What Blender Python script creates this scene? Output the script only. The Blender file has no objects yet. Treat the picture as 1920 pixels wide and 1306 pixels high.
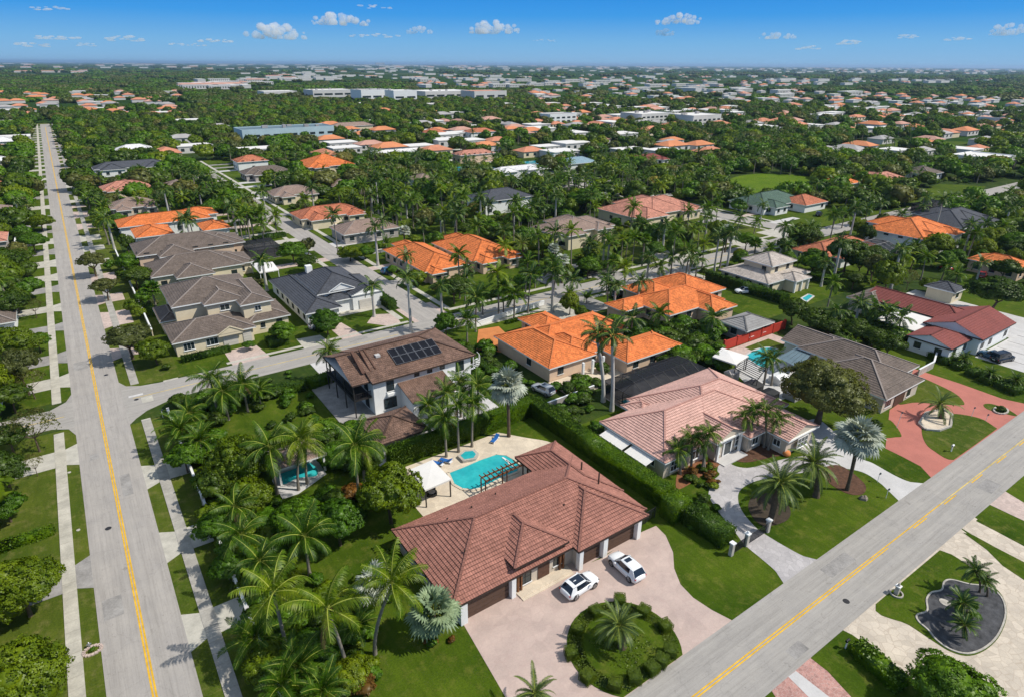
import bpy, math, random, sys
import numpy as np
from mathutils import Matrix, Vector
rng = random.Random(7)
S = bpy.context.scene
COL = S.collection
# ------------------------------------------------------------ camera
CAMH = 52.0
FPX, PITCH, ROLL, YAW = 1175.5, 0.42521, 0.00614, 0.610158
cp, sp, cy, sy = math.cos(PITCH), math.sin(PITCH), math.cos(YAW), math.sin(YAW)
FV = np.array([sy*cp, cy*cp, -sp]); RV = np.array([cy, -sy, 0.]); UV_ = np.cross(RV, FV)
c_, s_ = math.cos(ROLL), math.sin(ROLL)
RV, UV_ = c_*RV + s_*UV_, -s_*RV + c_*UV_
camd = bpy.data.cameras.new('camera'); cam = bpy.data.objects.new('camera', camd); COL.objects.link(cam)
camd.sensor_width = 36; camd.lens = FPX*36/1920; camd.clip_start = 0.5; camd.clip_end = 90000
cam.matrix_world = Matrix(((RV[0], UV_[0], -FV[0], 0), (RV[1], UV_[1], -FV[1], 0), (RV[2], UV_[2], -FV[2], CAMH), (0, 0, 0, 1)))
S.camera = cam
# ------------------------------------------------------------ world, sun, exposure
SUN_EL, SUN_AZ = math.radians(49), math.radians(131)     # azimuth clockwise from +Y
w = bpy.data.worlds.new('World'); S.world = w; w.use_nodes = True
nt = w.node_tree; nt.nodes.clear()
sky = nt.nodes.new('ShaderNodeTexSky'); sky.sky_type = 'NISHITA'; sky.sun_disc = False
sky.sun_elevation = SUN_EL; sky.sun_rotation = SUN_AZ; sky.altitude = 0; sky.air_density = 1.0; sky.dust_density = 0.35; sky.ozone_density = 3.0
hs = nt.nodes.new('ShaderNodeHueSaturation'); hs.inputs['Saturation'].default_value = 1.0
bg = nt.nodes.new('ShaderNodeBackground'); bg.inputs['Strength'].default_value = 0.080
wo = nt.nodes.new('ShaderNodeOutputWorld')
# the day's sky: physical sky toned by a clear-air blue that deepens with elevation in the low sky
geo_ = nt.nodes.new('ShaderNodeTexCoord'); sx_ = nt.nodes.new('ShaderNodeSeparateXYZ'); nt.links.new(geo_.outputs['Generated'], sx_.inputs[0])
rp_ = nt.nodes.new('ShaderNodeValToRGB'); nt.links.new(sx_.outputs[2], rp_.inputs[0]); el_ = rp_.color_ramp.elements
for i_, (p_, c_2) in enumerate(((0.0, (.25, .48, .74)), (.028, (.165, .44, .77)), (.062, (.035, .315, .79)), (.105, (.004, .235, .76)), (.30, (.22, .34, .56)), (1.0, (.36, .42, .50)))):  # upper stops, out of view, made paler to neutralise the ambient light
    if i_ > 1: el_.new(.5)
    el_[i_].position = p_; el_[i_].color = (*c_2, 1)
sc1 = nt.nodes.new('ShaderNodeMix'); sc1.data_type = 'RGBA'; sc1.blend_type = 'MULTIPLY'; sc1.inputs[0].default_value = 1; sc1.inputs[7].default_value = (12.4, 12.4, 12.4, 1); nt.links.new(rp_.outputs[0], sc1.inputs[6])
mx_ = nt.nodes.new('ShaderNodeMix'); mx_.data_type = 'RGBA'; mx_.inputs[0].default_value = .95; nt.links.new(hs.outputs[0], mx_.inputs[6]); nt.links.new(sc1.outputs[2], mx_.inputs[7])
nt.links.new(sky.outputs[0], hs.inputs['Color']); nt.links.new(mx_.outputs[2], bg.inputs[0]); nt.links.new(bg.outputs[0], wo.inputs[0])
sd = bpy.data.lights.new('sun', 'SUN'); sd.energy = 4.3; sd.angle = math.radians(0.6); sd.color = (1, .95, .865)
sun = bpy.data.objects.new('sun', sd); COL.objects.link(sun)
sv = Vector((math.sin(SUN_AZ)*math.cos(SUN_EL), math.cos(SUN_AZ)*math.cos(SUN_EL), math.sin(SUN_EL)))
sun.rotation_euler = sv.to_track_quat('Z', 'Y').to_euler()
sun.location = (0, 0, 120)
S.view_settings.view_transform = 'Standard'; S.view_settings.look = 'None'
S.view_settings.exposure = 0.06; S.view_settings.gamma = 1
S.cycles.use_denoising = True
S.cycles.max_bounces = 5; S.cycles.diffuse_bounces = 3; S.cycles.glossy_bounces = 2; S.cycles.transmission_bounces = 3
S.cycles.transparent_max_bounces = 12; S.cycles.volume_bounces = 3
S.cycles.caustics_reflective = False; S.cycles.caustics_refractive = False

def W(px, py, z=0.0):
    """ground plan of a surveyed point: where the sight line meets the height z"""
    d = FV + RV*(px-960)/FPX + UV_*(653-py)/FPX
    t = (z-CAMH)/d[2]
    return float(d[0]*t), float(d[1]*t)
def PX(x, y, z=0.0):
    v = np.array([x, y, z-CAMH]); k = v @ FV
    if k < 1: return -9999., -9999.
    return 960+FPX*(v @ RV)/k, 653-FPX*(v @ UV_)/k
def HT(bx, by, ty):
    x, y = W(bx, by); lo, hi = 0., 45.
    for _ in range(40):
        m = (lo+hi)/2
        if PX(x, y, m)[1] > ty: lo = m
        else: hi = m
    return x, y, lo

# ------------------------------------------------------------ materials
def _nt(name):
    m = bpy.data.materials.new(name); m.use_nodes = True
    n = m.node_tree; n.nodes.clear(); return m, n
def _noise(n, vec, scale, detail=3, rough=.6):
    t = n.nodes.new('ShaderNodeTexNoise'); t.inputs['Scale'].default_value = scale
    t.inputs['Detail'].default_value = detail; t.inputs['Roughness'].default_value = rough
    if vec: n.links.new(vec, t.inputs['Vector'])
    return t.outputs['Fac']
def _ramp(n, fac, stops):
    r = n.nodes.new('ShaderNodeValToRGB'); n.links.new(fac, r.inputs[0])
    e = r.color_ramp.elements
    while len(e) < len(stops): e.new(.5)
    for k, (p, c) in enumerate(stops):
        e[k].position = p; e[k].color = (c[0], c[1], c[2], 1)
    return r.outputs[0]
def _map(n, vec, sc):
    m = n.nodes.new('ShaderNodeMapping'); m.inputs['Scale'].default_value = sc; n.links.new(vec, m.inputs['Vector']); return m.outputs[0]
def _mix(n, mode, fac, a, b):
    m = n.nodes.new('ShaderNodeMix'); m.data_type = 'RGBA'; m.blend_type = mode
    if isinstance(fac, float): m.inputs[0].default_value = fac
    else: n.links.new(fac, m.inputs[0])
    for sock, v in ((m.inputs[6], a), (m.inputs[7], b)):
        if isinstance(v, tuple): sock.default_value = (v[0], v[1], v[2], 1)
        else: n.links.new(v, sock)
    return m.outputs[2]
def _out(n, sh, vol=None):
    o = n.nodes.new('ShaderNodeOutputMaterial'); n.links.new(sh, o.inputs[0])
def dim(c, k): return tuple(min(1, x*k) for x in c)

def M_plain(name, col, rough=.7, var=.12, scale=.8, metal=0, space='world', spec=.3, bump=0.0, bscale=8, fine=None):
    m, n = _nt(name)
    if space == 'world': v = n.nodes.new('ShaderNodeNewGeometry').outputs['Position']
    else: v = n.nodes.new('ShaderNodeTexCoord').outputs['Object']
    f = _noise(n, v, scale, 5, .65)
    c = _ramp(n, f, [(.3, dim(col, 1-var)), (.7, dim(col, 1+var))])
    f2 = _noise(n, v, fine or scale*13, 2)
    c = _mix(n, 'MULTIPLY', .55, c, _ramp(n, f2, [(.3, (1-var*1.3,)*3), (.7, (1,)*3)]))
    b = n.nodes.new('ShaderNodeBsdfPrincipled'); n.links.new(c, b.inputs['Base Color'])
    b.inputs['Roughness'].default_value = rough; b.inputs['Metallic'].default_value = metal
    b.inputs['Specular IOR Level'].default_value = spec
    if bump:
        bp = n.nodes.new('ShaderNodeBump'); bp.inputs['Strength'].default_value = bump; bp.inputs['Distance'].default_value = .05
        n.links.new(_noise(n, v, bscale, 4), bp.inputs['Height']); n.links.new(bp.outputs[0], b.inputs['Normal'])
    _out(n, b.outputs[0]); return m

def M_lawn(name, c1, c2, c3, s=1.0):  # patches, worn spots, mowing streaks
    m, n = _nt(name)
    v = n.nodes.new('ShaderNodeNewGeometry').outputs['Position']
    a = _noise(n, v, .09*s, 4, .6); b_ = _noise(n, v, .6*s, 5, .7); d = _noise(n, v, 5.5, 3, .7); e = _noise(n, v, 24, 2, .7)
    c = _ramp(n, a, [(.32, c1), (.66, c2)])
    c = _mix(n, 'MIX', _ramp(n, b_, [(.5, (0, 0, 0)), (.72, (.75,)*3)]), c, c3)
    c = _mix(n, 'MULTIPLY', .8, c, _ramp(n, d, [(.3, (.62, .66, .6)), (.68, (1.12, 1.1, 1.05))]))
    c = _mix(n, 'MULTIPLY', .55, c, _ramp(n, _noise(n, _map(n, v, (1.6, .22, 1)), 1.1, 3, .6), [(.35, (.72, .76, .7)), (.62, (1.1, 1.08, 1.0))]))
    c = _mix(n, 'MIX', _ramp(n, _noise(n, v, 1.7, 4, .75), [(.60, (0,)*3), (.74, (.55,)*3)]), c, (.16, .15, .06))
    c = _mix(n, 'MULTIPLY', .7, c, _ramp(n, e, [(.3, (.55,)*3), (.7, (1.15,)*3)]))
    bs = n.nodes.new('ShaderNodeBsdfPrincipled'); n.links.new(c, bs.inputs['Base Color'])
    bs.inputs['Roughness'].default_value = .95; bs.inputs['Specular IOR Level'].default_value = .08
    bp = n.nodes.new('ShaderNodeBump'); bp.inputs['Strength'].default_value = .5; bp.inputs['Distance'].default_value = .06
    n.links.new(d, bp.inputs['Height']); n.links.new(bp.outputs[0], bs.inputs['Normal'])
    _out(n, bs.outputs[0]); return m

def M_road(name, col, along='y'):
    m, n = _nt(name)
    v = n.nodes.new('ShaderNodeNewGeometry').outputs['Position']
    sc = (1.3, .03, 1) if along == 'y' else (.03, 1.3, 1)
    sc2 = (3.5, .12, 1) if along == 'y' else (.12, 3.5, 1)
    a = _noise(n, _map(n, v, sc), 1, 3); b_ = _noise(n, v, .35, 6, .7); d = _noise(n, _map(n, v, sc2), 1.3, 4, .75); e = _noise(n, v, 9, 3, .8)
    c = _ramp(n, a, [(.3, dim(col, .9)), (.7, dim(col, 1.07))])
    c = _mix(n, 'MULTIPLY', .55, c, _ramp(n, b_, [(.34, (.84, .84, .85)), (.62, (1.05, 1.04, 1.02))]))
    c = _mix(n, 'MULTIPLY', .75, c, _ramp(n, d, [(.3, (.78,)*3), (.55, (1.02,)*3)]))
    c = _mix(n, 'MULTIPLY', .8, c, _ramp(n, _noise(n, v, .8, 5, .8), [(.30, (.66, .65, .64)), (.40, (1,)*3)]))
    c = _mix(n, 'MULTIPLY', .6, c, _ramp(n, _noise(n, v, 3.1, 2, .5), [(.24, (.5,)*3), (.29, (1,)*3)]))
    c = _mix(n, 'MULTIPLY', .6, c, _ramp(n, e, [(.25, (.75,)*3), (.5, (1.03,)*3)]))
    # hairline cracks
    vo = n.nodes.new('ShaderNodeTexVoronoi'); vo.feature = 'DISTANCE_TO_EDGE'; vo.inputs['Scale'].default_value = .16
    wv = n.nodes.new('ShaderNodeMix'); wv.data_type = 'VECTOR'; wv.inputs[0].default_value = .5
    nz = n.nodes.new('ShaderNodeTexNoise'); nz.inputs['Scale'].default_value = 1.2; n.links.new(v, nz.inputs['Vector'])
    ad = n.nodes.new('ShaderNodeVectorMath'); ad.operation = 'ADD'; n.links.new(v, ad.inputs[0]); n.links.new(nz.outputs['Color'], ad.inputs[1])
    n.links.new(ad.outputs[0], vo.inputs['Vector'])
    c = _mix(n, 'MULTIPLY', .22, c, _ramp(n, vo.outputs['Distance'], [(.0, (.55,)*3), (.012, (1,)*3)]))
    bs = n.nodes.new('ShaderNodeBsdfPrincipled'); n.links.new(c, bs.inputs['Base Color'])
    bs.inputs['Roughness'].default_value = .85; bs.inputs['Specular IOR Level'].default_value = .2
    _out(n, bs.outputs[0]); return m

def M_stamp(name, col, joint, scale=1.1, contrast=.8, var=.1):
    """stamped concrete: irregular stones"""
    m, n = _nt(name)
    v = n.nodes.new('ShaderNodeNewGeometry').outputs['Position']
    vo = n.nodes.new('ShaderNodeTexVoronoi'); vo.inputs['Scale'].default_value = scale; n.links.new(v, vo.inputs['Vector'])
    ve = n.nodes.new('ShaderNodeTexVoronoi'); ve.feature = 'DISTANCE_TO_EDGE'; ve.inputs['Scale'].default_value = scale; n.links.new(v, ve.inputs['Vector'])
    sep = n.nodes.new('ShaderNodeSeparateColor'); n.links.new(vo.outputs['Color'], sep.inputs[0])
    c = _ramp(n, sep.outputs[0], [(0, dim(col, 1-var)), (1, dim(col, 1+var))])
    c = _mix(n, 'MULTIPLY', .8, c, _ramp(n, _noise(n, v, .3, 5, .7), [(.35, (.84, .84, .86)), (.62, (1.06,)*3)]))
    c = _mix(n, 'MULTIPLY', .5, c, _ramp(n, _noise(n, v, 7, 3, .7), [(.3, (.82,)*3), (.6, (1.04,)*3)]))
    c = _mix(n, 'MIX', _ramp(n, ve.outputs['Distance'], [(.0, (contrast,)*3), (.05, (0, 0, 0))]), c, joint)
    bs = n.nodes.new('ShaderNodeBsdfPrincipled'); n.links.new(c, bs.inputs['Base Color']); bs.inputs['Roughness'].default_value = .8
    bs.inputs['Specular IOR Level'].default_value = .25
    _out(n, bs.outputs[0]); return m

def M_roof(name, col, tile=.34, course=.40, var=.22, dirt=.35):
    """clay or shingle roof on UV in metres: per-tile tint, barrels up the slope, weathering"""
    m, n = _nt(name)
    uv = n.nodes.new('ShaderNodeUVMap').outputs[0]
    geo = n.nodes.new('ShaderNodeNewGeometry').outputs['Position']
    br = n.nodes.new('ShaderNodeTexBrick'); n.links.new(uv, br.inputs['Vector'])
    br.inputs['Scale'].default_value = 1; br.inputs['Brick Width'].default_value = tile; br.inputs['Row Height'].default_value = course
    br.inputs['Mortar Size'].default_value = .018; br.inputs['Bias'].default_value = 0
    br.inputs['Color1'].default_value = (*dim(col, 1-var), 1); br.inputs['Color2'].default_value = (*dim(col, 1+var), 1); br.inputs['Mortar'].default_value = (*dim(col, .5), 1)
    c = br.outputs['Color']
    c = _mix(n, 'MULTIPLY', 1.0, c, _ramp(n, _noise(n, geo, .5, 6, .7), [(.3, (1-dirt,)*3), (.62, (1.06,)*3)]))
    c = _mix(n, 'MULTIPLY', .8, c, _ramp(n, _noise(n, geo, 3.5, 4, .7), [(.3, (1-dirt*.7,)*3), (.6, (1.08,)*3)]))
    bs = n.nodes.new('ShaderNodeBsdfPrincipled'); n.links.new(c, bs.inputs['Base Color']); bs.inputs['Roughness'].default_value = .8
    bs.inputs['Specular IOR Level'].default_value = .25
    wv = n.nodes.new('ShaderNodeTexWave'); wv.bands_direction = 'X'; wv.inputs['Scale'].default_value = 2*math.pi/(tile*20) ; n.links.new(uv, wv.inputs['Vector'])
    bp = n.nodes.new('ShaderNodeBump'); bp.inputs['Strength'].default_value = .5; bp.inputs['Distance'].default_value = .05
    n.links.new(wv.outputs['Fac'], bp.inputs['Height']); n.links.new(bp.outputs[0], bs.inputs['Normal'])
    _out(n, bs.outputs[0]); return m

def M_leaf(name, c1, c2, trans=.35, rnd=.5, gloss=.025, nscale=.9):
    m, n = _nt(name)
    tc = n.nodes.new('ShaderNodeTexCoord').outputs['Object']
    oi = n.nodes.new('ShaderNodeObjectInfo').outputs['Random']
    c = _ramp(n, _noise(n, tc, nscale, 3, .6), [(.35, c1), (.66, c2)])
    c = _mix(n, 'MULTIPLY', .8, c, _ramp(n, _noise(n, tc, 6, 2, .6), [(.3, (.6, .62, .6)), (.7, (1.25, 1.2, 1.1))]))
    r = _ramp(n, oi, [(0, (1-rnd*.55, 1-rnd*.4, 1-rnd*.3)), (.5, (1, 1, 1)), (1, (1+rnd*.6, 1+rnd*.35, 1.0))])
    c = _mix(n, 'MULTIPLY', 1.0, c, r)
    d = n.nodes.new('ShaderNodeBsdfDiffuse'); n.links.new(c, d.inputs[0])
    t = n.nodes.new('ShaderNodeBsdfTranslucent'); n.links.new(_mix(n, 'MULTIPLY', 1.0, c, (1.25, 1.2, .6)), t.inputs[0])
    x = n.nodes.new('ShaderNodeMixShader'); x.inputs[0].default_value = trans; n.links.new(d.outputs[0], x.inputs[1]); n.links.new(t.outputs[0], x.inputs[2])
    g = n.nodes.new('ShaderNodeBsdfGlossy'); g.inputs['Roughness'].default_value = .45; g.inputs['Color'].default_value = (.9, .95, .8, 1)
    y = n.nodes.new('ShaderNodeMixShader'); y.inputs[0].default_value = gloss; n.links.new(x.outputs[0], y.inputs[1]); n.links.new(g.outputs[0], y.inputs[2])
    _out(n, y.outputs[0]); return m

def M_water(name, col, deep):
    m, n = _nt(name)
    v = n.nodes.new('ShaderNodeNewGeometry').outputs['Position']
    c = _ramp(n, _noise(n, v, .35, 3), [(.35, deep), (.65, col)])
    vo = n.nodes.new('ShaderNodeTexVoronoi'); vo.feature = 'SMOOTH_F1'; vo.inputs['Scale'].default_value = 2.2; n.links.new(v, vo.inputs['Vector'])
    c = _mix(n, 'MULTIPLY', .35, c, _ramp(n, vo.outputs['Distance'], [(.1, (.85,)*3), (.7, (1.25,)*3)]))
    bs = n.nodes.new('ShaderNodeBsdfPrincipled'); n.links.new(c, bs.inputs['Base Color']); bs.inputs['Roughness'].default_value = .06
    bs.inputs['IOR'].default_value = 1.33
    bp = n.nodes.new('ShaderNodeBump'); bp.inputs['Strength'].default_value = .25; bp.inputs['Distance'].default_value = .03
    n.links.new(_noise(n, v, 4, 2), bp.inputs['Height']); n.links.new(bp.outputs[0], bs.inputs['Normal'])
    _out(n, bs.outputs[0]); return m

def M_screen(name, col, alpha):
    m, n = _nt(name)
    d = n.nodes.new('ShaderNodeBsdfDiffuse'); d.inputs[0].default_value = (*col, 1)
    t = n.nodes.new('ShaderNodeBsdfTransparent'); x = n.nodes.new('ShaderNodeMixShader'); x.inputs[0].default_value = alpha
    n.links.new(t.outputs[0], x.inputs[1]); n.links.new(d.outputs[0], x.inputs[2]); _out(n, x.outputs[0]); return m

MAT = dict(
 lawn=M_lawn('lawn', (.038, .080, .004), (.095, .145, .010), (.17, .175, .035)),
 lawn_dry=M_lawn('verge grass', (.060, .10, .010), (.115, .145, .018), (.22, .20, .07)),
 ground=M_lawn('rough ground cover', (.022, .05, .010), (.055, .09, .016), (.10, .12, .03)),
 road_y=M_road('worn road surface', (.385, .355, .325), 'y'), road_x=M_road('worn street surface', (.375, .35, .32), 'x'),
 yellow=M_plain('yellow road paint', (.74, .43, .03), .7, .25, 1.2), yellow_old=M_plain('faded yellow paint', (.66, .48, .14), .8, .3, .7),
 park=M_lawn('park grass', (.085, .165, .006), (.14, .22, .012), (.20, .22, .05)), concrete=M_plain('pale concrete', (.50, .47, .40), .85, .18, .7), concrete_grey=M_plain('grey concrete drive', (.33, .31, .29), .85, .3, .5),
 concrete_white=M_plain('white concrete', (.56, .54, .52), .8, .12, .4),
 pink_stamp=M_stamp('pink stamped concrete', (.52, .40, .345), (.46, .32, .285), .8, .3, .05),
 grey_stamp=M_stamp('grey stamped concrete', (.46, .43, .42), (.3, .28, .28), 1.3, .6, .1),
 tan_stamp=M_stamp('tan flagstone', (.58, .50, .40), (.42, .34, .26), 1.25, .75, .12),
 red_drive=M_plain('red painted drive', (.47, .165, .125), .8, .12, .3), red_paver=M_stamp('red brick pavers', (.45, .24, .2), (.6, .5, .45), 3.2, .6, .2),
 pink_paver=M_stamp('rose pavers', (.55, .43, .37), (.42, .33, .29), 2.4, .6, .12),
 orange_mulch=M_plain('rust mulch', (.26, .11, .05), .95, .3, 2), orange_floor=M_plain('terracotta paving', (.60, .22, .07), .8, .12, .6), deck=M_stamp('cream travertine', (.66, .56, .43), (.5, .41, .31), 1.1, .5, .07),
 gravel=M_plain('black gravel', (.085, .085, .09), .9, .5, 1.2, fine=18), mulch=M_plain('brown mulch', (.12, .06, .035), .95, .4, 2),
 soil=M_plain('dark bed soil', (.06, .045, .03), .95, .4, 1.5),
 r_red=M_roof('red brown clay tiles', (.385, .172, .128), tile=.30, course=.42, var=.13, dirt=.26), r_joint=M_plain('tile risers with painted shade', (.10, .045, .035), .9, .2, 2), r_shadep=M_plain('pink tile risers with painted shade', (.40, .20, .16), .9, .2, 2), r_pink=M_roof('pale pink clay tiles', (.68, .41, .34), tile=.30, course=.42, var=.10, dirt=.2),
 r_flat=M_roof('pale grey felt roof', (.30, .29, .28), 3, 3, .05, .25), r_orange=M_roof('orange clay tiles', (.78, .225, .065), var=.2, dirt=.34), r_terra=M_roof('terracotta tiles', (.55, .19, .10)),
 r_salmon=M_roof('salmon tiles', (.60, .27, .19)), r_brown=M_roof('brown flat tiles', (.215, .13, .095), dirt=.5),
 r_grey=M_roof('grey brown shingles', (.185, .145, .12), .3, .3, .16, .3), r_dark=M_roof('charcoal shingles', (.085, .09, .105), .3, .3, .14, .2),
 r_taupe=M_roof('taupe shingles', (.33, .235, .19), .3, .3, .14, .25), r_white=M_roof('white flat tiles', (.74, .73, .72), .4, .4, .05, .12),
 r_cream=M_roof('cream tiles', (.55, .48, .42), var=.1), r_green=M_roof('green shingles', (.10, .16, .12), .3, .3, .12, .25),
 r_maroon=M_roof('maroon shingles', (.26, .075, .062), .3, .3, .08, .15), r_teal=M_roof('blue grey metal roof', (.25, .36, .42), .5, 4, .06, .15),
 ridge_red=M_plain('ridge tiles', (.27, .12, .09), .8, .3, 4), ridge_pink=M_plain('pink ridge tiles', (.5, .27, .22), .8, .2, 4),
 ridge_grey=M_plain('pale ridge caps', (.30, .25, .22), .8, .2, 4), ridge_orange=M_plain('orange ridge tiles', (.72, .22, .07), .8, .2, 4),
 white=M_plain('white stucco', (.80, .80, .78), .8, .05, .5), cream=M_plain('cream stucco', (.72, .62, .44), .85, .08, .5),
 beige=M_plain('beige stucco', (.60, .52, .42), .85, .1, .5), peach=M_plain('peach stucco', (.68, .5, .36), .85, .08, .5), greywall=M_plain('grey stucco', (.42, .38, .35), .85, .1, .5),
 trim=M_plain('white trim', (.82, .82, .80), .6, .04, 1), fascia=M_plain('dark fascia', (.05, .035, .028), .7, .2, 1),
 glass=M_plain('window glass', (.03, .045, .05), .05, .3, .7, spec=.6), frame_dark=M_plain('dark bronze metal', (.03, .028, .028), .5, .2, 1, spec=.4),
 garage=M_plain('brown garage door', (.10, .058, .04), .6, .15, 1.5), garage_white=M_plain('white garage door', (.62, .58, .52), .6, .08, 1),
 wood=M_plain('stained timber', (.20, .085, .035), .6, .3, 3), wood_dark=M_plain('weathered brown timber', (.12, .06, .04), .7, .3, 3),
 canvas=M_plain('white canvas', (.74, .71, .67), .8, .05, .6), black=M_plain('black rubber', (.02, .02, .02), .6, .2, 3), metal=M_plain('brushed metal', (.55, .55, .56), .35, .1, 5, metal=.8),
 carwhite=M_plain('white car paint', (.82, .83, .84), .18, .02, .3, space='obj', spec=.6), carblack=M_plain('black car paint', (.015, .018, .025), .15, .1, .3, space='obj', spec=.6), carblue=M_plain('blue car paint', (.03, .10, .18), .18, .1, .3, space='obj', spec=.6),
 carred=M_plain('red car paint', (.4, .03, .02), .2, .1, .3, space='obj', spec=.6), carsilver=M_plain('silver car paint', (.5, .51, .52), .25, .05, .3, space='obj', spec=.6, metal=.3),
 carglass=M_plain('car glass', (.012, .022, .04), .04, .2, .5, space='obj', spec=.8), lamp_red=M_plain('tail lamp', (.5, .02, .02), .2, .1, 1, space='obj'),
 solar=M_plain('solar cells', (.010, .011, .016), .45, .3, .6, spec=.15), blue=M_plain('blue cushion', (.02, .13, .42), .7, .1, 2), redwall=M_plain('red wall paint', (.48, .05, .03), .7, .12, .5),
 trunk=M_plain('grey palm bark', (.25, .22, .18), .9, .25, 2.5, space='obj', fine=9), trunk_dark=M_plain('brown bark', (.13, .095, .065), .95, .35, 2, space='obj', fine=12), royal=M_plain('pale royal palm bark', (.48, .46, .42), .85, .15, 1, space='obj'),
 shaft=M_plain('green crownshaft', (.12, .22, .05), .6, .15, 2, space='obj'),
 water=M_water('pool water', (.04, .45, .46), (.018, .34, .38)), water_dark=M_water('shade toned water', (.02, .36, .42), (.01, .25, .34)),  # the dark copy has shade put into its colour; the canal shares it
 screen=M_screen('insect screen', (.03, .032, .038), .72), screen_light=M_screen('thin screen', (.05, .055, .06), .45), netglass=M_screen('railing mesh', (.02, .02, .025), .6),
 leaf_b=M_leaf('bright leaves', (.055, .14, .004), (.125, .26, .006)), leaf_y=M_leaf('yellow green leaves', (.095, .16, .003), (.20, .28, .006)),
 leaf_d=M_leaf('deep green leaves', (.034, .076, .004), (.092, .160, .008)), leaf_o=M_leaf('olive leaves', (.075, .095, .022), (.15, .175, .045), rnd=.3),
 leaf_brown=M_leaf('thin brownish leaves', (.12, .125, .03), (.19, .20, .045)), leaf_gold=M_leaf('pale yellow blossom', (.35, .30, .06), (.55, .47, .12)),
 leaf_red=M_leaf('red orange leaves', (.13, .07, .012), (.27, .12, .02)), hedge=M_leaf('hedge leaves', (.06, .14, .004), (.135, .24, .006), rnd=.2),
 hedge_d=M_leaf('dark hedge leaves', (.035, .085, .008), (.075, .15, .012), rnd=.2), topiary=M_leaf('clipped shrub leaves', (.07, .12, .008), (.14, .20, .016), rnd=.2),
 palm=M_leaf('palm leaves', (.038, .10, .004), (.085, .175, .006), gloss=.02), palm_y=M_leaf('yellowing palm leaves', (.085, .17, .004), (.21, .28, .008), gloss=.02),
 palm_d=M_leaf('dark palm leaves', (.022, .068, .010), (.05, .12, .014), gloss=.03), dead=M_leaf('dry brown fronds', (.16, .10, .04), (.28, .19, .08), rnd=.2), silver=M_leaf('silver fan leaves', (.30, .345, .30), (.47, .515, .46), trans=.15, rnd=.15),
 silver_g=M_leaf('grey green fan leaves', (.15, .22, .12), (.27, .36, .22), trans=.15, rnd=.15), date=M_leaf('date palm leaves', (.07, .12, .03), (.13, .20, .05), gloss=.03),
 rachis=M_plain('frond stalk', (.30, .34, .05), .7, .2, 3, space='obj'), stone=M_plain('pale stone', (.5, .46, .4), .9, .3, 2), rock=M_plain('coral rock', (.3, .25, .2), .9, .35, 3),
 far_white=M_plain('far white walls', (.62, .60, .57), .9, .08, .1), far_tile=M_plain('far terracotta', (.58, .24, .14), .9, .2, .15), far_grey=M_plain('far grey roofs', (.38, .36, .35), .9, .2, .1),
 cloud=None, plaster_blue=M_plain('pale blue walls', (.45, .58, .62), .8, .08, .2),
)

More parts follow.
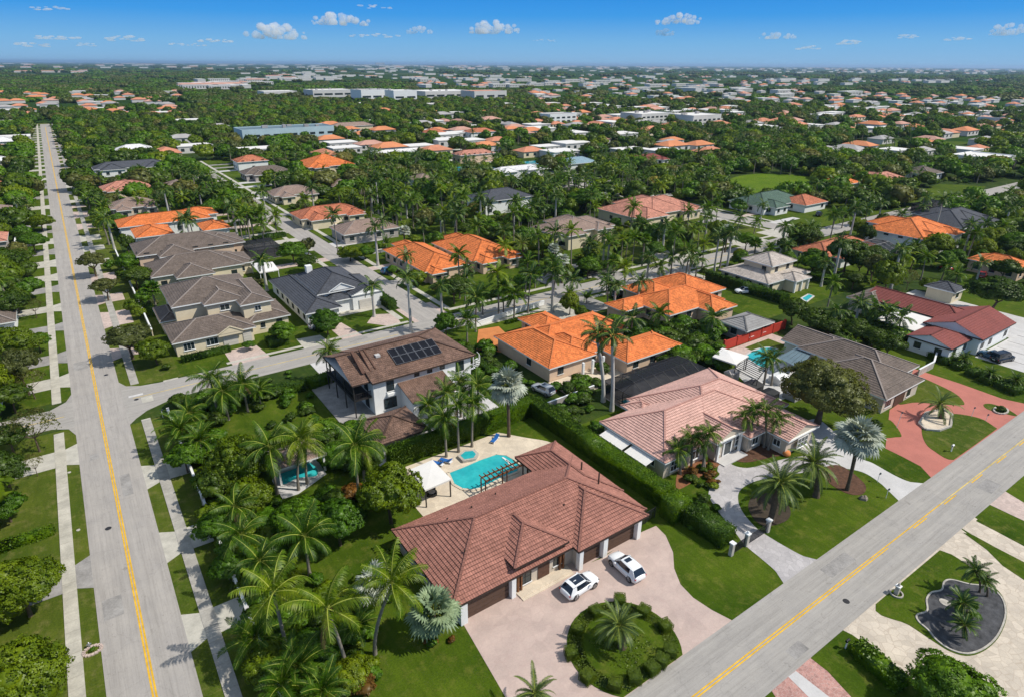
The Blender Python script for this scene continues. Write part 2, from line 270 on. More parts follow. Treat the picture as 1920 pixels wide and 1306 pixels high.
# ------------------------------------------------------------ mesh building
class MB:
    def __init__(s): s.v = []; s.f = []; s.m = []; s.uv = []; s.hasuv = False
    def face(s, pts, mi=0, uv=None):
        k = len(s.v); s.v += [tuple(p) for p in pts]; s.f.append(tuple(range(k, k+len(pts)))); s.m.append(mi)
        s.uv.append(uv); s.hasuv |= uv is not None
    def box(s, x0, y0, z0, x1, y1, z1, mi=0, bottom=False):
        k = len(s.v)
        s.v += [(x0, y0, z0), (x1, y0, z0), (x1, y1, z0), (x0, y1, z0), (x0, y0, z1), (x1, y0, z1), (x1, y1, z1), (x0, y1, z1)]
        fs = [(0, 1, 5, 4), (1, 2, 6, 5), (2, 3, 7, 6), (3, 0, 4, 7), (4, 5, 6, 7)] + ([(3, 2, 1, 0)] if bottom else [])
        for f in fs: s.f.append(tuple(k+i for i in f)); s.m.append(mi); s.uv.append(None)
        return s
    def bar(s, a, b, w, h=None, mi=0):
        """rectangular bar from a to b"""
        h = h or w; a = Vector(a); b = Vector(b); d = (b-a).normalized()
        u = d.cross(Vector((0, 0, 1)));  u = Vector((1, 0, 0)) if u.length < .01 else u.normalized()
        n = u.cross(d).normalized(); k = len(s.v)
        for p in (a, b):
            for su, sn in ((-1, -1), (1, -1), (1, 1), (-1, 1)): s.v.append(tuple(p+u*su*w/2+n*sn*h/2))
        for f in ((0, 1, 5, 4), (1, 2, 6, 5), (2, 3, 7, 6), (3, 0, 4, 7), (3, 2, 1, 0), (4, 5, 6, 7)):
            s.f.append(tuple(k+i for i in f)); s.m.append(mi); s.uv.append(None)
        return s
    def tube(s, pts, rad, n=8, mi=0, cap=True):
        k = len(s.v); pts = [Vector(p) for p in pts]
        for i, p in enumerate(pts):
            d = (pts[min(i+1, len(pts)-1)]-pts[max(i-1, 0)]).normalized()
            u = d.cross(Vector((0, 1, 0)))
            if u.length < .05: u = d.cross(Vector((1, 0, 0)))
            u.normalize(); t = d.cross(u); r = rad[i] if hasattr(rad, '__len__') else rad
            for j in range(n):
                a = 2*math.pi*j/n; s.v.append(tuple(p+u*r*math.cos(a)+t*r*math.sin(a)))
        for i in range(len(pts)-1):
            for j in range(n):
                s.f.append((k+i*n+j, k+i*n+(j+1) % n, k+(i+1)*n+(j+1) % n, k+(i+1)*n+j)); s.m.append(mi); s.uv.append(None)
        if cap:
            s.f.append(tuple(k+(len(pts)-1)*n+j for j in range(n))); s.m.append(mi); s.uv.append(None)
        return s
    def prism(s, poly, z0, z1, mi=0, mside=None):
        k = len(s.v); n = len(poly)
        s.v += [(x, y, z0) for x, y in poly]+[(x, y, z1) for x, y in poly]
        s.f.append(tuple(k+n+i for i in range(n))); s.m.append(mi); s.uv.append(None)
        for i in range(n):
            j = (i+1) % n; s.f.append((k+i, k+j, k+n+j, k+n+i)); s.m.append(mi if mside is None else mside); s.uv.append(None)
        return s
    def mesh(s, name, mats, smooth=False, origin=(0, 0, 0)):
        me = bpy.data.meshes.new(name)
        ox, oy, oz = origin
        me.from_pydata([(x-ox, y-oy, z-oz) for x, y, z in s.v] if any(origin) else s.v, [], s.f)
        for m in (mats if isinstance(mats, (list, tuple)) else [mats]): me.materials.append(m)
        if any(s.m): me.polygons.foreach_set('material_index', s.m)
        if s.hasuv:
            l = me.uv_layers.new(name='UVMap'); d = []
            for f, u in zip(s.f, s.uv): d += [c for p in (u or [(0, 0)]*len(f)) for c in p]
            l.data.foreach_set('uv', d)
        if smooth: me.shade_smooth()
        me.update(); return me
def sett(o, label=None, cat=None, group=None, kind=None):
    if label: o['label'] = label
    if cat: o['category'] = cat
    if group: o['group'] = group
    if kind: o['kind'] = kind
    return o
def link(name, me, parent=None, loc=None, rotz=0, scale=None):
    o = bpy.data.objects.new(name, me); COL.objects.link(o)
    if parent is not None: o.parent = parent
    if loc is not None: o.location = loc
    if rotz: o.rotation_euler[2] = rotz
    if scale is not None: o.scale = (scale,)*3 if not hasattr(scale, '__len__') else scale
    return o
def thing(name, loc, label, cat, group=None, rotz=0, scale=None):
    o = link(name, None, None, loc, rotz, scale); o.empty_display_size = .3
    return sett(o, label, cat, group)
def solid(name, mb, mats, label, cat, group=None, at=None, smooth=False):
    """a thing that is one mesh; its origin is put at its base"""
    if at is None: at = (sum(v[0] for v in mb.v)/len(mb.v), sum(v[1] for v in mb.v)/len(mb.v), min(v[2] for v in mb.v))
    return sett(link(name, mb.mesh(name, mats, smooth, at), None, at), label, cat, group)
def part(name, mb, mats, parent, smooth=False, label=None, local=False):
    """part of a thing, given in world coordinates unless local"""
    at = (0, 0, 0)
    if not local:
        p = parent; at = [0, 0, 0]
        while p is not None: at = [at[i]+p.location[i] for i in range(3)]; p = p.parent
    o = link(name, mb.mesh(name, mats, smooth, tuple(at)), parent)
    if label: o['label'] = label
    return o
def smooth_poly(pts, n=5):
    out = []
    N = len(pts)
    for i in range(N):
        p0, p1, p2, p3 = (np.array(pts[(i+k-1) % N]) for k in range(4))
        if i in smooth_poly.sharp or (i+1) % N in smooth_poly.sharp and i in smooth_poly.sharp: out.append(tuple(p1)); continue
        for k in range(n):
            t = k/n; out.append(tuple(.5*((2*p1)+(-p0+p2)*t+(2*p0-5*p1+4*p2-p3)*t*t+(-p0+3*p1-3*p2+p3)*t**3)))
    return out
smooth_poly.sharp = ()
def sheet(name, pts, z, mat, kind='structure', px=True, smooth=False, sharp=(), th=None, parent=None):
    p = [W(*q) for q in pts] if px else pts
    if smooth: smooth_poly.sharp = sharp; p = smooth_poly(p); smooth_poly.sharp = ()
    mb = MB(); a = sum(p[i][0]*p[(i+1) % len(p)][1]-p[(i+1) % len(p)][0]*p[i][1] for i in range(len(p)))
    if a < 0: p = p[::-1]
    mb.prism(p, z-(th or z+.02), z)
    o = link(name, mb.mesh(name, mat), parent); 
    if parent is None: o['kind'] = kind
    return o
def rect(name, x0, y0, x1, y1, z, mat, kind='structure'):
    return sheet(name, [(x0, y0), (x1, y0), (x1, y1), (x0, y1)], z, mat, kind, px=False)
# ------------------------------------------------------------ foliage
def np_mesh(name, V, Fc, mats, midx=None, N=None):
    """V (n,3), Fc list of arrays of quads/tris (k,4) or (k,3)"""
    me = bpy.data.meshes.new(name)
    me.vertices.add(len(V)); me.vertices.foreach_set('co', np.asarray(V, np.float32).ravel())
    loops = np.concatenate([f.ravel() for f in Fc]); tot = np.concatenate([np.full(len(f), f.shape[1]) for f in Fc])
    start = np.concatenate([[0], np.cumsum(tot)[:-1]])
    me.loops.add(len(loops)); me.loops.foreach_set('vertex_index', loops.astype(np.int32))
    me.polygons.add(len(tot)); me.polygons.foreach_set('loop_start', start.astype(np.int32)); me.polygons.foreach_set('loop_total', tot.astype(np.int32))
    for m in mats: me.materials.append(m)
    if midx is not None: me.polygons.foreach_set('material_index', np.asarray(midx, np.int32))
    me.update(calc_edges=True); me.validate()
    if N is not None:
        me.polygons.foreach_set('use_smooth', np.ones(len(tot), bool))
        me.normals_split_custom_set_from_vertices([tuple(x) for x in np.asarray(N, float)])
    return me
def unit(a): return a/np.maximum(np.linalg.norm(a, axis=-1, keepdims=True), 1e-9)
def cards(r, C, NL, L, Wd, tangent=None):
    """diamond leaf clumps at C facing NL; returns verts (4n,3), quads"""
    n = len(C)
    t = r.normal(size=(n, 3)) if tangent is None else tangent
    t = unit(t-(t*NL).sum(1, keepdims=True)*NL); b = np.cross(NL, t)
    L = L*r.uniform(.7, 1.3, (n, 1)); Wd = Wd*r.uniform(.7, 1.3, (n, 1))
    V = np.stack([C-t*L/2, C+b*Wd/2-t*L*.08, C+t*L/2-NL*L*.12, C-b*Wd/2-t*L*.08], 1).reshape(-1, 3)
    return V, np.arange(4*n).reshape(-1, 4)[:, ::-1].copy()
def crown_mesh(name, seed, lobes, n, L, mat, core=.66, coremat=None, lift=0.0, jit=.55, hole=0.0):
    """leaf clumps over a cluster of lobes [(cx,cy,cz,rx,rz)], light and dark clumps come from the lobes' own relief"""
    r = np.random.default_rng(seed)
    lb = np.array(lobes, float); ar = lb[:, 3]**2; ar /= ar.sum()
    k = r.choice(len(lb), n, p=ar); d = unit(r.normal(size=(n, 3))); d[:, 2] = np.where(d[:, 2] < -.35, -d[:, 2]*.6, d[:, 2]); d = unit(d)
    # bumps: push leaves in or out by a pattern of directions so that the surface has clumps
    NC = 34; kn = unit(r.normal(size=(len(lb), NC, 3))); kn[:, :, 2] = np.abs(kn[:, :, 2])*.9-.22; kn = unit(kn)
    ci = r.integers(0, NC, n); cd = kn[k, ci]; cs = r.uniform(.75, 1.15, (len(lb), NC))[k, ci]
    R3 = np.stack([lb[k, 3], lb[k, 3], lb[k, 4]], 1); loc = unit(d+cd*.9); q = (loc*cd).sum(1)*0+1
    C = lb[k, :3]+cd*R3*.80*r.uniform(.96, 1.02, (n, 1))+loc*(R3*.30*cs[:, None])*r.uniform(.55, 1.05, (n, 1))
    d = unit(loc*.62+cd*.38)
    ins = np.zeros(n, bool)
    for j in range(len(lb)):
        e = (C-lb[j, :3])/np.array([lb[j, 3], lb[j, 3], lb[j, 4]]); ins |= (np.linalg.norm(e, axis=1) < .68) & (k != j)
    keep = ~ins
    if hole: keep &= (ci % 3 > 0) | (r.random(n) < .25)
    C, d, k = C[keep], d[keep], k[keep]; n = len(C)
    cen = (lb[:, :3]*ar[:, None]).sum(0)
    big = unit(C-cen-np.array([0, 0, -1.0])); nl = unit(d+r.normal(size=(n, 3))*jit)
    V, Q = cards(r, C, nl, L, L*.62)
    N = np.repeat(unit(d*.82+big*.18+r.normal(size=(n, 3))*.28), 4, 0)
    Fc = [Q]; mi = [0]*len(Q)
    if core:
        ico = ico_np(2)
        for j in range(len(lb)):
            vv = ico[0]*(1+.12*np.sin(ico[0][:, :1]*9+ico[0][:, 1:2]*7+j)); vv = lb[j, :3]+vv*np.array([lb[j, 3], lb[j, 3], lb[j, 4]])*core
            Fc.append(ico[1]+len(V)); mi += [len([1])-1+ (1 if coremat else 0)]*len(ico[1]); V = np.concatenate([V, vv]); N = np.concatenate([N, ico[0]])
    # sort faces: quads first then tris already
    quads = Fc[0]; tris = np.concatenate(Fc[1:]) if len(Fc) > 1 else None
    mats = [mat]+([coremat] if coremat else [])
    return np_mesh(name, V, [quads]+([tris] if tris is not None else []), mats, mi, N)
_ico = {}
def ico_np(sub):
    if sub not in _ico:
        import bmesh
        bm = bmesh.new(); bmesh.ops.create_icosphere(bm, subdivisions=sub, radius=1)
        _ico[sub] = (np.array([v.co[:] for v in bm.verts]), np.array([[v.index for v in f.verts] for f in bm.faces])); bm.free()
    return _ico[sub]
def lobes_round(seed, R, H, z0, n=7, spread=.55, rr=.55):
    r = random.Random(seed); out = [(0, 0, z0+H*.52, R*.72, H*.46)]
    for i in range(n):
        a = 2*math.pi*(i+r.random()*.6)/n; q = spread*R*r.uniform(.8, 1.1); k = r.uniform(.8, 1.15)
        out.append((q*math.cos(a), q*math.sin(a), z0+H*r.uniform(.28, .62), R*rr*k*.85, H*.30*k))
    for i in range(3):
        a = 2*math.pi*r.random(); out.append((R*.28*math.cos(a), R*.28*math.sin(a), z0+H*r.uniform(.68, .8), R*.38, H*.24))
    return out
def trunk_mesh(name, seed, h, r0, mat, limbs=5, spread=1.5, top=None):
    rr = random.Random(seed); mb = MB(); top = top or h*1.5
    lean = (rr.uniform(-.15, .15)*h, rr.uniform(-.15, .15)*h)
    mb.tube([(0, 0, 0), (lean[0]*.3, lean[1]*.3, h*.5), (lean[0], lean[1], h)], [r0*1.35, r0, r0*.8], 7)
    for i in range(limbs):
        a = 2*math.pi*(i+rr.random()*.5)/limbs; s = spread*rr.uniform(.7, 1.1)
        mid = (lean[0]+s*.5*math.cos(a), lean[1]+s*.5*math.sin(a), h+(top-h)*.35)
        end = (lean[0]+s*math.cos(a), lean[1]+s*math.sin(a), h+(top-h)*rr.uniform(.7, 1))
        mb.tube([(lean[0], lean[1], h*.92), mid, end], [r0*.6, r0*.4, r0*.15], 5)
    return mb.mesh(name, mat, True)
# broadleaf prototypes: (crown mesh, trunk mesh), built for a 7 m tree with a 3.4 m crown radius
TREE = {}
def proto(key, seed, leafmat, n, L, nl=7, R=3.4, H=4.6, z0=2.2, spread=.55, rr=.55, core=.66, th=2.6, tr=.16, limbs=5, sp=1.6, hole=0, coremat=None):
    TREE[key] = (crown_mesh(key+'_crown', seed, lobes_round(seed, R, H, z0, nl, spread, rr), n, L, MAT[leafmat], core, MAT[coremat] if coremat else None, hole=hole),
                 trunk_mesh(key+'_trunk', seed, th, tr, MAT['trunk_dark'], limbs, sp, z0+H*.5))
for v in (0, 1):
    proto('dome%d' % v, 10+v, 'leaf_b', 21000, .21, 9)
    proto('lush%d' % v, 20+v, 'leaf_y', 19000, .23, 11, H=5.4, z0=1.4, rr=.5, spread=.62)
    proto('dark%d' % v, 30+v, 'leaf_d', 15000, .25, 10)
    proto('oak%d' % v, 40+v, 'leaf_o', 13000, .20, 10, R=3.8, H=3.4, z0=3.0, spread=.68, rr=.45, core=.6, th=2.4, tr=.2, limbs=7, sp=2.4, hole=.70)
    proto('young%d' % v, 50+v, 'leaf_brown', 3600, .17, 8, R=2.6, H=3.0, z0=2.0, spread=.7, rr=.38, core=0, th=1.9, tr=.09, limbs=7, sp=1.9, hole=.74)
proto('willow0', 60, 'leaf_o', 34000, .21, 14, R=4.6, H=5.8, z0=1.6, core=.60, tr=.3)
proto('gold0', 61, 'leaf_gold', 3500, .4, 8)
for v in range(3):
    for q, mt in (('b', 'leaf_b'), ('d', 'leaf_d'), ('y', 'leaf_y'), ('o', 'leaf_o'), ('n', 'leaf_brown')):
        proto('mid%s%d' % (q, v), 70+v, mt, 3200, .42, 8, H=5.0, z0=1.5, core=.82, spread=.6+.05*v, rr=.5+.05*v)
        proto('low%s%d' % (q, v), 80+v, mt, 520, .85, 7, H=5.0, z0=1.2, core=.86)
def shrub_proto(key, seed, mat, n=1700, L=.15, R=.8, H=1.0, core=.85):
    TREE[key] = (crown_mesh(key, seed, [(x, y, z+H*.1, a, b) for x, y, z, a, b in lobes_round(seed, R, H, 0, 5)], n, L, MAT[mat], core), None)
for k, m_ in (('g', 'leaf_b'), ('y', 'leaf_y'), ('d', 'leaf_d'), ('r', 'leaf_red')): shrub_proto('shrub'+k, 5, m_)
shrub_proto('shrubf', 9, 'leaf_b', 260, .45, 1.0, 1.3)

def frond_np(r, L, a0, droop, leaf, nl, wd, vee=.35, tipdrop=.45, base=.12, swirl=0.0, curl=1.4):
    """one feather frond starting at the origin, growing along +X; returns verts, quads, mat index"""
    ts = np.linspace(0, 1, 9); th = a0-droop*ts**curl
    dx = np.cos(th); dz = np.sin(th); X = np.concatenate([[0], np.cumsum((dx[1:]+dx[:-1])/2)])*L/8; Z = np.concatenate([[0], np.cumsum((dz[1:]+dz[:-1])/2)])*L/8
    V = []; Q = []; MI = []
    w_ = .05*L/3.5+.012
    for i in range(9):
        k = w_*(1-.8*ts[i]); nx, nz = -math.sin(th[i]), math.cos(th[i])
        V += [(X[i], -k, Z[i]), (X[i]+nx*k*.8, 0, Z[i]+nz*k*.8), (X[i], k, Z[i])]
    for i in range(8):
        for j in (0, 1): Q.append((3*i+j, 3*i+3+j, 3*i+4+j, 3*i+1+j)); MI.append(1)
    for i in range(nl):
        t = base+(1-base)*(i+.5)/nl; x = np.interp(t, ts, X); z = np.interp(t, ts, Z); tt = np.interp(t, ts, th)
        l = leaf*math.sin(math.pi*min(1, .18+.80*t))**.55*r.uniform(.85, 1.1)
        T = np.array([math.cos(tt), 0, math.sin(tt)]); Nn = np.array([-math.sin(tt), 0, math.cos(tt)])
        for s in (-1, 1):
            d = unit(np.array([0, s, 0.])*math.cos(.55)+T*(.45+.35*t)+Nn*(vee-.1)+r.normal(size=3)*.06)
            dr = np.array([0, 0, -tipdrop*l*r.uniform(.7, 1.3)])
            a = np.array([x, 0, z]); ww = T*wd*.5; m_ = a+d*l*.55+dr*.3; e = a+d*l+dr
            k = len(V); V += [tuple(a-ww*.7), tuple(a+ww*.7), tuple(m_+ww), tuple(m_-ww), tuple(e)]
            Q.append((k, k+1, k+2, k+3)); MI.append(0); Q.append((k+3, k+2, k+4, k+4)); MI.append(0)
    return np.array(V, float), Q, MI
def to_mesh(name, V, Q, MI, mats):
    q = []; mi = []; t = []; mt = []
    for f, m_ in zip(Q, MI):
        if len(f) == 4 and f[2] != f[3]: q.append(f); mi.append(m_)
        else: t.append(f[:3]); mt.append(m_)
    Fc = ([np.array(q)] if q else [])+([np.array(t)] if t else [])
    me = np_mesh(name, V, Fc, mats, mi+mt); return me
def rotm(az, tilt=0.0, roll=0.0):
    return np.array(Matrix.Rotation(az, 3, 'Z') @ Matrix.Rotation(-tilt, 3, 'Y') @ Matrix.Rotation(roll, 3, 'X'))
FROND = {}
def frond_set(key, leafmat, specs, nl, wd, leaf, L, seed=3, **kw):
    r = np.random.default_rng(seed); FROND[key] = []
    for (a0, droop) in specs:
        V, Q, MI = frond_np(r, L, a0, droop, leaf, nl, wd, **kw)
        FROND[key].append(to_mesh(key+'_frond', V, Q, MI, [MAT[leafmat], MAT['rachis']]))
CO = [(1.25, .9), (.95, 1.2), (.62, 1.35), (.30, 1.35), (-.05, 1.15), (-.45, .75)]
frond_set('coco', 'palm', CO, 36, .085, .9, 3.6, tipdrop=.8, vee=.3)
frond_set('cocoy', 'palm_y', CO, 36, .08, .9, 3.6, seed=4, tipdrop=.85, vee=.3)
frond_set('dead', 'dead', [(-.75, .5)], 22, .10, .5, 2.6, seed=9, tipdrop=.9)
frond_set('royal', 'palm_d', [(1.1, 1.0), (.8, 1.5), (.5, 1.75), (.15, 1.7), (-.2, 1.3)], 34, .10, .75, 3.3, vee=.5, tipdrop=.6)
frond_set('date', 'date', [(1.15, .8), (.85, 1.1), (.55, 1.25), (.25, 1.35), (-.1, 1.2), (-.5, .9)], 40, .075, .50, 3.5, vee=.45, tipdrop=.25)
frond_set('roebel', 'palm_d', [(1.1, .9), (.75, 1.25), (.35, 1.4), (-.1, 1.2)], 26, .06, .35, 1.7, vee=.45, tipdrop=.2)
frond_set('areca', 'palm', [(1.25, .9), (1.0, 1.2), (.7, 1.3), (.35, 1.25)], 26, .08, .6, 2.6, vee=.6, tipdrop=.3)
def fan_np(r, R, pet, seg=15, span=4.7, droop=.3):
    V = [(0, -.03, 0), (0, .03, 0), (pet, .02, 0), (pet, -.02, 0)]; Q = [(0, 1, 2, 3)]; MI = [1]
    for i in range(seg):
        a = -span/2+span*(i+.5)/seg; da = span/seg*.56
        l = R*(.86+.14*math.cos(a*.6))*r.uniform(.92, 1.06)
        k = len(V); zc = .12 if i % 2 else -.04
        def P_(ang, q, z): return (pet+q*math.cos(ang), q*math.sin(ang), z-droop*(q/R)**2*R)
        V += [(pet, 0, 0), P_(a-da, l*.62, -.05), P_(a, l*.66, zc), P_(a+da, l*.62, -.05), P_(a-da*.1, l, -.08)]
        Q += [(k, k+1, k+2, k+2), (k, k+2, k+3, k+3), (k+1, k+4, k+2, k+2), (k+2, k+4, k+3, k+3)]; MI += [0]*4
    return np.array(V, float), Q, MI
for key, mt in (('fan', 'silver'), ('fang', 'silver_g'), ('fanp', 'palm')):
    r = np.random.default_rng(8); FROND[key] = []
    for dr in (.15, .3, .5):
        V, Q, MI = fan_np(r, 1.15, 1.25, droop=dr); FROND[key].append(to_mesh('fan_leaf', V, Q, MI, [MAT[mt], MAT['rachis']]))
def joined_palm(name, key_, n, nl, wd, leaf, L, specs, leafmat, seed, **kw):
    r = np.random.default_rng(seed); VV = []; QQ = []; MM = []; k = 0
    for i in range(n):
        sx = specs[min(len(specs)-1, int(len(specs)*i/n))]
        V, Q, MI = frond_np(r, L*r.uniform(.88, 1.08), sx[0]+r.uniform(-.12, .12), sx[1]+r.uniform(-.2, .2), leaf, nl, wd, **kw)
        V = V @ rotm(i*2.399+r.uniform(-.25, .25), 0, r.uniform(-.3, .3)).T
        VV.append(V); QQ += [tuple(k+j for j in f) for f in Q]; MM += MI; k += len(V)
    return to_mesh(name, np.concatenate(VV), QQ, MM, [MAT[leafmat], MAT['rachis']])
PALMC = {'coco': [joined_palm('palm_crown', 0, 17, 13, .24, .85, 3.3, CO, m_, 90+i) for i, m_ in enumerate(('palm', 'palm', 'palm_y', 'palm_d'))],
         'royal': [joined_palm('royal_crown', 0, 15, 14, .22, .8, 3.2, [(1.1, 1.0), (.8, 1.5), (.5, 1.75), (.15, 1.7), (-.2, 1.3)], 'palm_d', 95, vee=.5, tipdrop=.6)],
         'date': [joined_palm('date_crown', 0, 34, 12, .16, .5, 3.2, [(1.15, .8), (.85, 1.1), (.55, 1.25), (.25, 1.35), (-.1, 1.2), (-.5, .9)], 'date', 96)],
         'areca': [joined_palm('cane_palm_crown', 0, 16, 12, .16, .6, 2.6, [(1.35, .7), (1.15, .9), (.9, 1.1), (.55, 1.2)], m_, 97+i, vee=.6) for i, m_ in enumerate(('palm', 'palm_y', 'palm'))],
         'low': [joined_palm('far_palm_crown', 0, 11, 5, .5, .8, 3.2, CO, m_, 99+i) for i, m_ in enumerate(('palm', 'palm_d'))]}
def fan_crown(mt, n=26, seed=5):
    r = np.random.default_rng(seed); VV = []; QQ = []; MM = []; k = 0
    for i in range(n):
        V, Q, MI = fan_np(r, 1.0, 1.1, seg=9, droop=.3); V = V @ rotm(i*2.399, 1.25-1.75*i/n).T
        VV.append(V); QQ += [tuple(k+j for j in f) for f in Q]; MM += MI; k += len(V)
    return to_mesh('fan_palm_crown', np.concatenate(VV), QQ, MM, [MAT[mt], MAT['rachis']])
PALMC['silver'] = [fan_crown('silver')]; PALMC['sabal'] = [fan_crown('fanp', 26, 6)] if 'fanp' in MAT else [fan_crown('palm', 26, 6)]
def palm_trunk(name, h, r0, r1, mat, lean=(0, 0), rings=True, n=8, shaft=None):
    mb = MB(); N = 7; pts = []; rad = []
    for i in range(N+1):
        t = i/N; pts.append((lean[0]*t**1.7, lean[1]*t**1.7, h*t)); rad.append(r0*(1.35 if i == 0 else 1)*(1-t)+r1*t)
    mb.tube(pts, rad, n, 0)
    if shaft:
        q = pts[-1]; mb.tube([(q[0], q[1], h*.98), (q[0], q[1], h*.98+shaft*.5), (q[0], q[1], h*.98+shaft)], [r1*1.15, r1*1.05, r1*.5], n, 1)
    return mb.mesh(name, [mat, MAT['shaft']], True)
_tcache = {}
def big_palm(kind, x, y, h, label, cat='palm tree', group=None, n=20, size=1.0, lean=(0, 0), z=0.0, seed=None, name=None):
    """near palm: a trunk and every frond its own part"""
    r = random.Random(seed if seed is not None else int(x*31+y*17))
    fr = FROND[kind]; nm = name or {'coco': 'coconut_palm', 'cocoy': 'coconut_palm', 'royal': 'royal_palm', 'date': 'date_palm', 'roebel': 'dwarf_date_palm', 'areca': 'cane_palm', 'fan': 'silver_fan_palm', 'fang': 'silver_fan_palm', 'fanp': 'fan_palm'}[kind]
    t = thing(nm, (x, y, z), label, cat, group)
    r0, r1, mt, sh = {'coco': (.19, .13, 'trunk', .5), 'cocoy': (.19, .13, 'trunk', .5), 'royal': (.34, .24, 'royal', 1.5), 'date': (.38, .42, 'trunk_dark', None), 'roebel': (.10, .12, 'trunk_dark', None),
                      'areca': (.08, .06, 'trunk', .3), 'fan': (.24, .26, 'trunk_dark', None), 'fang': (.26, .28, 'trunk_dark', None), 'fanp': (.15, .15, 'trunk', None)}[kind]
    link('trunk', palm_trunk('palm_trunk', h, r0, r1, MAT[mt], lean, shaft=sh*size if sh else None), t)
    top = h+(sh or 0)*size*.75
    for i in range(n):
        me = fr[min(len(fr)-1, int(len(fr)*i/n))]
        if kind in ('coco', 'cocoy') and i >= n-2 and r.random() < .7: me = FROND['dead'][0]
        o = link('fan_leaf' if kind.startswith('fan') else 'frond', me, t, (lean[0], lean[1], top))
        az = i*2.399+r.uniform(-.3, .3)
        tilt = (1.5-2.15*(i/n)**.85+r.uniform(-.12, .12)) if kind.startswith('fan') else r.uniform(-.1, .1)
        o.rotation_euler = (Matrix.Rotation(az, 3, 'Z') @ Matrix.Rotation(-tilt, 3, 'Y') @ Matrix.Rotation(r.uniform(-.35, .35), 3, 'X')).to_euler()
        q_ = size*r.uniform(.8, 1.12); o.scale = (q_, q_*r.uniform(.8, 1.1), q_)
    return t
def copy_thing(src, loc, rotz, scale, label, group=None):
    c = src.copy(); COL.objects.link(c); c.location = loc; c.rotation_euler[2] = rotz; c.scale = (scale,)*3 if not hasattr(scale, '__len__') else scale
    c['label'] = label
    if group: c['group'] = group
    for ch in src.children:
        d = ch.copy(); COL.objects.link(d); d.parent = c
        for g in ch.children:
            e = g.copy(); COL.objects.link(e); e.parent = d
    return c
_tt = {}
def mid_palm(kind, x, y, h, label, group, size=1.0, cat='palm tree', var=None, lean=None):
    r = random.Random(int(x*13+y*7)); var = r.randrange(len(PALMC[kind])) if var is None else var
    nm = {'coco': 'coconut_palm', 'royal': 'royal_palm', 'date': 'date_palm', 'areca': 'cane_palm', 'silver': 'silver_fan_palm', 'sabal': 'fan_palm', 'low': 'coconut_palm'}[kind]
    k = (kind, round(h))
    if k not in _tt:
        a, b, mt, sh = {'coco': (.2, .14, 'trunk', .4), 'royal': (.33, .24, 'royal', 1.4), 'date': (.35, .4, 'trunk_dark', None), 'areca': (.12, .1, 'trunk', .2), 'silver': (.22, .24, 'trunk_dark', None), 'sabal': (.2, .2, 'trunk', None), 'low': (.2, .15, 'trunk', None)}[kind]
        _tt[k] = palm_trunk('palm_trunk', 1.0*round(h), a, b, MAT[mt], (r.uniform(-.4, .4), r.uniform(-.4, .4)) if kind == 'coco' else (0, 0), n=6, shaft=sh)
        _tt[k]['top'] = 0
    t = thing(nm, (x, y, 0), label, cat, group, r.uniform(0, 6.28), size)
    link('trunk', _tt[k], t); me = _tt[k]; zt = max(v.co.z for v in me.vertices)-.1; vt = max(me.vertices, key=lambda v: v.co.z).co
    link('crown', PALMC[kind][var], t, (vt.x, vt.y, zt), r.uniform(0, 6.28))
    return t
def tree(key, x, y, h, rad, label, cat='tree', group=None, z=0, name='broadleaf_tree'):
    """broadleaf: scaled so that its height is h and crown radius rad"""
    cr, tr = TREE[key]
    base = {'oak': (6.6, 4.6), 'you': (5.2, 2.9), 'wil': (7.7, 5.2)}.get(key[:3], (7.1, 3.8))
    r = random.Random(int(x*11+y*5)); t = thing(name, (x, y, z), label, cat, group, r.uniform(0, 6.28), (rad/base[1], rad/base[1], h/base[0]))
    link('trunk', tr, t); link('crown', cr, t); return t
def shrub(key, x, y, h, label, group=None, z=0, cat='shrub', name='shrub', rad=None):
    r = random.Random(int(x*11+y*5)); k = h/1.15; kr = (rad or h*.9)/.95
    if key == 'shrubf': k = h/1.45; kr = (rad or h)/1.2
    o = link(name, TREE[key][0], None, (x, y, z), r.uniform(0, 6.28), (kr, kr, k)); return sett(o, label, cat, group)

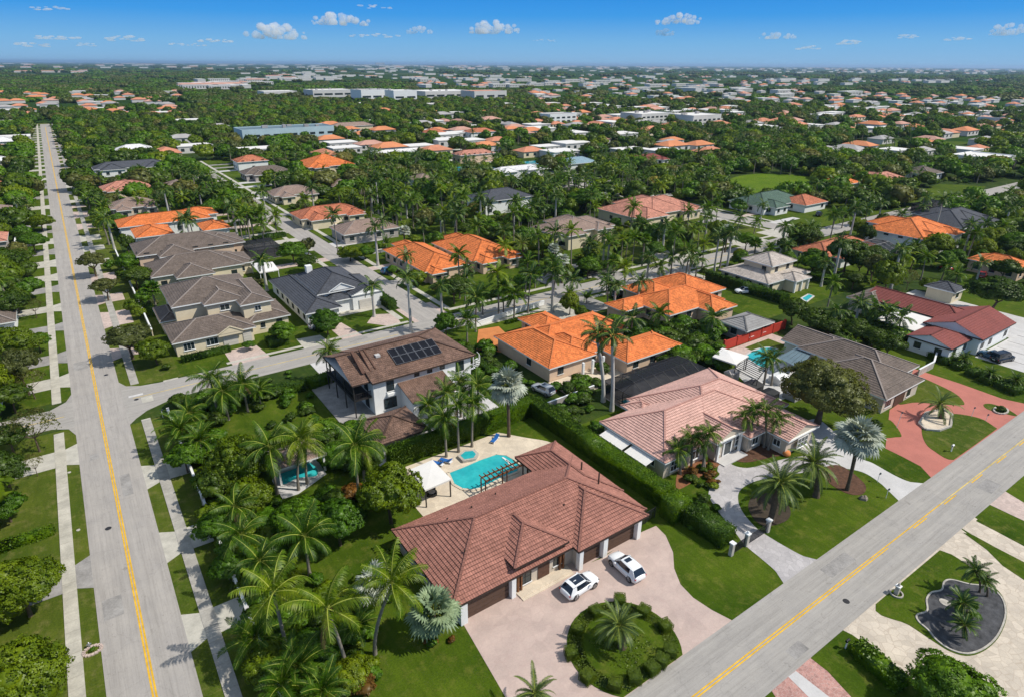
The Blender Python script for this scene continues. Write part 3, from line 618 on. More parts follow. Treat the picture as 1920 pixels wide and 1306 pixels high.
def hedge(name, path, width, h, label, mat='hedge', group=None, dens=40, L=.19, cat='hedge', rough=.10, z=0, closed=False, crisp=.55):
    """clipped hedge: leafy faces over a dark core, following a path of world points"""
    r = np.random.default_rng(int(abs(path[0][0])*7+abs(path[0][1])*3+1)); C = []; N = []
    core = MB(); n = len(path)
    for i in range(n-1 if not closed else n):
        a = np.array(path[i], float); b = np.array(path[(i+1) % n], float); d = b-a; l = np.linalg.norm(d); d /= l; q = np.array([-d[1], d[0]])
        for (area, base, u, v, nn) in (
            (l*width, a-q*width/2, d*l, q*width, (0, 0, 1)), (l*h, a-q*width/2, d*l, None, (-q[0], -q[1], 0)), (l*h, a+q*width/2, d*l, None, (q[0], q[1], 0)),
            (width*h, a-q*width/2, q*width, None, (-d[0], -d[1], 0)), (width*h, b-q*width/2, q*width, None, (d[0], d[1], 0))):
            m_ = max(3, int(area*dens)); s = r.random(m_)[:, None]; t = r.random(m_)[:, None]
            if v is None: P2 = base+u*s; Z = t*h
            else: P2 = base+u*s+v*t; Z = np.full((m_, 1), h)
            P3 = np.concatenate([P2, Z], 1); nv = np.tile(np.array(nn, float), (m_, 1))
            bump = np.sin(P3[:, :1]*1.9+1)*np.sin(P3[:, 1:2]*2.3)*np.sin(P3[:, 2:]*3+.5)
            P3 = P3+nv*(r.normal(size=(m_, 1))*rough*.6+bump*rough); C.append(P3); N.append(nv)
        ip = .12; e0 = a-q*(width/2-ip)+d*ip; e1 = b-q*(width/2-ip)-d*ip; e2 = b+q*(width/2-ip)-d*ip; e3 = a+q*(width/2-ip)+d*ip
        core.prism([tuple(e0), tuple(e1), tuple(e2), tuple(e3)], 0, h-ip)
    C = np.concatenate(C); N = np.concatenate(N); nl = unit(N+r.normal(size=N.shape)*crisp)
    V, Q = cards(r, C, nl, L, L*.7); NN = np.repeat(unit(N+r.normal(size=N.shape)*crisp*.6), 4, 0)
    cen = np.array([np.mean([p[0] for p in path]), np.mean([p[1] for p in path]), 0])
    CV = np.array(core.v); quads = np.concatenate([Q, np.array([f for f in core.f if len(f) == 4])+len(V)])
    V = np.concatenate([V, CV])-cen; cn = unit(CV-np.array([cen[0], cen[1], h*.5])); NN = np.concatenate([NN, cn])
    me = np_mesh(name, V, [quads], [MAT[mat]], None, NN)
    o = link(name, me, None, (cen[0], cen[1], z)); return sett(o, label, cat, group)
HAZE = 5e-5
# ------------------------------------------------------------ ground, far land
def M_far():
    m, n = _nt('land to the horizon')
    v = n.nodes.new('ShaderNodeNewGeometry').outputs['Position']
    a = _noise(n, v, .004, 6, .7); b_ = _noise(n, v, .03, 5, .75); d = _noise(n, _map(n, v, (1, 1, 1)), .0009, 4, .6); e = _noise(n, v, .25, 4, .7)
    c = _ramp(n, a, [(.3, (.022, .048, .014)), (.55, (.035, .075, .018)), (.75, (.075, .11, .03))])
    c = _mix(n, 'MULTIPLY', .9, c, _ramp(n, b_, [(.32, (.5, .55, .5)), (.66, (1.25, 1.2, 1.1))]))
    c = _mix(n, 'MULTIPLY', .6, c, _ramp(n, e, [(.3, (.6,)*3), (.7, (1.2,)*3)]))
    c = _mix(n, 'MIX', _ramp(n, d, [(.58, (0,)*3), (.72, (.55,)*3)]), c, (.20, .19, .14))
    bs = n.nodes.new('ShaderNodeBsdfDiffuse'); n.links.new(c, bs.inputs[0]); _out(n, bs.outputs[0]); return m
MAT['far'] = M_far()
mb = MB(); R_ = 60000
mb.face([(-R_, -3000, -.25), (R_, -3000, -.25), (R_, R_, -.25), (-R_, R_, -.25)]); o = link('ground', mb.mesh('ground', MAT['far'])); o['kind'] = 'structure'
rect('yards', -140, 5, 560, 720, 0, MAT['ground'])
# lawns of the nearer lots
LAWNS = [(-17.5, 36, -7.6, 108), (-.7, 30, 5, 104), (5.2, 25, 58, 104), (57, 20, 200, 64), (25, -30, 130, 18.8), (.9, 117.8, 56, 160), (64, 118, 128, 150), (56, 100, 200, 109.6),
         (-16, 119, -7.6, 735), (-.7, 118, 9, 735), (130, 118, 198, 160), (210, 118, 330, 175), (200, 60, 330, 109), (64, 150, 135, 215), (28, 160, 57, 420), (63, 215, 92, 420), (120, 75, 200, 109)]
for k, q in enumerate(LAWNS): rect('lawn', *q, .010+.0011*k, MAT['lawn' if k not in (0, 1, 9, 10) else 'lawn_dry'])
sheet('park_lawn', [(1345, 352), (1380, 332), (1440, 326), (1530, 334), (1490, 352), (1400, 362)], .035, MAT['park'], smooth=True)
sheet('park_lawn', [(1690, 372), (1760, 345), (1850, 350), (1800, 380)], .035, MAT['lawn'])
sheet('park_lawn', [(1590, 268), (1700, 262), (1850, 268), (1700, 278)], .035, MAT['lawn'])
sheet('canal', [(800, 318), (1000, 302), (1080, 300), (1000, 309), (880, 322), (810, 327)], .036, MAT['water_dark'])
sheet('park_lawn', [(780, 312), (960, 296), (1010, 296), (900, 308), (790, 322)], .035, MAT['lawn'])
# streets
rect('long_road', -7.75, 20, -.62, 742, .045, MAT['road_y'])
rect('cross_street', -.64, 109.8, 430, 117.3, .043, MAT['road_x'])
rect('cross_street', -70, 109.2, -7.73, 116.2, .043, MAT['road_x'])
rect('near_street', 14, 18.55, 420, 25.72, .045, MAT['road_x'])
rect('side_street', 57, 117.28, 63.6, 420, .042, MAT['road_y'])
rect('side_street', 199, 117.28, 207, 420, .042, MAT['road_y'])
sheet('street_corner', [(-.66, 104), (.4, 105.6), (2.2, 107.5), (5, 108.9), (10, 109.9), (-.66, 109.9)], .0415, MAT['road_x'], px=False)
sheet('street_corner', [(-.66, 121.5), (.3, 119), (2.4, 117.8), (6, 117.2), (-.66, 117.2)], .0415, MAT['road_x'], px=False)
sheet('street_corner', [(-7.7, 121), (-8.6, 118.2), (-11, 116.1), (-7.7, 116.1)], .0415, MAT['road_x'], px=False)
sheet('street_corner', [(-7.7, 105), (-8.6, 107.8), (-11, 109.3), (-7.7, 109.3)], .0415, MAT['road_x'], px=False)
sheet('street_end', [(-12, 738), (4, 738), (4, 752), (-12, 752)], .05, MAT['lawn_dry'], px=False)
def stripe(name, x0, y0, x1, y1, mat='yellow', z=.053): 
    o = rect(name, x0, y0, x1, y1, z, MAT[mat]); return o
stripe('centre_line', -4.38, 20, -4.21, 700); stripe('centre_line', -4.12, 20, -3.95, 700)
stripe('centre_line', 0.8, 113.3, 50, 113.45, 'yellow_old'); stripe('centre_line', -20, 112.6, -9, 112.75, 'yellow_old')
stripe('centre_line', 60, 113.35, 195, 113.5, 'yellow_old')
stripe('centre_line', 14, 22.20, 84, 22.34, 'yellow'); stripe('centre_line', 14, 21.92, 70, 22.06, 'yellow')
stripe('centre_line', 84.002, 22.20, 120, 22.34, 'yellow_old')
for k in range(9): stripe('centre_dash', 68+k*8.2, 21.90, 71.4+k*8.2, 22.06, 'yellow') if k else None
# concrete patches and manhole by the corner
for px, py, a, b in ((855, 0, 0, 0),):
    pass
rect('concrete_patch', 1.9, 110.6, 3.6, 112.9, .052, MAT['concrete']); rect('concrete_patch', .2, 113.9, 2.4, 114.6, .052, MAT['concrete_white'])
rect('concrete_patch', 6, 117.1, 8.4, 117.7, .055, MAT['concrete'])
# sidewalks: slabs near, one strip beyond
def slab_walk(x0, x1, y0, y1, mat, near=134., step=1.55, label=None):
    base = rect('sidewalk', x0, y0, x1, y1, .055, MAT['mulch'] if False else MAT['concrete'])
    r = random.Random(int(y0)); yy = y0; mb = MB(); mb.box(0, 0, 0, x1-x0, step-.035, .028); me = mb.mesh('slab', MAT[mat])
    while yy < min(y1, near)-step:
        o = link('slab', me, base, (x0, yy, .057+r.uniform(-.004, .006))); yy += step
    if y1 > near:
        mb = MB(); mb.box(x0, yy, .05, x1, y1, .075); o = link('paving', mb.mesh('paving', MAT[mat]), base); 
    return base
def M_slabs():
    m = M_plain('sidewalk concrete', (.50, .465, .385), .88, .22, .55); n = m.node_tree
    return m
MAT['slab'] = M_slabs(); MAT['slab_g'] = M_plain('shade toned sidewalk concrete', (.40, .375, .33), .88, .25, .6)  # right-hand walk: darker copy of the concrete, shade put into its colour
slab_walk(-10.55, -9.25, 36, 107.2, 'slab', 200); slab_walk(-10.55, -9.25, 118.4, 740, 'slab', 170)
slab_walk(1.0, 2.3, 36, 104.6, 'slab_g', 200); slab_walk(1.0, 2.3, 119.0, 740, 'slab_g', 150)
# driveways that cut the verges into islands
LG = [(52.8, 68.8), (73.0, 96.7), (101.4, 106.9), (118.7, 125.0), (129.8, 136.8), (141.7, 155.8), (159.8, 169.5), (174.1, 185.5), (190.5, 196.2), (202.2, 211.0), (218, 226), (232, 240), (246.7, 256.7), (260.2, 269.4), (273.3, 285.4), (287.6, 302.1), (309.3, 326.1), (333.0, 353.8)]
RG = [(47.2, 53.9), (57.7, 68.4), (72.8, 84.9), (89.6, 101.4), (119.9, 133.0), (138, 152), (161.9, 169.5), (176, 188), (196, 206), (212, 224), (230, 238), (245.7, 257.0), (265.5, 277.5), (289.4, 298.7), (303.5, 311.0), (316.3, 331.4), (338.8, 351.2)]
k = 370
while k < 720:
    LG.append((k, k+11)); RG.append((k+4, k+16)); k += 17
def drives(G_, xa, xb, xc, xd, mats, side):
    r = random.Random(3)
    for (a0, a1), (b0, b1) in zip(G_[:-1], G_[1:]):
        if b0-a1 > 8 and a1 > 100 and b0 < 122: continue
        lo, hi = a1, b0; mt = r.choice(mats)
        fl = min(.9, (hi-lo)*.22)
        # apron between road and sidewalk, flared at the road
        o = sheet('driveway_apron', [(xa, lo-fl), (xb, lo), (xb, hi), (xa, hi+fl)], .046, MAT[mt], px=False)
        o = rect('driveway', xc, lo, xd, hi, .047, MAT[mt])
drives(LG, -7.74, -9.26, -10.54, -17.4, ['concrete_grey', 'concrete_grey', 'concrete'], -1)
drives(RG, -.64, 1.01, 2.29, 5.0, ['pink_paver', 'concrete', 'concrete', 'pink_paver'], 1)
for (a, b, xx) in ((-10.54, -7.7, 0),): pass
# near-street driveways and gardens
sheet('pink_drive', [(868, 1168), (950, 1310), (1170, 1312), (1372, 1162), (1335, 1143), (1300, 1120), (1276, 1095), (1264, 1065), (1262, 1035), (1248, 1003), (1230, 985), (1195, 1000), (1130, 1045), (1042, 1080)], .030, MAT['pink_stamp'])
rect('garage_threshold', 23.4, 40.2, 47.2, 42.2, .0285, MAT['pink_stamp'])
sheet('porch_floor', [(29.6, 40.3), (36.6, 40.2), (36.9, 45), (29.4, 45)], .18, MAT['deck'], px=False)
sheet('pool_deck', [(27.2, 57.5), (27.2, 69.2), (46, 69.4), (48.5, 66), (51, 62.5), (49.5, 60), (49.3, 54)], .05, MAT['deck'], px=False, smooth=True, sharp=(0, 1, 2, 6))
# pink house
sheet('stamped_drive', [(1352, 858), (1345, 880), (1349, 889), (1335, 902), (1329, 921), (1331, 934), (1352, 965), (1376, 994), (1397, 1021), (1428, 1047), (1455, 1071), (1470, 1094), (1534, 1049), (1507, 1042), (1471, 1023), (1430, 998), (1413, 984), (1393, 960), (1384, 938), (1388, 918), (1412, 903), (1452, 893), (1500, 886), (1560, 872), (1560, 850), (1480, 858), (1440, 868), (1401, 876.5), (1372, 870), (1362, 855)], .032, MAT['grey_stamp'], smooth=True, sharp=(10, 11, 12))
sheet('garage_drive', [(1500, 845), (1560, 872), (1616, 884), (1654, 908), (1686, 939), (1732, 905.5), (1707, 903), (1678, 891), (1637, 868), (1610, 855), (1565, 810), (1530, 785), (1500, 800)], .034, MAT['concrete_white'], smooth=True, sharp=(3, 4, 5, 12, 0))
sheet('mulch_bed', [(1296, 905), (1320, 888), (1352, 868), (1345, 850), (1280, 870), (1268, 915)], .045, MAT['orange_mulch'], smooth=True)
sheet('mulch_bed', [(1375, 860), (1400, 866), (1440, 858), (1478, 846), (1440, 815), (1395, 815), (1372, 840)], .045, MAT['mulch'], smooth=True)
sheet('tree_ring', [(1540, 880), (1575, 872), (1620, 905), (1618, 925), (1590, 925), (1555, 905)], .05, MAT['mulch'], smooth=True)
sheet('tree_ring', [(1404, 955), (1412, 930), (1450, 925), (1480, 950), (1475, 975), (1430, 985)], .05, MAT['soil'], smooth=True)
# red drive next door
sheet('red_drive', [(1755, 905), (1799, 872), (1879, 813), (1917, 789), (1940, 775), (1925, 757), (1879, 747), (1798, 718), (1711, 690), (1690, 703), (1684, 757), (1668, 768), (1660, 840), (1691, 855), (1726, 873.4)], .030, MAT['red_drive'])
sheet('drive_lawn', [(1684, 703), (1718, 704.5), (1758, 720.6), (1793, 739), (1808, 755.5), (1800, 759), (1771, 758), (1718, 754), (1683, 757), (1676, 734)], .06, MAT['lawn_dry'], smooth=True)
sheet('drive_lawn', [(1728, 805), (1734, 828), (1750, 844), (1788, 861.5), (1830, 832), (1869.5, 803), (1847, 788), (1820, 779.6), (1785, 775.5), (1735, 782)], .06, MAT['lawn_dry'], smooth=True, sharp=(3, 4, 5))
sheet('drive_lawn', [(1844, 758), (1860, 757), (1889, 767), (1907, 779.5), (1879, 774), (1852, 767)], .06, MAT['lawn_dry'], smooth=True)
sheet('drive_lawn', [(1650, 790), (1670, 788), (1690, 815), (1680, 819), (1655, 818)], .06, MAT['lawn'], smooth=True)
sheet('side_lawn', [(1692, 680), (1745, 690), (1925, 752), (1925, 735), (1760, 668), (1700, 655)], .028, MAT['lawn'])
# across the near street
sheet('brick_drive', [(1434, 1275), (1505, 1218), (1552, 1258), (1600, 1310), (1470, 1330)], .033, MAT['red_paver'])
sheet('brick_drive_band', [(1478, 1268), (1492, 1257), (1560, 1310), (1530, 1320)], .042, MAT['concrete_white'])
sheet('tan_drive', [(1562, 1171), (1789, 981), (1925, 1085), (1925, 1400), (1840, 1400), (1704, 1265), (1662, 1236), (1618, 1204), (1597, 1189)], .031, MAT['tan_stamp'])
sheet('island_lawn', [(1642, 1132), (1762, 1031), (1784, 1039), (1823, 1065), (1850, 1088), (1878, 1115), (1888, 1150), (1875, 1190), (1849, 1217), (1817, 1229), (1784, 1222), (1752, 1203), (1704, 1171)], .06, MAT['lawn'], smooth=True, sharp=(0, 1))
OVAL = [(1770, 1091), (1784, 1087), (1817, 1095), (1850, 1100), (1876, 1118), (1885, 1150), (1872, 1188), (1848, 1213), (1817, 1225), (1785, 1219), (1757, 1201), (1740, 1181), (1722, 1165), (1719, 1153), (1738, 1145), (1737, 1124), (1746, 1111), (1765, 1106)]
sheet('gravel_bed', OVAL, .075, MAT['gravel'], smooth=True)
smooth_poly.sharp = (); pts = smooth_poly([W(*q) for q in OVAL]); mb = MB()
for a, b in zip(pts, pts[1:]+pts[:1]): mb.bar((*a, .10), (*b, .10), .17, .10)
solid('bed_edging', mb, MAT['stone'], 'wavy white concrete edging around the black gravel oval across the street', 'edging')
sheet('sliver_lawn', [(1806, 998), (1825, 1003), (1865, 1025), (1925, 1056), (1925, 1090), (1880, 1060), (1850, 1030)], .06, MAT['lawn'])
sheet('tan_drive', [(1789, 981), (1815, 961), (1865, 994), (1925, 1026), (1925, 1056), (1865, 1025), (1825, 1003)], .033, MAT['tan_stamp'])
sheet('drive_lawn', [(1829.7, 976), (1855, 953), (1925, 978), (1925, 1026), (1865, 994)], .06, MAT['lawn'])
sheet('rose_drive', [(1840, 938), (1866, 909), (1925, 945), (1925, 978)], .033, MAT['pink_paver'])
sheet('drive_lawn', [(1520, 1233), (1577, 1186), (1597, 1189), (1618, 1204), (1662, 1236), (1704, 1265), (1840, 1400), (1640, 1400), (1600, 1310), (1552, 1258)], .058, MAT['lawn'])
# yellow-orange courtyards
sheet('terracotta_court', [(893, 655), (897, 618), (935, 612), (958, 634), (940, 660)], .035, MAT['orange_floor'])
sheet('paver_drive', [(614, 612), (640, 605), (700, 640), (660, 652)], .034, MAT['pink_paver'])
sheet('paver_drive', [(688, 606), (700, 590), (740, 588), (752, 606), (735, 612)], .034, MAT['pink_paver'])
sheet('rose_drive', [(420, 660), (478, 645), (506, 668), (440, 690)], .034, MAT['pink_paver'])
sheet('side_drive', [(556, 636), (600, 628), (628, 648), (572, 655)], .034, MAT['concrete'])
sheet('street_walk', [(17, 118.3), (55, 118.3), (55, 119.2), (17, 119.2)], .04, MAT['concrete'], px=False)
sheet('street_walk', [(66, 107.4), (150, 107.4), (150, 108.6), (66, 108.6)], .04, MAT['concrete'], px=False)
sheet('street_walk', [(66, 119.6), (197, 119.6), (197, 120.8), (66, 120.8)], .04, MAT['concrete'], px=False)
for (px, py, wd, dp, mt) in ((800, 590, 9, 9, 'pink_paver'), (1050, 530, 8, 12, 'concrete_grey'), (1110, 505, 9, 14, 'concrete_grey'), (1350, 440, 14, 9, 'concrete'), (1250, 480, 9, 9, 'concrete'), (1400, 425, 10, 8, 'concrete')):
    x, y = W(px, py); rect('driveway', x-wd/2, 117.25, x+wd/2, 118+dp, .041, MAT[mt])
for (x0, y0, x1, y1, mt) in ((93, 100, 99, 109.9, 'concrete_grey'), (84, 100, 90, 109.9, 'concrete'), (40, 100.5, 46, 109.9, 'concrete'), (30, 88, 33.5, 109.9, 'concrete_white'), (118, 84, 124, 109.9, 'concrete_grey'), (128, 100, 136, 109.9, 'concrete')):
    rect('driveway', x0, y0, x1, y1, .0405, MAT[mt])
# side-street sidewalks and verge cuts
for x0, x1 in ((53.6, 54.9), (65.6, 66.9), (195.5, 196.8), (209, 210.2)):
    rect('sidewalk', x0, 121, x1, 410, .040, MAT['concrete'])
r_ = random.Random(5); yy = 130
while yy < 400:
    for (xa, xb) in ((40, 57), (63.5, 80), (186, 199), (207, 222)):
        if r_.random() < .75: rect('driveway', xa, yy, xb, yy+r_.uniform(3, 5.5), .0385+r_.random()*.001, MAT[r_.choice(['concrete', 'pink_paver', 'concrete_white', 'concrete_grey'])])
    yy += r_.uniform(11, 16)
# worn repairs and covers in the carriageways
r_ = random.Random(8)
for (x0, y0, w_, d_) in ((-7.2, 62, 1.8, 3.2), (-3.4, 84, 1.2, 5.5), (-6.9, 131, 2.2, 4), (-2.8, 172, 1.4, 6), (-6.4, 96, 1.1, 1.6)): rect('road_patch', x0, y0, x0+w_, y0+d_, .0495, MAT['concrete_grey'])
for (x0, y0, w_, d_) in ((60, 23.1, 5, 1.5), (92, 19.4, 3.4, 1.8), (47, 19.2, 2.2, 1.2), (12.5, 112, 1.6, 1.4), (40, 115, 4, 1.2), (80, 111, 3, 1.4)): rect('road_patch', x0, y0, x0+w_, y0+d_, .0495, MAT['concrete_grey'])
for (x, y, lb) in ((-5.6, 78, 'dark round manhole cover in the left lane of the long road'), (1.2, 112.6, 'manhole cover in the mouth of the cross street'), (58, 20.4, 'manhole cover in the near street'), (-2.2, 126, 'manhole cover past the junction on the long road')):
    solid('manhole_cover', MB().prism([(x+.36*math.cos(i*.5236), y+.36*math.sin(i*.5236)) for i in range(12)], .03, .056), MAT['frame_dark'], lb, 'manhole')
# ------------------------------------------------------------ houses
LOWR = []
RECTS = []       # footprints kept clear of scattered trees
LAND = []        # (x, y, words) landmarks used in labels
_wc = {}
def window_mesh(w, h, fm, mull=1):
    key = (round(w, 2), round(h, 2), fm, mull)
    if key not in _wc:
        a = MB(); t = .07
        for (x0, x1, z0, z1) in ((-w/2, w/2, 0, t), (-w/2, w/2, h-t, h), (-w/2, -w/2+t, t, h-t), (w/2-t, w/2, t, h-t)): a.box(x0, -.06, z0, x1, .02, z1, 0, True)
        for i in range(mull): x = -w/2+w*(i+1)/(mull+1); a.box(x-.03, -.05, t, x+.03, .02, h-t)
        if h > 1.5: a.box(-w/2+t, -.048, h*.5-.025, w/2-t, .018, h*.5+.025)
        b = MB(); b.box(-w/2+.02, -.02, .02, w/2-.02, .015, h-.02)
        s = MB(); s.box(-w/2-.1, -.14, -.09, w/2+.1, .02, -.004, 0, True)
        _wc[key] = (a.mesh('window', MAT[fm]), b.mesh('pane', MAT['glass']), s.mesh('sill', MAT['trim']))
    return _wc[key]
def roof_planes(x0, y0, x1, y1, z, p, gable=''):
    """list of planes: origin, u dir, v dir, ulo(v), uhi(v), vmax; plus ridge and hip lines"""
    w, d = x1-x0, y1-y0; out = []; lines = []
    horiz = (w >= d) if not ('X' in gable or 'Y' in gable) else ('X' in gable)
    if horiz:
        h = d/2; zr = z+h*p; a = 0 if 'W' in gable else h; b = 0 if 'E' in gable else h
        rx0, rx1, ym = x0+a, x1-b, y0+h
        out.append(((x0, y0), (1, 0), (0, 1), a/h, w, b/h, h)); out.append(((x1, y1), (-1, 0), (0, -1), b/h, w, a/h, h))
        if a: out.append(((x0, y1), (0, -1), (1, 0), 1, d, 1, h)); lines += [((x0, y0, z), (rx0, ym, zr)), ((x0, y1, z), (rx0, ym, zr))]
        if b: out.append(((x1, y0), (0, 1), (-1, 0), 1, d, 1, h)); lines += [((x1, y0, z), (rx1, ym, zr)), ((x1, y1, z), (rx1, ym, zr))]
        if rx1 > rx0+.05: lines.append(((rx0, ym, zr), (rx1, ym, zr)))
    else:
        h = w/2; zr = z+h*p; a = 0 if 'S' in gable else h; b = 0 if 'N' in gable else h
        ry0, ry1, xm = y0+a, y1-b, x0+h
        out.append(((x1, y0), (0, 1), (-1, 0), a/h, d, b/h, h)); out.append(((x0, y1), (0, -1), (1, 0), b/h, d, a/h, h))
        if a: out.append(((x0, y0), (1, 0), (0, 1), 1, w, 1, h)); lines += [((x0, y0, z), (xm, ry0, zr)), ((x1, y0, z), (xm, ry0, zr))]
        if b: out.append(((x1, y1), (-1, 0), (0, -1), 1, w, 1, h)); lines += [((x0, y1, z), (xm, ry1, zr)), ((x1, y1, z), (xm, ry1, zr))]
        if ry1 > ry0+.05: lines.append(((xm, ry0, zr), (xm, ry1, zr)))
    return out, lines, horiz
class House:
    def __init__(s, name, label, x, y, roof='r_grey', wall='cream', ridge='ridge_grey', fascia='trim', mode=0, cat='house', group=None, short=None, course=.42, tile=.30):
        s.o = thing(name, (x, y, 0), label, cat, group); s.roofm, s.wallm, s.ridgem, s.fasm, s.mode, s.course, s.tile = roof, wall, ridge, fascia, mode, course, tile
        s.blocks = []; s.r = random.Random(int(x*3+y*5)); s.k = 0
        if short: LAND.append((x, y, short))
    def block(s, x0, y0, x1, y1, ze=3.0, p=.42, gable='', over=.6, wall=True, z0=0, wallm=None, wy0=None, wx0=None, roofm=None, foot=True):
        s.k += 1; e = .004*s.k; mats = roofm or s.roofm
        if foot: RECTS.append((x0-.6, y0-(.6 if y0 < 118 else 3 if y0 < 330 else 6), x1+.6, y1+.6)); LOWR.append((x0-2, y0-(1 if y0 < 118 else 13 if y0 < 330 else 22), x1+1, y0))
        planes, lines, hz = roof_planes(x0, y0, x1, y1, ze+e, p, gable)
        mb = MB(); tb = MB(); sl = math.sqrt(1+p*p); dz = .10
        for (o, u, v, la, w, lb, h) in planes:
            def P3(uu, vv, lift=0): return (o[0]+u[0]*uu+v[0]*vv, o[1]+u[1]*uu+v[1]*vv, ze+e+vv*p+lift)
            if s.mode < 2:
                n = max(2, int(h*sl/s.course)) if s.mode == 0 else max(2, int(h*sl/s.course))
                if s.mode == 1 or s.mode == 0:
                    for i in range(n):
                        v0, v1 = h*i/n, h*(i+1)/n
                        q = [(la*v0, v0, .055), (w-lb*v0, v0, .055), (w-lb*v1, v1, .0), (la*v1, v1, .0)]
                        if w-lb*v1-la*v1 < .02: q = q[:3]
                        mb.face([P3(a, b, c) for a, b, c in q], 0, [(a+.17*(i % 2), b*sl) for a, b, c in q])
                        if i: mb.face([P3(la*v0, v0, -.01), P3(w-lb*v0, v0, -.01), P3(w-lb*v0, v0, .055), P3(la*v0, v0, .055)], 0, [(la*v0, v0*sl-.02), (w-lb*v0, v0*sl-.02), (w-lb*v0, v0*sl), (la*v0, v0*sl)])
            else:
                q = [(0, 0), (w, 0), (w-lb*h, h), (la*h, h)]
                if w-lb*h-la*h < .02: q = q[:3]
                mb.face([P3(a, b) for a, b in q], 0, [(a, b*sl) for a, b in q])
                if s.mode == 3:
                    n = max(2, int(h*sl/s.course)); t = s.tile
                    for i in range(n):
                        v0, v1 = h*i/n, h*(i+1)/n+.02; vm = (v0+v1)/2
                        ua, ub = la*vm, w-lb*vm; a = math.ceil(ua/t)*t-t
                        while a < ub:
                            c0, c1 = max(a, ua), min(a+t, ub)
                            if c1-c0 > .06:
                                L_ = .09+s.r.uniform(-.012, .012); m_ = (c0+c1)/2; cr = .018
                                A, B_, C_ = P3(c0, v0, L_), P3(m_, v0, L_+cr), P3(c1, v0, L_); D, E_, F_ = P3(c0, v1, .018), P3(m_, v1, .018+cr), P3(c1, v1, .018)
                                uva, uvb, uvc = (c0+.01, v0*sl+.05), (m_, v0*sl+.05), (c1-.01, v0*sl+.05); uvd, uve, uvf = (c0+.01, v1*sl-.05), (m_, v1*sl-.05), (c1-.01, v1*sl-.05)
                                tb.face([A, B_, E_, D], 0, [uva, uvb, uve, uvd]); tb.face([B_, C_, F_, E_], 0, [uvb, uvc, uvf, uve])
                                tb.face([P3(c0, v0, .0), P3(c1, v0, .0), C_, B_, A], 1, [uva, uvc, uvc, uvb, uva])  # riser faces coloured dark to strengthen the shadow lines between courses
                            a += t
        # soffit and gable triangles
        mb.face([(x0, y0, ze-.02), (x0, y1, ze-.02), (x1, y1, ze-.02), (x1, y0, ze-.02)], 1)
        ro = part('roof', mb, [MAT[mats], MAT['trim']], s.o)
        if tb.f:
            t_ = part('roof_tiles', tb, [MAT[mats], MAT['r_shadep' if mats == 'r_pink' else 'r_joint']], ro); t_['kind'] = 'stuff'
        rb = MB()
        for a, b in lines:
            L_ = (Vector(b)-Vector(a)).length; nseg = max(1, int(L_/.45)) if s.mode in (0, 3) else 1
            for i in range(nseg):
                p0 = Vector(a).lerp(Vector(b), i/nseg); p1 = Vector(a).lerp(Vector(b), (i+1)/nseg); up = Vector((0, 0, .07))
                rb.bar(p0+up+(Vector((0, 0, .03)) if s.mode in (0, 3) else up*0), p1+up, .26 if s.mode != 2 else .3, .12 if s.mode != 2 else .1)
        part('ridge_caps', rb, MAT[s.ridgem], ro)
        # fascia ring
        fb = MB(); hh = .2; tt = .05
        fb.box(x0, y0, ze-hh, x1, y0+tt, ze+.03); fb.box(x0, y1-tt, ze-hh, x1, y1, ze+.03); fb.box(x0, y0+tt, ze-hh, x0+tt, y1-tt, ze+.03); fb.box(x1-tt, y0+tt, ze-hh, x1, y1-tt, ze+.03)
        part('fascia', fb, MAT[s.fasm], s.o)
        if wall:
            ov = over+e; wb = MB(); a0, b0, a1, b1 = wx0 if wx0 is not None else x0+ov, wy0 if wy0 is not None else y0+ov, x1-ov, y1-ov
            wb.box(a0, b0, z0, a1, b1, ze-.03)
            zr = ze+min(x1-x0, y1-y0)/2*p
            for g in gable:
                if g in 'SN' and not hz:
                    yy = y0+.25 if g == 'S' else y1-.25; xm = (x0+x1)/2
                    wb.face([(x0+.2, yy, ze), (x1-.2, yy, ze), (xm, yy, zr-.12)]); wb.box(x0+.2, min(yy, b0), ze-.25, x1-.2, min(yy, b0)+.1, ze)
                if g in 'EW' and hz:
                    xx = x0+.25 if g == 'W' else x1-.25; ym = (y0+y1)/2
                    wb.face([(xx, y0+.2, ze), (xx, y1-.2, ze), (xx, ym, zr-.12)])
            part('wall', wb, MAT[wallm or s.wallm], s.o)
            s.blocks.append((a0, b0, a1, b1, ze, z0))
        return s
    def win(s, face, x, y, z, w, h, fm='frame_dark', mull=1, sill=True):
        f, pn, sl = window_mesh(w, h, fm, mull)
        rz = {'S': 0, 'W': -math.pi/2, 'E': math.pi/2, 'N': math.pi}[face]
        o = link('window', f, s.o, (x-s.o.location[0], y-s.o.location[1], z), rz); link('pane', pn, o)
        if sill: link('sill', sl, o)
        return o
    def auto(s, gap=3.6, fm='frame_dark', w=1.3, h=1.2, faces='SW', skip=.2):
        for (a0, b0, a1, b1, ze, z0) in s.blocks:
            for zz in ([z0+1.0] if ze-z0 < 4.6 else [z0+1.0, z0+4.0]):
                if 'S' in faces and a1-a0 > 2.5:
                    n = max(1, int((a1-a0)/gap))
                    for i in range(n):
                        if s.r.random() > skip: s.win('S', a0+(a1-a0)*(i+.5)/n, b0-.01, zz, w, h, fm)
                if 'W' in faces and b1-b0 > 2.5:
                    n = max(1, int((b1-b0)/gap))
                    for i in range(n):
                        if s.r.random() > skip: s.win('W', a0-.01, b0+(b1-b0)*(i+.5)/n, zz, w, h, fm)
    def box(s, name, x0, y0, z0, x1, y1, z1, mat, label=None):
        return part(name, MB().box(x0, y0, z0, x1, y1, z1, 0, True), MAT[mat], s.o, label=label)
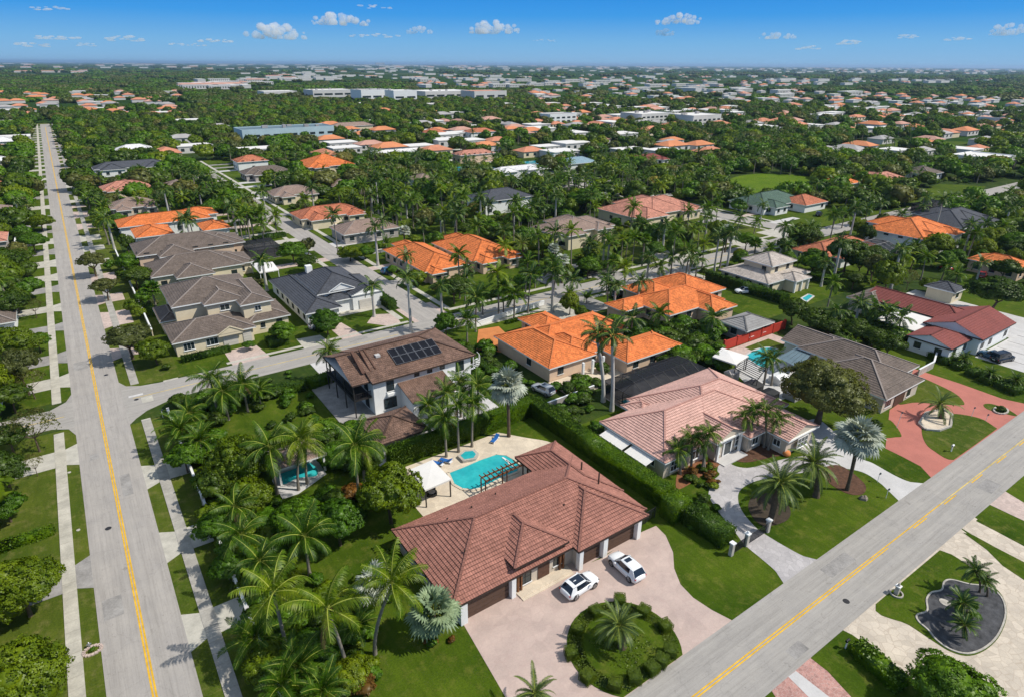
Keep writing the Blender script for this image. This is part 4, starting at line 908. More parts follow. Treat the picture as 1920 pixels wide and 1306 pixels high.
    def garage(s, x0, x1, y, mat='garage', h=2.3, rows=4):
        o = s.box('garage_door', x0, y-.05, 0.02, x1, y+.02, h, mat)
        for i in range(rows):
            mb = MB().box(x0+.06, y-.09, .06+i*(h-.05)/rows, x1-.06, y-.05, (i+1)*(h-.05)/rows); part('panel', mb, MAT[mat], o)
        return o

# --- the red-brown tiled house
A = House('tiled_house', 'single-storey house with a red-brown clay tile roof behind two white cars', 35, 48, 'r_red', 'beige', 'ridge_red', 'fascia', 3, short='the red-brown tiled house')
A.block(21.5, 40.75, 48.6, 54.8, 3.0, .47, wy0=41.45)
A.block(36.95, 39.75, 47.9, 52, 3.05, .47, wy0=40.55)
A.block(41.75, 45, 48.85, 58.9, 2.95, .47, over=1.2)
A.block(29.1, 40.85, 36.5, 50, 4.0, .47, wall=False)
A.garage(23.4, 28.7, 41.43); A.garage(37.95, 40.8, 40.53); A.garage(41.65, 46.3, 40.53)
for x0, x1, y in ((22.5, 23.3, 40.85), (28.75, 29.3, 40.85), (37.3, 37.85, 39.9), (40.9, 41.55, 39.9), (46.35, 46.95, 39.9)):
    A.box('pillar', x0, y, 0, x1, y+.6, 3.0, 'white')
for x in (29.75, 30.15, 35.5, 35.95): A.box('post', x, 41.15, .18, x+.2, 41.4, 3.95, 'wood')
A.box('door', 32.6, 41.38, .2, 34.2, 41.445, 2.6, 'wood_dark'); A.win('S', 30.9, 41.44, .6, 1.6, 1.8); A.win('S', 35.4, 41.44, .9, 1.2, 1.4)
A.box('step', 29.6, 39.9, 0.03, 36.6, 40.35, .12, 'deck')
for yy in (44, 48, 51.5): A.win('W', 22.1, yy, 1.0, 1.4, 1.2, 'trim')
for (x, y) in ((25.5, 45), (26.5, 50.5), (30, 51), (34, 52), (46, 50), (45.8, 46.5), (39, 45)):
    A.box('vent_pipe', x, y, 3, x+.14, y+.14, 3+min(y-40.75, 54.8-y, 99)*.47+.28, 'fascia')
# --- the pale pink tiled house
B = House('tiled_house', 'wide house with a pale pink tile roof and two white side awnings', 72, 52, 'r_pink', 'beige', 'ridge_pink', 'trim', 3, short='the pale pink tiled house')
B.block(57.6, 46.1, 82, 59.3, 3.0, .45)
B.block(66.0, 46.3, 86.2, 62.1, 2.98, .452, foot=True)
B.block(76.5, 39.9, 84.3, 52, 2.9, .40, 'S')
B.block(66.9, 44.9, 73.2, 54, 3.35, .47, 'S')
B.block(63.8, 56.5, 68.2, 61.2, 2.95, .45)
B.block(72.7, 43.6, 77.2, 50, 2.85, .38)
B.win('S', 80.4, 40.0, .7, 2.6, 1.7, 'trim', 2); B.win('S', 60.5, 46.68, .6, 2.0, 1.8, 'trim', 2); B.win('S', 64.6, 46.68, .8, 1.6, 1.5, 'trim'); B.win('S', 74.9, 44.15, .9, 1.5, 1.3, 'trim')
B.win('S', 68.0, 45.4, 1.0, .8, 1.9, 'trim', 0); B.win('S', 72.2, 45.4, 1.0, .8, 1.9, 'trim', 0)
B.box('door', 69.2, 45.38, .05, 71.2, 45.48, 2.5, 'trim'); B.box('door_glass', 69.5, 45.35, .3, 70.9, 45.375, 2.3, 'glass')
for x in (67.6, 72.6): B.box('column', x-.18, 44.95, 0, x+.18, 45.3, 3.3, 'trim')
B.box('porch_slab', 67.5, 43.6, .02, 72.8, 45.4, .16, 'concrete_white')
for yy in (42, 45.5, 49, 53, 57): B.win('W', 58.2 if yy > 46 else 77.1, yy, 1.0, 1.2, 1.1, 'trim') 
for (y0, y1) in ((48.0, 52.2), (52.7, 57.4)):
    mb = MB(); mb.face([(56.0, y0, 2.25), (56.0, y1, 2.25), (58.15, y1, 2.75), (58.15, y0, 2.75)][::-1]); mb.box(55.95, y0, 2.1, 56.05, y1, 2.27)
    k = 6
    for i in range(k+1): yy = y0+(y1-y0)*i/k; mb.bar((56, yy, 2.28), (58.15, yy, 2.78), .06, .04)
    for yy in (y0+.1, y1-.1): mb.bar((56.1, yy, 0), (56.1, yy, 2.2), .08)
    part('awning', mb, MAT['canvas'], B.o)
# --- white two-storey house with solar panels
LY0, LZ0, LZ1 = 79.6, 3.5, 4.75
C = House('two_storey_house', 'white two-storey house with brown tiled roof, solar panels and dark railed balcony', 40, 90, 'r_brown', 'white', 'r_brown', 'fascia', 0, short='the white two-storey house')
C.block(32.2, 84.3, 51.3, 99, 6.1, .36, 'W', wx0=32.5, wy0=84.95, over=.7)
C.block(29.2, 85.3, 42, 98.6, 6.08, .37, 'WX', wall=False)
C.block(27.6, 72.0, 35.6, 80.0, 3.0, .40, over=1.0)
# lean-to roof in front
mb = MB(); a = [(36.6, LY0, LZ0), (45.0, LY0, LZ0), (45.0, 84.9, LZ1), (36.6, 84.9, LZ1)]
mb.face(a, 0, [(0, 0), (8.4, 0), (8.4, 6), (0, 6)]); mb.face([(x, y, z-.16) for x, y, z in a][::-1], 0)
for i in range(4): p, q = a[i], a[(i+1) % 4]; mb.face([(p[0], p[1], p[2]-.16), (q[0], q[1], q[2]-.16), q, p], 0)
part('lean_to_roof', mb, MAT['r_brown'], C.o)
C.box('wall', 37.1, LY0+.6, 0, 44.6, 84.9, LZ0-.15, 'white'); mb = MB(); mb.face([(37.11, LY0+.6, LZ0-.16), (37.11, 84.9, LZ0-.16), (37.11, 84.9, LZ1-.2)][::-1]); part('wall', mb, MAT['white'], C.o)
for (x, y, z, w, h, ml) in ((35.4, 84.93, 3.7, 1.3, 1.9, 1), (48.4, 84.93, 3.6, 1.6, 1.9, 1), (40.2, 84.93, 4.95, .9, .6, 0), (42.6, 84.93, 4.95, .9, .6, 0), (45, 84.93, 4.95, .9, .6, 0), (35.2, 84.93, .6, 2.2, 1.9, 2), (38.6, LY0+.58, .8, 1.2, 1.3, 1), (42.4, LY0+.58, .8, 1.6, 1.3, 1), (48.6, 84.93, .5, 1.4, 2, 1)):
    C.win('S', x, y, z, w, h, 'frame_dark', ml, h > 1)
for yy in (88, 92, 96): C.win('W', 32.49, yy, .3, 1.6, 2.2); C.win('W', 32.49, yy, 3.4, 1.6, 2.1)
C.box('balcony_floor', 29.4, 85.6, 3.05, 32.39, 98.2, 3.25, 'frame_dark')
for yy in (85.75, 89.8, 94, 98.05): C.box('post', 29.45, yy-.08, 0, 29.61, yy+.08, 6.05, 'frame_dark')
mb = MB()
for z in (3.35, 4.3): mb.bar((29.5, 85.7, z), (29.5, 98.1, z), .07); mb.bar((29.5, 85.7, z), (32.4, 85.7, z), .07)
for i in range(31): mb.bar((29.5, 85.7+i*.4133, 3.3), (29.5, 85.7+i*.4133, 4.3), .03)
for i in range(8): mb.bar((29.5+i*.4, 85.7, 3.3), (29.5+i*.4, 85.7, 4.3), .03)
part('railing', mb, MAT['frame_dark'], C.o)
mb = MB(); mb.face([(29.52, 85.72, 3.3), (29.52, 98.1, 3.3), (29.52, 98.1, 4.3), (29.52, 85.72, 4.3)]); mb.face([(29.52, 85.71, 3.3), (32.3, 85.71, 3.3), (32.3, 85.71, 4.3), (29.52, 85.71, 4.3)])
part('railing_mesh', mb, MAT['netglass'], C.o)
C.box('planter_box', 34.7, 84.4, 3.0, 36.1, 84.93, 3.45, 'trim'); C.box('terrace', 26.8, 83.4, .02, 32.4, 100, .12, 'concrete_grey'); C.box('terrace', 27.2, 71.4, .02, 50.5, 84.9, .10, 'concrete_white')
def on_roofC(x, y, off): return (x, y, 6.1+(y-84.3)*.36+off)
# skylight box, chimney fan and batten
mb = MB()
for (xa, xb) in ((31.6, 32.1), (33.0, 33.15)):
    pts = [on_roofC(xa, 86.8, .02), on_roofC(xb, 86.8, .02), on_roofC(xb, 91.2, .02), on_roofC(xa, 91.2, .02)]; top = [on_roofC(xa, 86.8, .12), on_roofC(xb, 86.8, .12), on_roofC(xb, 91.2, .75), on_roofC(xa, 91.2, .75)]
    mb.face(top)
    for i in range(4): j = (i+1) % 4; mb.face([pts[i], pts[j], top[j], top[i]])
part('dormer_fin', mb, MAT['wood_dark'], C.o)
C.box('roof_fan', 35.1, 89.2, 7.4, 35.9, 90.0, 8.3, 'concrete_white')
mb = MB(); mb.bar(on_roofC(34.0, 87.0, .12), on_roofC(34.0, 91.5, .12), .2, .16); part('roof_batten', mb, MAT['wood_dark'], C.o)
sx, sy = 37.5, 86.55; me_ = None
for i in range(6):
    for j in range(2):
        x = sx+i*1.42; y = sy+j*1.83; p = on_roofC(x, y, .20)
        if me_ is None:
            mb = MB(); mb.box(0, 0, -.03, 1.34, 1.88, .03, 0, True); me_ = mb.mesh('solar_panel', MAT['solar'])
            fb = MB()
            for q in ((0, 0, .03, 1.88), (1.31, 0, 1.34, 1.88)): fb.box(q[0], q[1], .03, q[2], q[3], .045)
            fb.box(.03, 0, .03, 1.31, .03, .045); fb.box(.03, 1.85, .03, 1.31, 1.88, .045); fme = fb.mesh('panel_frame', MAT['metal'])
        o = link('solar_panel', me_, C.o, (p[0]-40, p[1]-90, p[2])); o.rotation_euler[0] = math.atan(.36); link('panel_frame', fme, o)
# white spiral stair on the right side
st = MB(); cx, cy_ = 53.0, 88.0
for i in range(16):
    a = i*.42; st.face([(cx, cy_, .2*i+.2), (cx+1.2*math.cos(a), cy_+1.2*math.sin(a), .2*i+.2), (cx+1.2*math.cos(a+.42), cy_+1.2*math.sin(a+.42), .2*i+.2)])
    st.bar((cx+1.2*math.cos(a), cy_+1.2*math.sin(a), .2*i+.2), (cx+1.2*math.cos(a), cy_+1.2*math.sin(a), .2*i+1.2), .05); st.bar((cx+1.2*math.cos(a), cy_+1.2*math.sin(a), .2*i+1.2), (cx+1.2*math.cos(a+.42), cy_+1.2*math.sin(a+.42), .2*i+1.4), .06)
st.tube([(cx, cy_, 0), (cx, cy_, 4.4)], .08); part('spiral_stair', st, MAT['trim'], C.o)
# --- orange tiled houses
D = House('tiled_house', 'low orange-tiled house with a covered patio behind the twin tall royal palms', 75, 86, 'r_orange', 'peach', 'ridge_orange', 'trim', 0, short='the orange-roofed house by the twin royal palms')
D.block(62.4, 77.7, 73.6, 95.6, 3.0, .40); D.block(67.4, 78.4, 76.5, 90, 3.1, .42); D.block(66, 83.5, 87.3, 94.4, 3.2, .42); D.block(75.8, 71.9, 90.4, 79.9, 2.9, .42); D.block(71.6, 91, 79, 100.4, 3.05, .4); D.block(77, 78, 84, 88, 2.97, .43)
D.auto(3.4, 'frame_dark', 1.3, 1.4, skip=.35)
for x in (69.3, 71.6, 74.2): D.box('column', x-.2, 76.3, 0, x+.2, 76.7, 2.9, 'trim')
D.box('patio', 62.6, 71.6, .02, 76.5, 78.2, .11, 'deck')
E = House('tiled_house', 'sprawling house with a bright orange tile roof near the red garden wall', 108, 92, 'r_orange', 'peach', 'ridge_orange', 'trim', 0, short='the bright orange sprawling house')
E.block(99.5, 83.4, 118, 96.5, 3.1, .42); E.block(93.2, 90.9, 104, 97.2, 2.9, .42); E.block(108.8, 79.4, 117.2, 92, 3.0, .45); E.block(110.5, 88, 124.2, 103, 3.2, .42); E.block(104, 92, 114, 103.4, 3.0, .42)
E.auto(3.6, 'frame_dark', 1.4, 1.4, skip=.4)
# --- cream house with grey-brown roofs, two storeys, by the corner
Fh = House('two_storey_house', 'cream two-storey house with layered grey-brown shingle roofs on the street corner', 20, 135, 'r_grey', 'cream', 'ridge_grey', 'trim', 1, short='the cream corner house', course=.5)
Fh.block(9.3, 126.6, 24.9, 138, 3.05, .36); Fh.block(11.5, 137.5, 28.5, 153.5, 6.5, .36); Fh.block(17.2, 135.0, 25.4, 147, 6.55, .36); Fh.block(23.4, 131.2, 30.2, 149, 6.4, .34); Fh.block(24.2, 129.6, 32.8, 141, 3.0, .36, over=.5); Fh.block(9.0, 140, 14, 150, 3.0, .4)
for (x, z, w, h) in ((12.2, .9, 2.0, 1.5), (16.4, .9, 2.2, 1.5)): Fh.win('S', x, 127.2, z, w, h, 'trim', 2)
Fh.garage(18.4, 21.2, 127.16, 'garage_white'); Fh.garage(22.2, 23.9, 127.16, 'garage_white'); Fh.win('S', 21.2, 135.58, 4.6, 1.9, 1.3, 'trim'); Fh.win('S', 26.9, 131.78, 4.5, 1.3, 1.1, 'trim'); Fh.win('S', 27.0, 130.1, 1.2, .9, 1.1); Fh.win('S', 30.4, 130.1, 1.2, 1.2, 1.2)
mb = MB(); mb.face([(17.6, 126.3, 3.0), (22.2, 126.3, 3.0), (19.9, 126.3, 4.3)]); mb.box(17.6, 126.35, 2.5, 22.2, 126.6, 3.0); mb.bar((17.4, 126.25, 3.0), (19.9, 126.25, 4.4), .2, .14); mb.bar((22.4, 126.25, 3.0), (19.9, 126.25, 4.4), .2, .14)
part('garage_gable', mb, MAT['cream'], Fh.o)
for (x0, y0, x1, y1, z, p, lb, sh) in ((11.6, 171.8, 33.6, 186, 3.6, .42, 'cream house with a broad grey-brown roof directly behind the corner house', 'the brown-roofed house behind the corner'), (10.6, 190.5, 36, 206, 4.6, .38, 'peach house with grey-brown gabled roofs next to a dark pool cage', 'the peach house by the pool cage')):
    H_ = House('shingled_house', lb, (x0+x1)/2, (y0+y1)/2, 'r_grey', 'cream' if y0 < 180 else 'peach', 'ridge_grey', 'trim', 1, short=sh, course=.5)
    H_.block(x0, y0, x1, y1, z, p); H_.block(x0+5, y0-4.2, x0+14, y0+6, z-.05, p); H_.block(x1-9, y0+2, x1+3, y1-1, z-.4, p-.05); H_.auto(3.8, 'frame_dark', 1.4, 1.2)
# --- dark blue roofed white house
G_ = House('shingled_house', 'white house with charcoal blue shingle roof and white front gable on the cross street', 44, 140, 'r_dark', 'white', 'r_dark', 'trim', 1, short='the charcoal-roofed white house', course=.5)
G_.block(35.4, 127.9, 43.6, 156, 3.0, .40); G_.block(40.2, 134, 52.6, 151.5, 4.6, .42, over=1); G_.block(47.3, 131.6, 55.2, 146, 3.7, .42, 'S', over=.3); G_.block(41.6, 131.9, 48.2, 141, 3.1, .38)
for yy in (131, 135, 139, 143, 147, 151): G_.win('W', 35.98, yy, .8, 1.2, 1.5)
G_.garage(37.2, 41.8, 128.48, 'frame_dark'); G_.garage(49, 52.4, 131.8, 'garage_white'); G_.win('S', 45.5, 134.9, 3.4, 1.3, .9)
mb = MB(); mb.face([(43.2, 134.2, 4.75), (49.0, 134.2, 4.75), (46.1, 134.2, 6.2)]); mb.bar((43, 134.1, 4.7), (46.1, 134.1, 6.3), .25, .12); mb.bar((49.2, 134.1, 4.7), (46.1, 134.1, 6.3), .25, .12); part('front_gable', mb, MAT['white'], G_.o)
G_.box('chimney', 42.6, 147.5, 3, 44.0, 148.9, 7.4, 'white')
# --- right hand houses
Hh = House('shingled_house', 'house with weathered grey-brown gable roofs behind the big dark olive tree', 108, 50, 'r_grey', 'beige', 'ridge_grey', 'trim', 1, short='the grey gabled house by the red drive', course=.5)
Hh.block(100.6, 38.2, 113.6, 52.5, 3.0, .44); Hh.block(106.5, 41, 117.6, 58, 3.4, .42, 'E'); Hh.block(108.2, 50, 118.2, 62.5, 3.0, .38, 'N')
Hh.win('S', 103, 38.82, .8, 1.8, 1.4); Hh.win('S', 110, 38.82, .6, 1.2, 1.8); Hh.garage(105, 108.5, 38.79, 'garage')
Ih = House('shingled_house', 'white house with maroon gabled roofs and a flat white patio roof', 145, 49, 'r_maroon', 'white', 'r_maroon', 'fascia', 1, short='the maroon-roofed white house', course=.5)
Ih.block(139.4, 39.3, 155.6, 50.4, 3.6, .36, 'EW'); Ih.block(131.0, 41.2, 141, 49.6, 3.0, .36, 'WX', over=.4); Ih.block(145.2, 45, 155.2, 66, 3.4, .34, 'N')
Ih.auto(3.4, 'frame_dark', 1.3, 1.3, skip=.3)
Ih.box('patio_roof', 134.6, 49.7, 2.9, 145.1, 57.6, 3.1, 'canvas')
for x in (134.9, 140): Ih.box('post', x, 57.2, 0, x+.15, 57.35, 2.9, 'trim')
rect('car_park', 139, 27, 170, 39.6, .04, MAT['concrete_white']); rect('car_park', 155.7, 39.6, 172, 66, .041, MAT['concrete_white'])
for k in range(5): rect('drive_joint', 143+k*5.2, 27.2, 143.25+k*5.2, 39.2, .052, MAT['concrete_grey'])
Jh = House('pagoda_house', 'cream house with stacked pagoda-like pale tile roofs behind a long clipped hedge', 145, 92, 'r_cream', 'cream', 'r_cream', 'trim', 1, short='the pale pagoda-roofed house', course=.5)
Jh.block(136, 84.6, 154.4, 99.6, 3.0, .28); Jh.block(140.6, 87.2, 151.4, 96.4, 6.0, .42, wallm='cream')
Jh.block(143, 81.6, 150, 88, 3.1, .36, 'S'); Jh.auto(3.2, 'frame_dark', 1.2, 1.4, skip=.2)
for x in (143.6, 146.4, 149.3): Jh.box('column', x-.2, 81.8, 0, x+.2, 82.2, 3.0, 'trim')

# --- houses farther away, from the corners of their eaves
def mhouse(FL, FR, L=None, ze=3.2, roof='r_grey', wall='cream', lb='', sh=None, p=.4, name='tiled_house', dep=13, wings=1, gap=3.8, fm='frame_dark'):
    xl, yf = W(*FL, ze); xr, yr = W(*FR, ze); y0 = (yf+yr)/2
    y1 = W(*L, ze)[1] if L else y0+dep
    y1 = min(max(y1, y0+7), y0+26)
    x0, x1 = xl, xr
    if x1-x0 < 6: x1 = x0+6
    mode = 1 if y0 < 330 else 2
    h = House(name, lb, (x0+x1)/2, (y0+y1)/2, roof, wall, 'ridge_grey' if roof in ('r_grey', 'r_taupe') else roof, 'trim', mode, short=sh, course=.6)
    h.block(x0, y0, x1, y1, ze, p); w = x1-x0; d = y1-y0; r = h.r
    if wings:
        a = x0+w*r.uniform(.05, .15); h.block(a, y0-r.uniform(2.5, 4), a+w*.33, y0+d*.55, ze-.1, p)
        if w > 14: b = x1-w*r.uniform(.03, .1); h.block(b-w*.28, y0-r.uniform(1.5, 3), b, y0+d*.6, ze-.15, p)
    if wings > 1: h.block(x0+w*.3, y0+1.5, x0+w*.75, y1+3, ze+.5, p+.03)
    if y0 < 520: h.auto(gap, fm, 1.4, 1.3, skip=.25)
    return h
MH = [
 
 ((206, 392), (300, 386), None, 3.3, 'r_taupe', 'beige', 'house with a taupe shingle roof just behind a row of dark palms', 'the taupe roof behind the palms', 1),
 ((189, 358), (286, 352), None, 3.4, 'r_salmon', 'cream', 'cream house with a wide apricot tile roof left of the grey-roofed bungalow', 'the apricot roof', 2),
 ((174, 319), (320, 309), None, 3.4, 'r_dark', 'white', 'pale house with twin charcoal hip roofs beyond the apricot roof', 'the twin charcoal roofs', 1),
 ((218, 284), (288, 278), None, 3.4, 'r_white', 'peach', 'house with layered light grey roofs at the edge of the dark wood', 'the light grey roof by the wood', 1),
 ((309, 353), (363, 350), None, 3.2, 'r_taupe', 'white', 'small pale house with a pinkish taupe roof among the palms', 'the small pinkish roof', 1),
 ((444, 305), (505, 301), None, 4.6, 'r_terra', 'white', 'white house with a brick red hip roof left of the orange two-storey house', 'the brick red hip roof', 0),
 ((462, 330), (545, 320), None, 3.2, 'r_grey', 'greywall', 'low house with a plain grey roof below the brick red hip roof', 'the plain grey roof', 1),
 ((580, 316), (664, 307), (561, 304), 5.2, 'r_orange', 'cream', 'cream two-storey house with orange roof and arched entry near the blue hall', 'the orange two-storey house', 1),
 ((512, 368), (600, 361), None, 3.2, 'r_taupe', 'cream', 'house with a broad pinkish tan roof facing the side street', 'the broad tan roof', 1),
 ((621, 350), (673, 349), None, 3.2, 'r_taupe', 'beige', 'house with a plain beige gable roof behind the yellow-green tree', 'the plain beige roof', 0),
 ((560, 410), (690, 399), None, 3.3, 'r_terra', 'cream', 'cream house with a dark terracotta roof on the side street', 'the dark terracotta roof', 1),
 ((645, 442), (750, 426), None, 3.2, 'r_taupe', 'greywall', 'house with a long reddish brown shingle roof behind tall shrubs', 'the reddish brown roof', 0),
 ((792, 509), (884, 497), (752, 458), 3.2, 'r_orange', 'peach', 'peach house with an orange roof half hidden by street palms', 'the orange roof behind the street palms', 2),
 ((888, 492), (975, 474), (868, 446), 3.2, 'r_orange', 'peach', 'house with broken orange roof parts showing between palm crowns', 'the broken-up orange roof', 2),
 ((908, 379), (1003, 368), (885, 366), 5.2, 'r_dark', 'white', 'white modern two-storey house with a navy hip roof left of the bright green tree', 'the navy-roofed modern house', 0),
 ((934, 323), (1016, 315), (909, 320), 4.6, 'r_white', 'white', 'large white house with a bright white tile roof', 'the bright white roof', 1),
 ((866, 293), (926, 286), (850, 288), 4.6, 'r_salmon', 'peach', 'peach house with an arcade and pinkish orange roof beyond the canal', 'the arcaded peach house', 0),
 ((1052, 306), (1138, 306), None, 3.2, 'r_teal', 'white', 'low house with a blue-grey metal roof among round trees', 'the blue-grey metal roof', 0),
 ((1168, 404), (1336, 393), (1144, 387), 3.6, 'r_salmon', 'cream', 'cream mansion with a wide salmon pink roof and many wings', 'the salmon pink mansion', 2),
 ((1035, 440), (1160, 424), (1019, 422), 4.6, 'r_taupe', 'cream', 'cream two-storey house with arched windows and a grey-taupe roof', 'the arched cream house', 2),
 ((1190, 301), (1266, 299), None, 3.3, 'r_maroon', 'white', 'low white house with a dark maroon roof beyond the round trees', 'the dark maroon roof', 1),
 ((1278, 321), (1330, 320), None, 3.2, 'r_grey', 'peach', 'small house with a flat grey-green roof next to the bright lawn', 'the small grey roof by the lawn', 0),
 ((1417, 386), (1531, 378), (1368, 375), 3.1, 'r_green', 'white', 'white bungalow with a faded green roof on the right side street', 'the faded green roof', 1),
 ((1584, 347), (1616, 342), (1528, 341), 5.0, 'r_orange', 'cream', 'cream two-storey house with a small orange roof beside the lawn', 'the small orange two-storey house', 0),
 ((1655, 346), (1722, 339), (1602, 335), 3.4, 'r_salmon', 'peach', 'wide house with an apricot orange roof of many gables', 'the apricot gabled house', 2),
 ((1740, 328), (1775, 324), (1697, 319), 3.2, 'r_grey', 'white', 'white house with a plain grey hip roof left of the flat white building', 'the grey hip roof', 0),
 ((1727, 449), (1806, 432), (1624, 426), 5.0, 'r_orange', 'white', 'large white house with a vivid orange hip roof at the right', 'the large vivid orange roof', 2),
 ((1535, 480), (1660, 462), (1480, 467), 2.9, 'r_terra', 'white', 'low house with long terracotta roofs behind the big dark tree', 'the long terracotta roof', 1),
 ((1800, 428), (1880, 412), (1742, 400), 3.4, 'r_dark', 'greywall', 'house with large dark navy roofs at the right edge', 'the dark navy roofs', 2),
 ((1788, 549), (1818, 541), (1768, 541), 3.0, 'r_dark', 'cream', 'small cream outbuilding with a dark pyramid roof by the parked vehicles', 'the dark pyramid roof', 0),
 ((1642, 573), (1702, 556), (1601, 552), 3.0, 'r_grey', 'beige', 'plain house with a pale grey hip roof behind the maroon-roofed house', 'the pale grey hip roof', 0),
 ((1896, 503), (1960, 500), None, 3.4, 'r_orange', 'peach', 'yellow-walled house with an orange roof cut by the right edge', 'the orange roof at the edge', 0),
 ((1402, 622), (1452, 603), (1376, 598), 2.9, 'r_flat', 'greywall', 'low house with a plain flat grey roof beside the red garden wall', 'the flat grey roof by the red wall', 0),
 ((800, 250), (838, 248), None, 4, 'r_terra', 'white', 'white house with a small red roof right of the brownish trees', 'the small red roof', 0),
 ((880, 249), (934, 247), None, 4, 'r_terra', 'white', 'white house with a red hip roof standing above the canal trees', 'the red roof above the canal', 0),
 ((620, 237), (708, 236), None, 4, 'r_taupe', 'cream', 'long house with a tan roof right behind the blue-roofed hall', 'the long tan roof', 0),
 ((1395, 272), (1450, 274), None, 5, 'r_terra', 'cream', 'tall house with a brick roof behind the wall of palms', 'the brick roof behind the palms', 0),
 ((1500, 384), (1565, 380), None, 3, 'r_terra', 'white', 'white cottage with a terracotta roof below the orange two-storey house', 'the terracotta cottage', 0),
 ((780, 340), (830, 338), None, 3.2, 'r_taupe', 'white', 'house with a tan hip roof right of the tall palm row', 'the tan hip roof', 0),
 ((-20, 402), (22, 398), None, 3.4, 'r_taupe', 'white', 'house with a pale tan roof and car port at the left edge', 'the pale tan roof at the edge', 0),
 ((-30, 355), (28, 352), None, 3.4, 'r_terra', 'beige', 'house with a faded brown roof left of the long road', 'the faded brown roof', 0),
 ((-30, 306), (26, 302), None, 3.4, 'r_white', 'beige', 'house with a light curved grey roof left of the long road', 'the light grey roof at the edge', 0),
 ((-20, 268), (32, 264), None, 3.4, 'r_white', 'white', 'house with a pale metallic roof far along the long road', 'the pale metallic roof', 0),
 ((-40, 460), (14, 450), None, 3.2, 'r_salmon', 'greywall', 'house with a salmon roof at the left edge among dark trees', 'the salmon roof at the edge', 0),
 ((-40, 620), (8, 600), None, 3.2, 'r_grey', 'white', 'house glimpsed at the left edge behind dense trees', 'the house at the left edge', 0),
]
for (a, b, l, ze, rf, wl, lb, sh, wg) in MH:
    mhouse(a, b, l, ze, rf, wl, lb, sh, wings=wg)
x0, y0 = W(254, 447, 4); x1 = W(328, 438, 4)[0]; x2 = W(383, 435, 4)[0]; x3 = W(436, 428, 4)[0]; yb = W(239, 417, 4)[1]
Q = House('tiled_house', 'white house with a vivid orange tile roof beside the long straight road', (x0+x3)/2, y0+8, 'r_orange', 'white', 'r_orange', 'trim', 1, short='the vivid orange roof by the long road', course=.6)
Q.block(x0, y0, x1, y0+14, 4.0, .34); Q.block(x2, y0-1, x3, y0+11, 3.9, .34); Q.block(x0-3, yb-8, x2+6, yb+5, 4.1, .34); Q.block(x2-3, yb-2, x3+1, yb+9, 4.05, .34); Q.auto(3.6, 'frame_dark', 1.5, 1.5)
# flat roofed buildings
def flat(name, label, pts, h, wallm, roofm, cat='building', px=True, extra=0, short=None, stripes=0, at=None):
    """box-like building with parapet; pts: front-left, front-right, depth in metres"""
    (a, b, dep) = pts; x0, y0 = W(*a); x1, y1 = W(*b); yb = (y0+y1)/2
    o = thing(name, ((x0+x1)/2, yb, 0), label, cat); RECTS.append((x0-1, yb-(16 if yb > 300 else 1), x1+1, yb+dep+1))
    mb = MB().box(x0, yb, 0, x1, yb+dep, h); part('wall', mb, MAT[wallm], o)
    part('roof', MB().box(x0+.3, yb+.3, h-.1, x1-.3, yb+dep-.3, h+.012), MAT[roofm], o)
    pb = MB(); pb.box(x0, yb, h+.01, x1, yb+.3, h+.5); pb.box(x0, yb+dep-.3, h+.01, x1, yb+dep, h+.5); pb.box(x0, yb+.3, h+.01, x0+.3, yb+dep-.3, h+.5); pb.box(x1-.3, yb+.3, h+.01, x1, yb+dep-.3, h+.5); part('parapet', pb, MAT[wallm], o)
    n = max(2, int((x1-x0)/(6 if yb < 600 else 16))); fl = max(1, int(h/(3.3 if yb < 600 else 6)))
    me = None; big_ = yb >= 600
    for i in range(n):
        for j in range(fl):
            if me is None: me = MB().box(-1.9*(3.4 if big_ else 1), -.08, 0, 1.9*(3.4 if big_ else 1), .02, 1.5 if not big_ else 2.6).mesh('window', MAT['glass'])
            link('window', me, o, (x0+(x1-x0)*(i+.5)/n-(x0+x1)/2, -.02, 1+j*(3.3 if not big_ else 6)))
    r = random.Random(int(x0))
    for i in range(extra):
        x = r.uniform(x0+3, x1-6); y = r.uniform(yb+2, yb+dep-5); part('roof_unit', MB().box(x, y, h+.013, x+r.uniform(2, 4), y+2.5, h+r.uniform(1, 2.2)), MAT['far_grey'], o)
    if short: LAND.append(((x0+x1)/2, yb, short))
    return o
flat('community_hall', 'long pale blue hall with solar panels on its blue-grey roof behind the trees', ((460, 272), (625, 260), 24), 9, 'plaster_blue', 'r_teal', short='the long pale blue hall', extra=5)
flat('flat_roofed_house', 'white flat-roofed modern house with a clipped hedge at the right', ((1865, 317), (1903, 310), 24), 5, 'white', 'canvas', short='the flat white building')
flat('flat_roofed_house', 'low white flat-roofed house left of the arcaded peach house', ((705, 300), (806, 295), 12), 3.6, 'white', 'canvas', short='the low white flat house')
flat('school_building', 'dark fronted modern white building block with stepped roof in the far centre', ((672, 193), (745, 193), 40), 17, 'white', 'far_grey', extra=3)
flat('school_building', 'white modern building with large windows right of the dark fronted block', ((738, 195), (784, 194), 30), 17, 'white', 'canvas', extra=2)
flat('school_building', 'long white building left of the dark fronted block', ((585, 188), (668, 187), 45), 14, 'far_white', 'canvas', extra=4)
flat('warehouse', 'wide low white warehouse at the far centre right of the school', ((785, 190), (905, 190), 60), 14, 'far_white', 'canvas', extra=5)
flat('warehouse', 'pale building with an orange band of roof right of the white warehouse', ((885, 192), (955, 191), 40), 15, 'far_white', 'far_tile')
flat('warehouse', 'low white shed left of the long white school building', ((495, 185), (560, 184), 40), 10, 'far_white', 'canvas')
flat('office_building', 'white cubic modern house with dark windows above the round trees', ((1028, 232), (1084, 230), 20), 8, 'white', 'far_grey', short='the white cubic house')
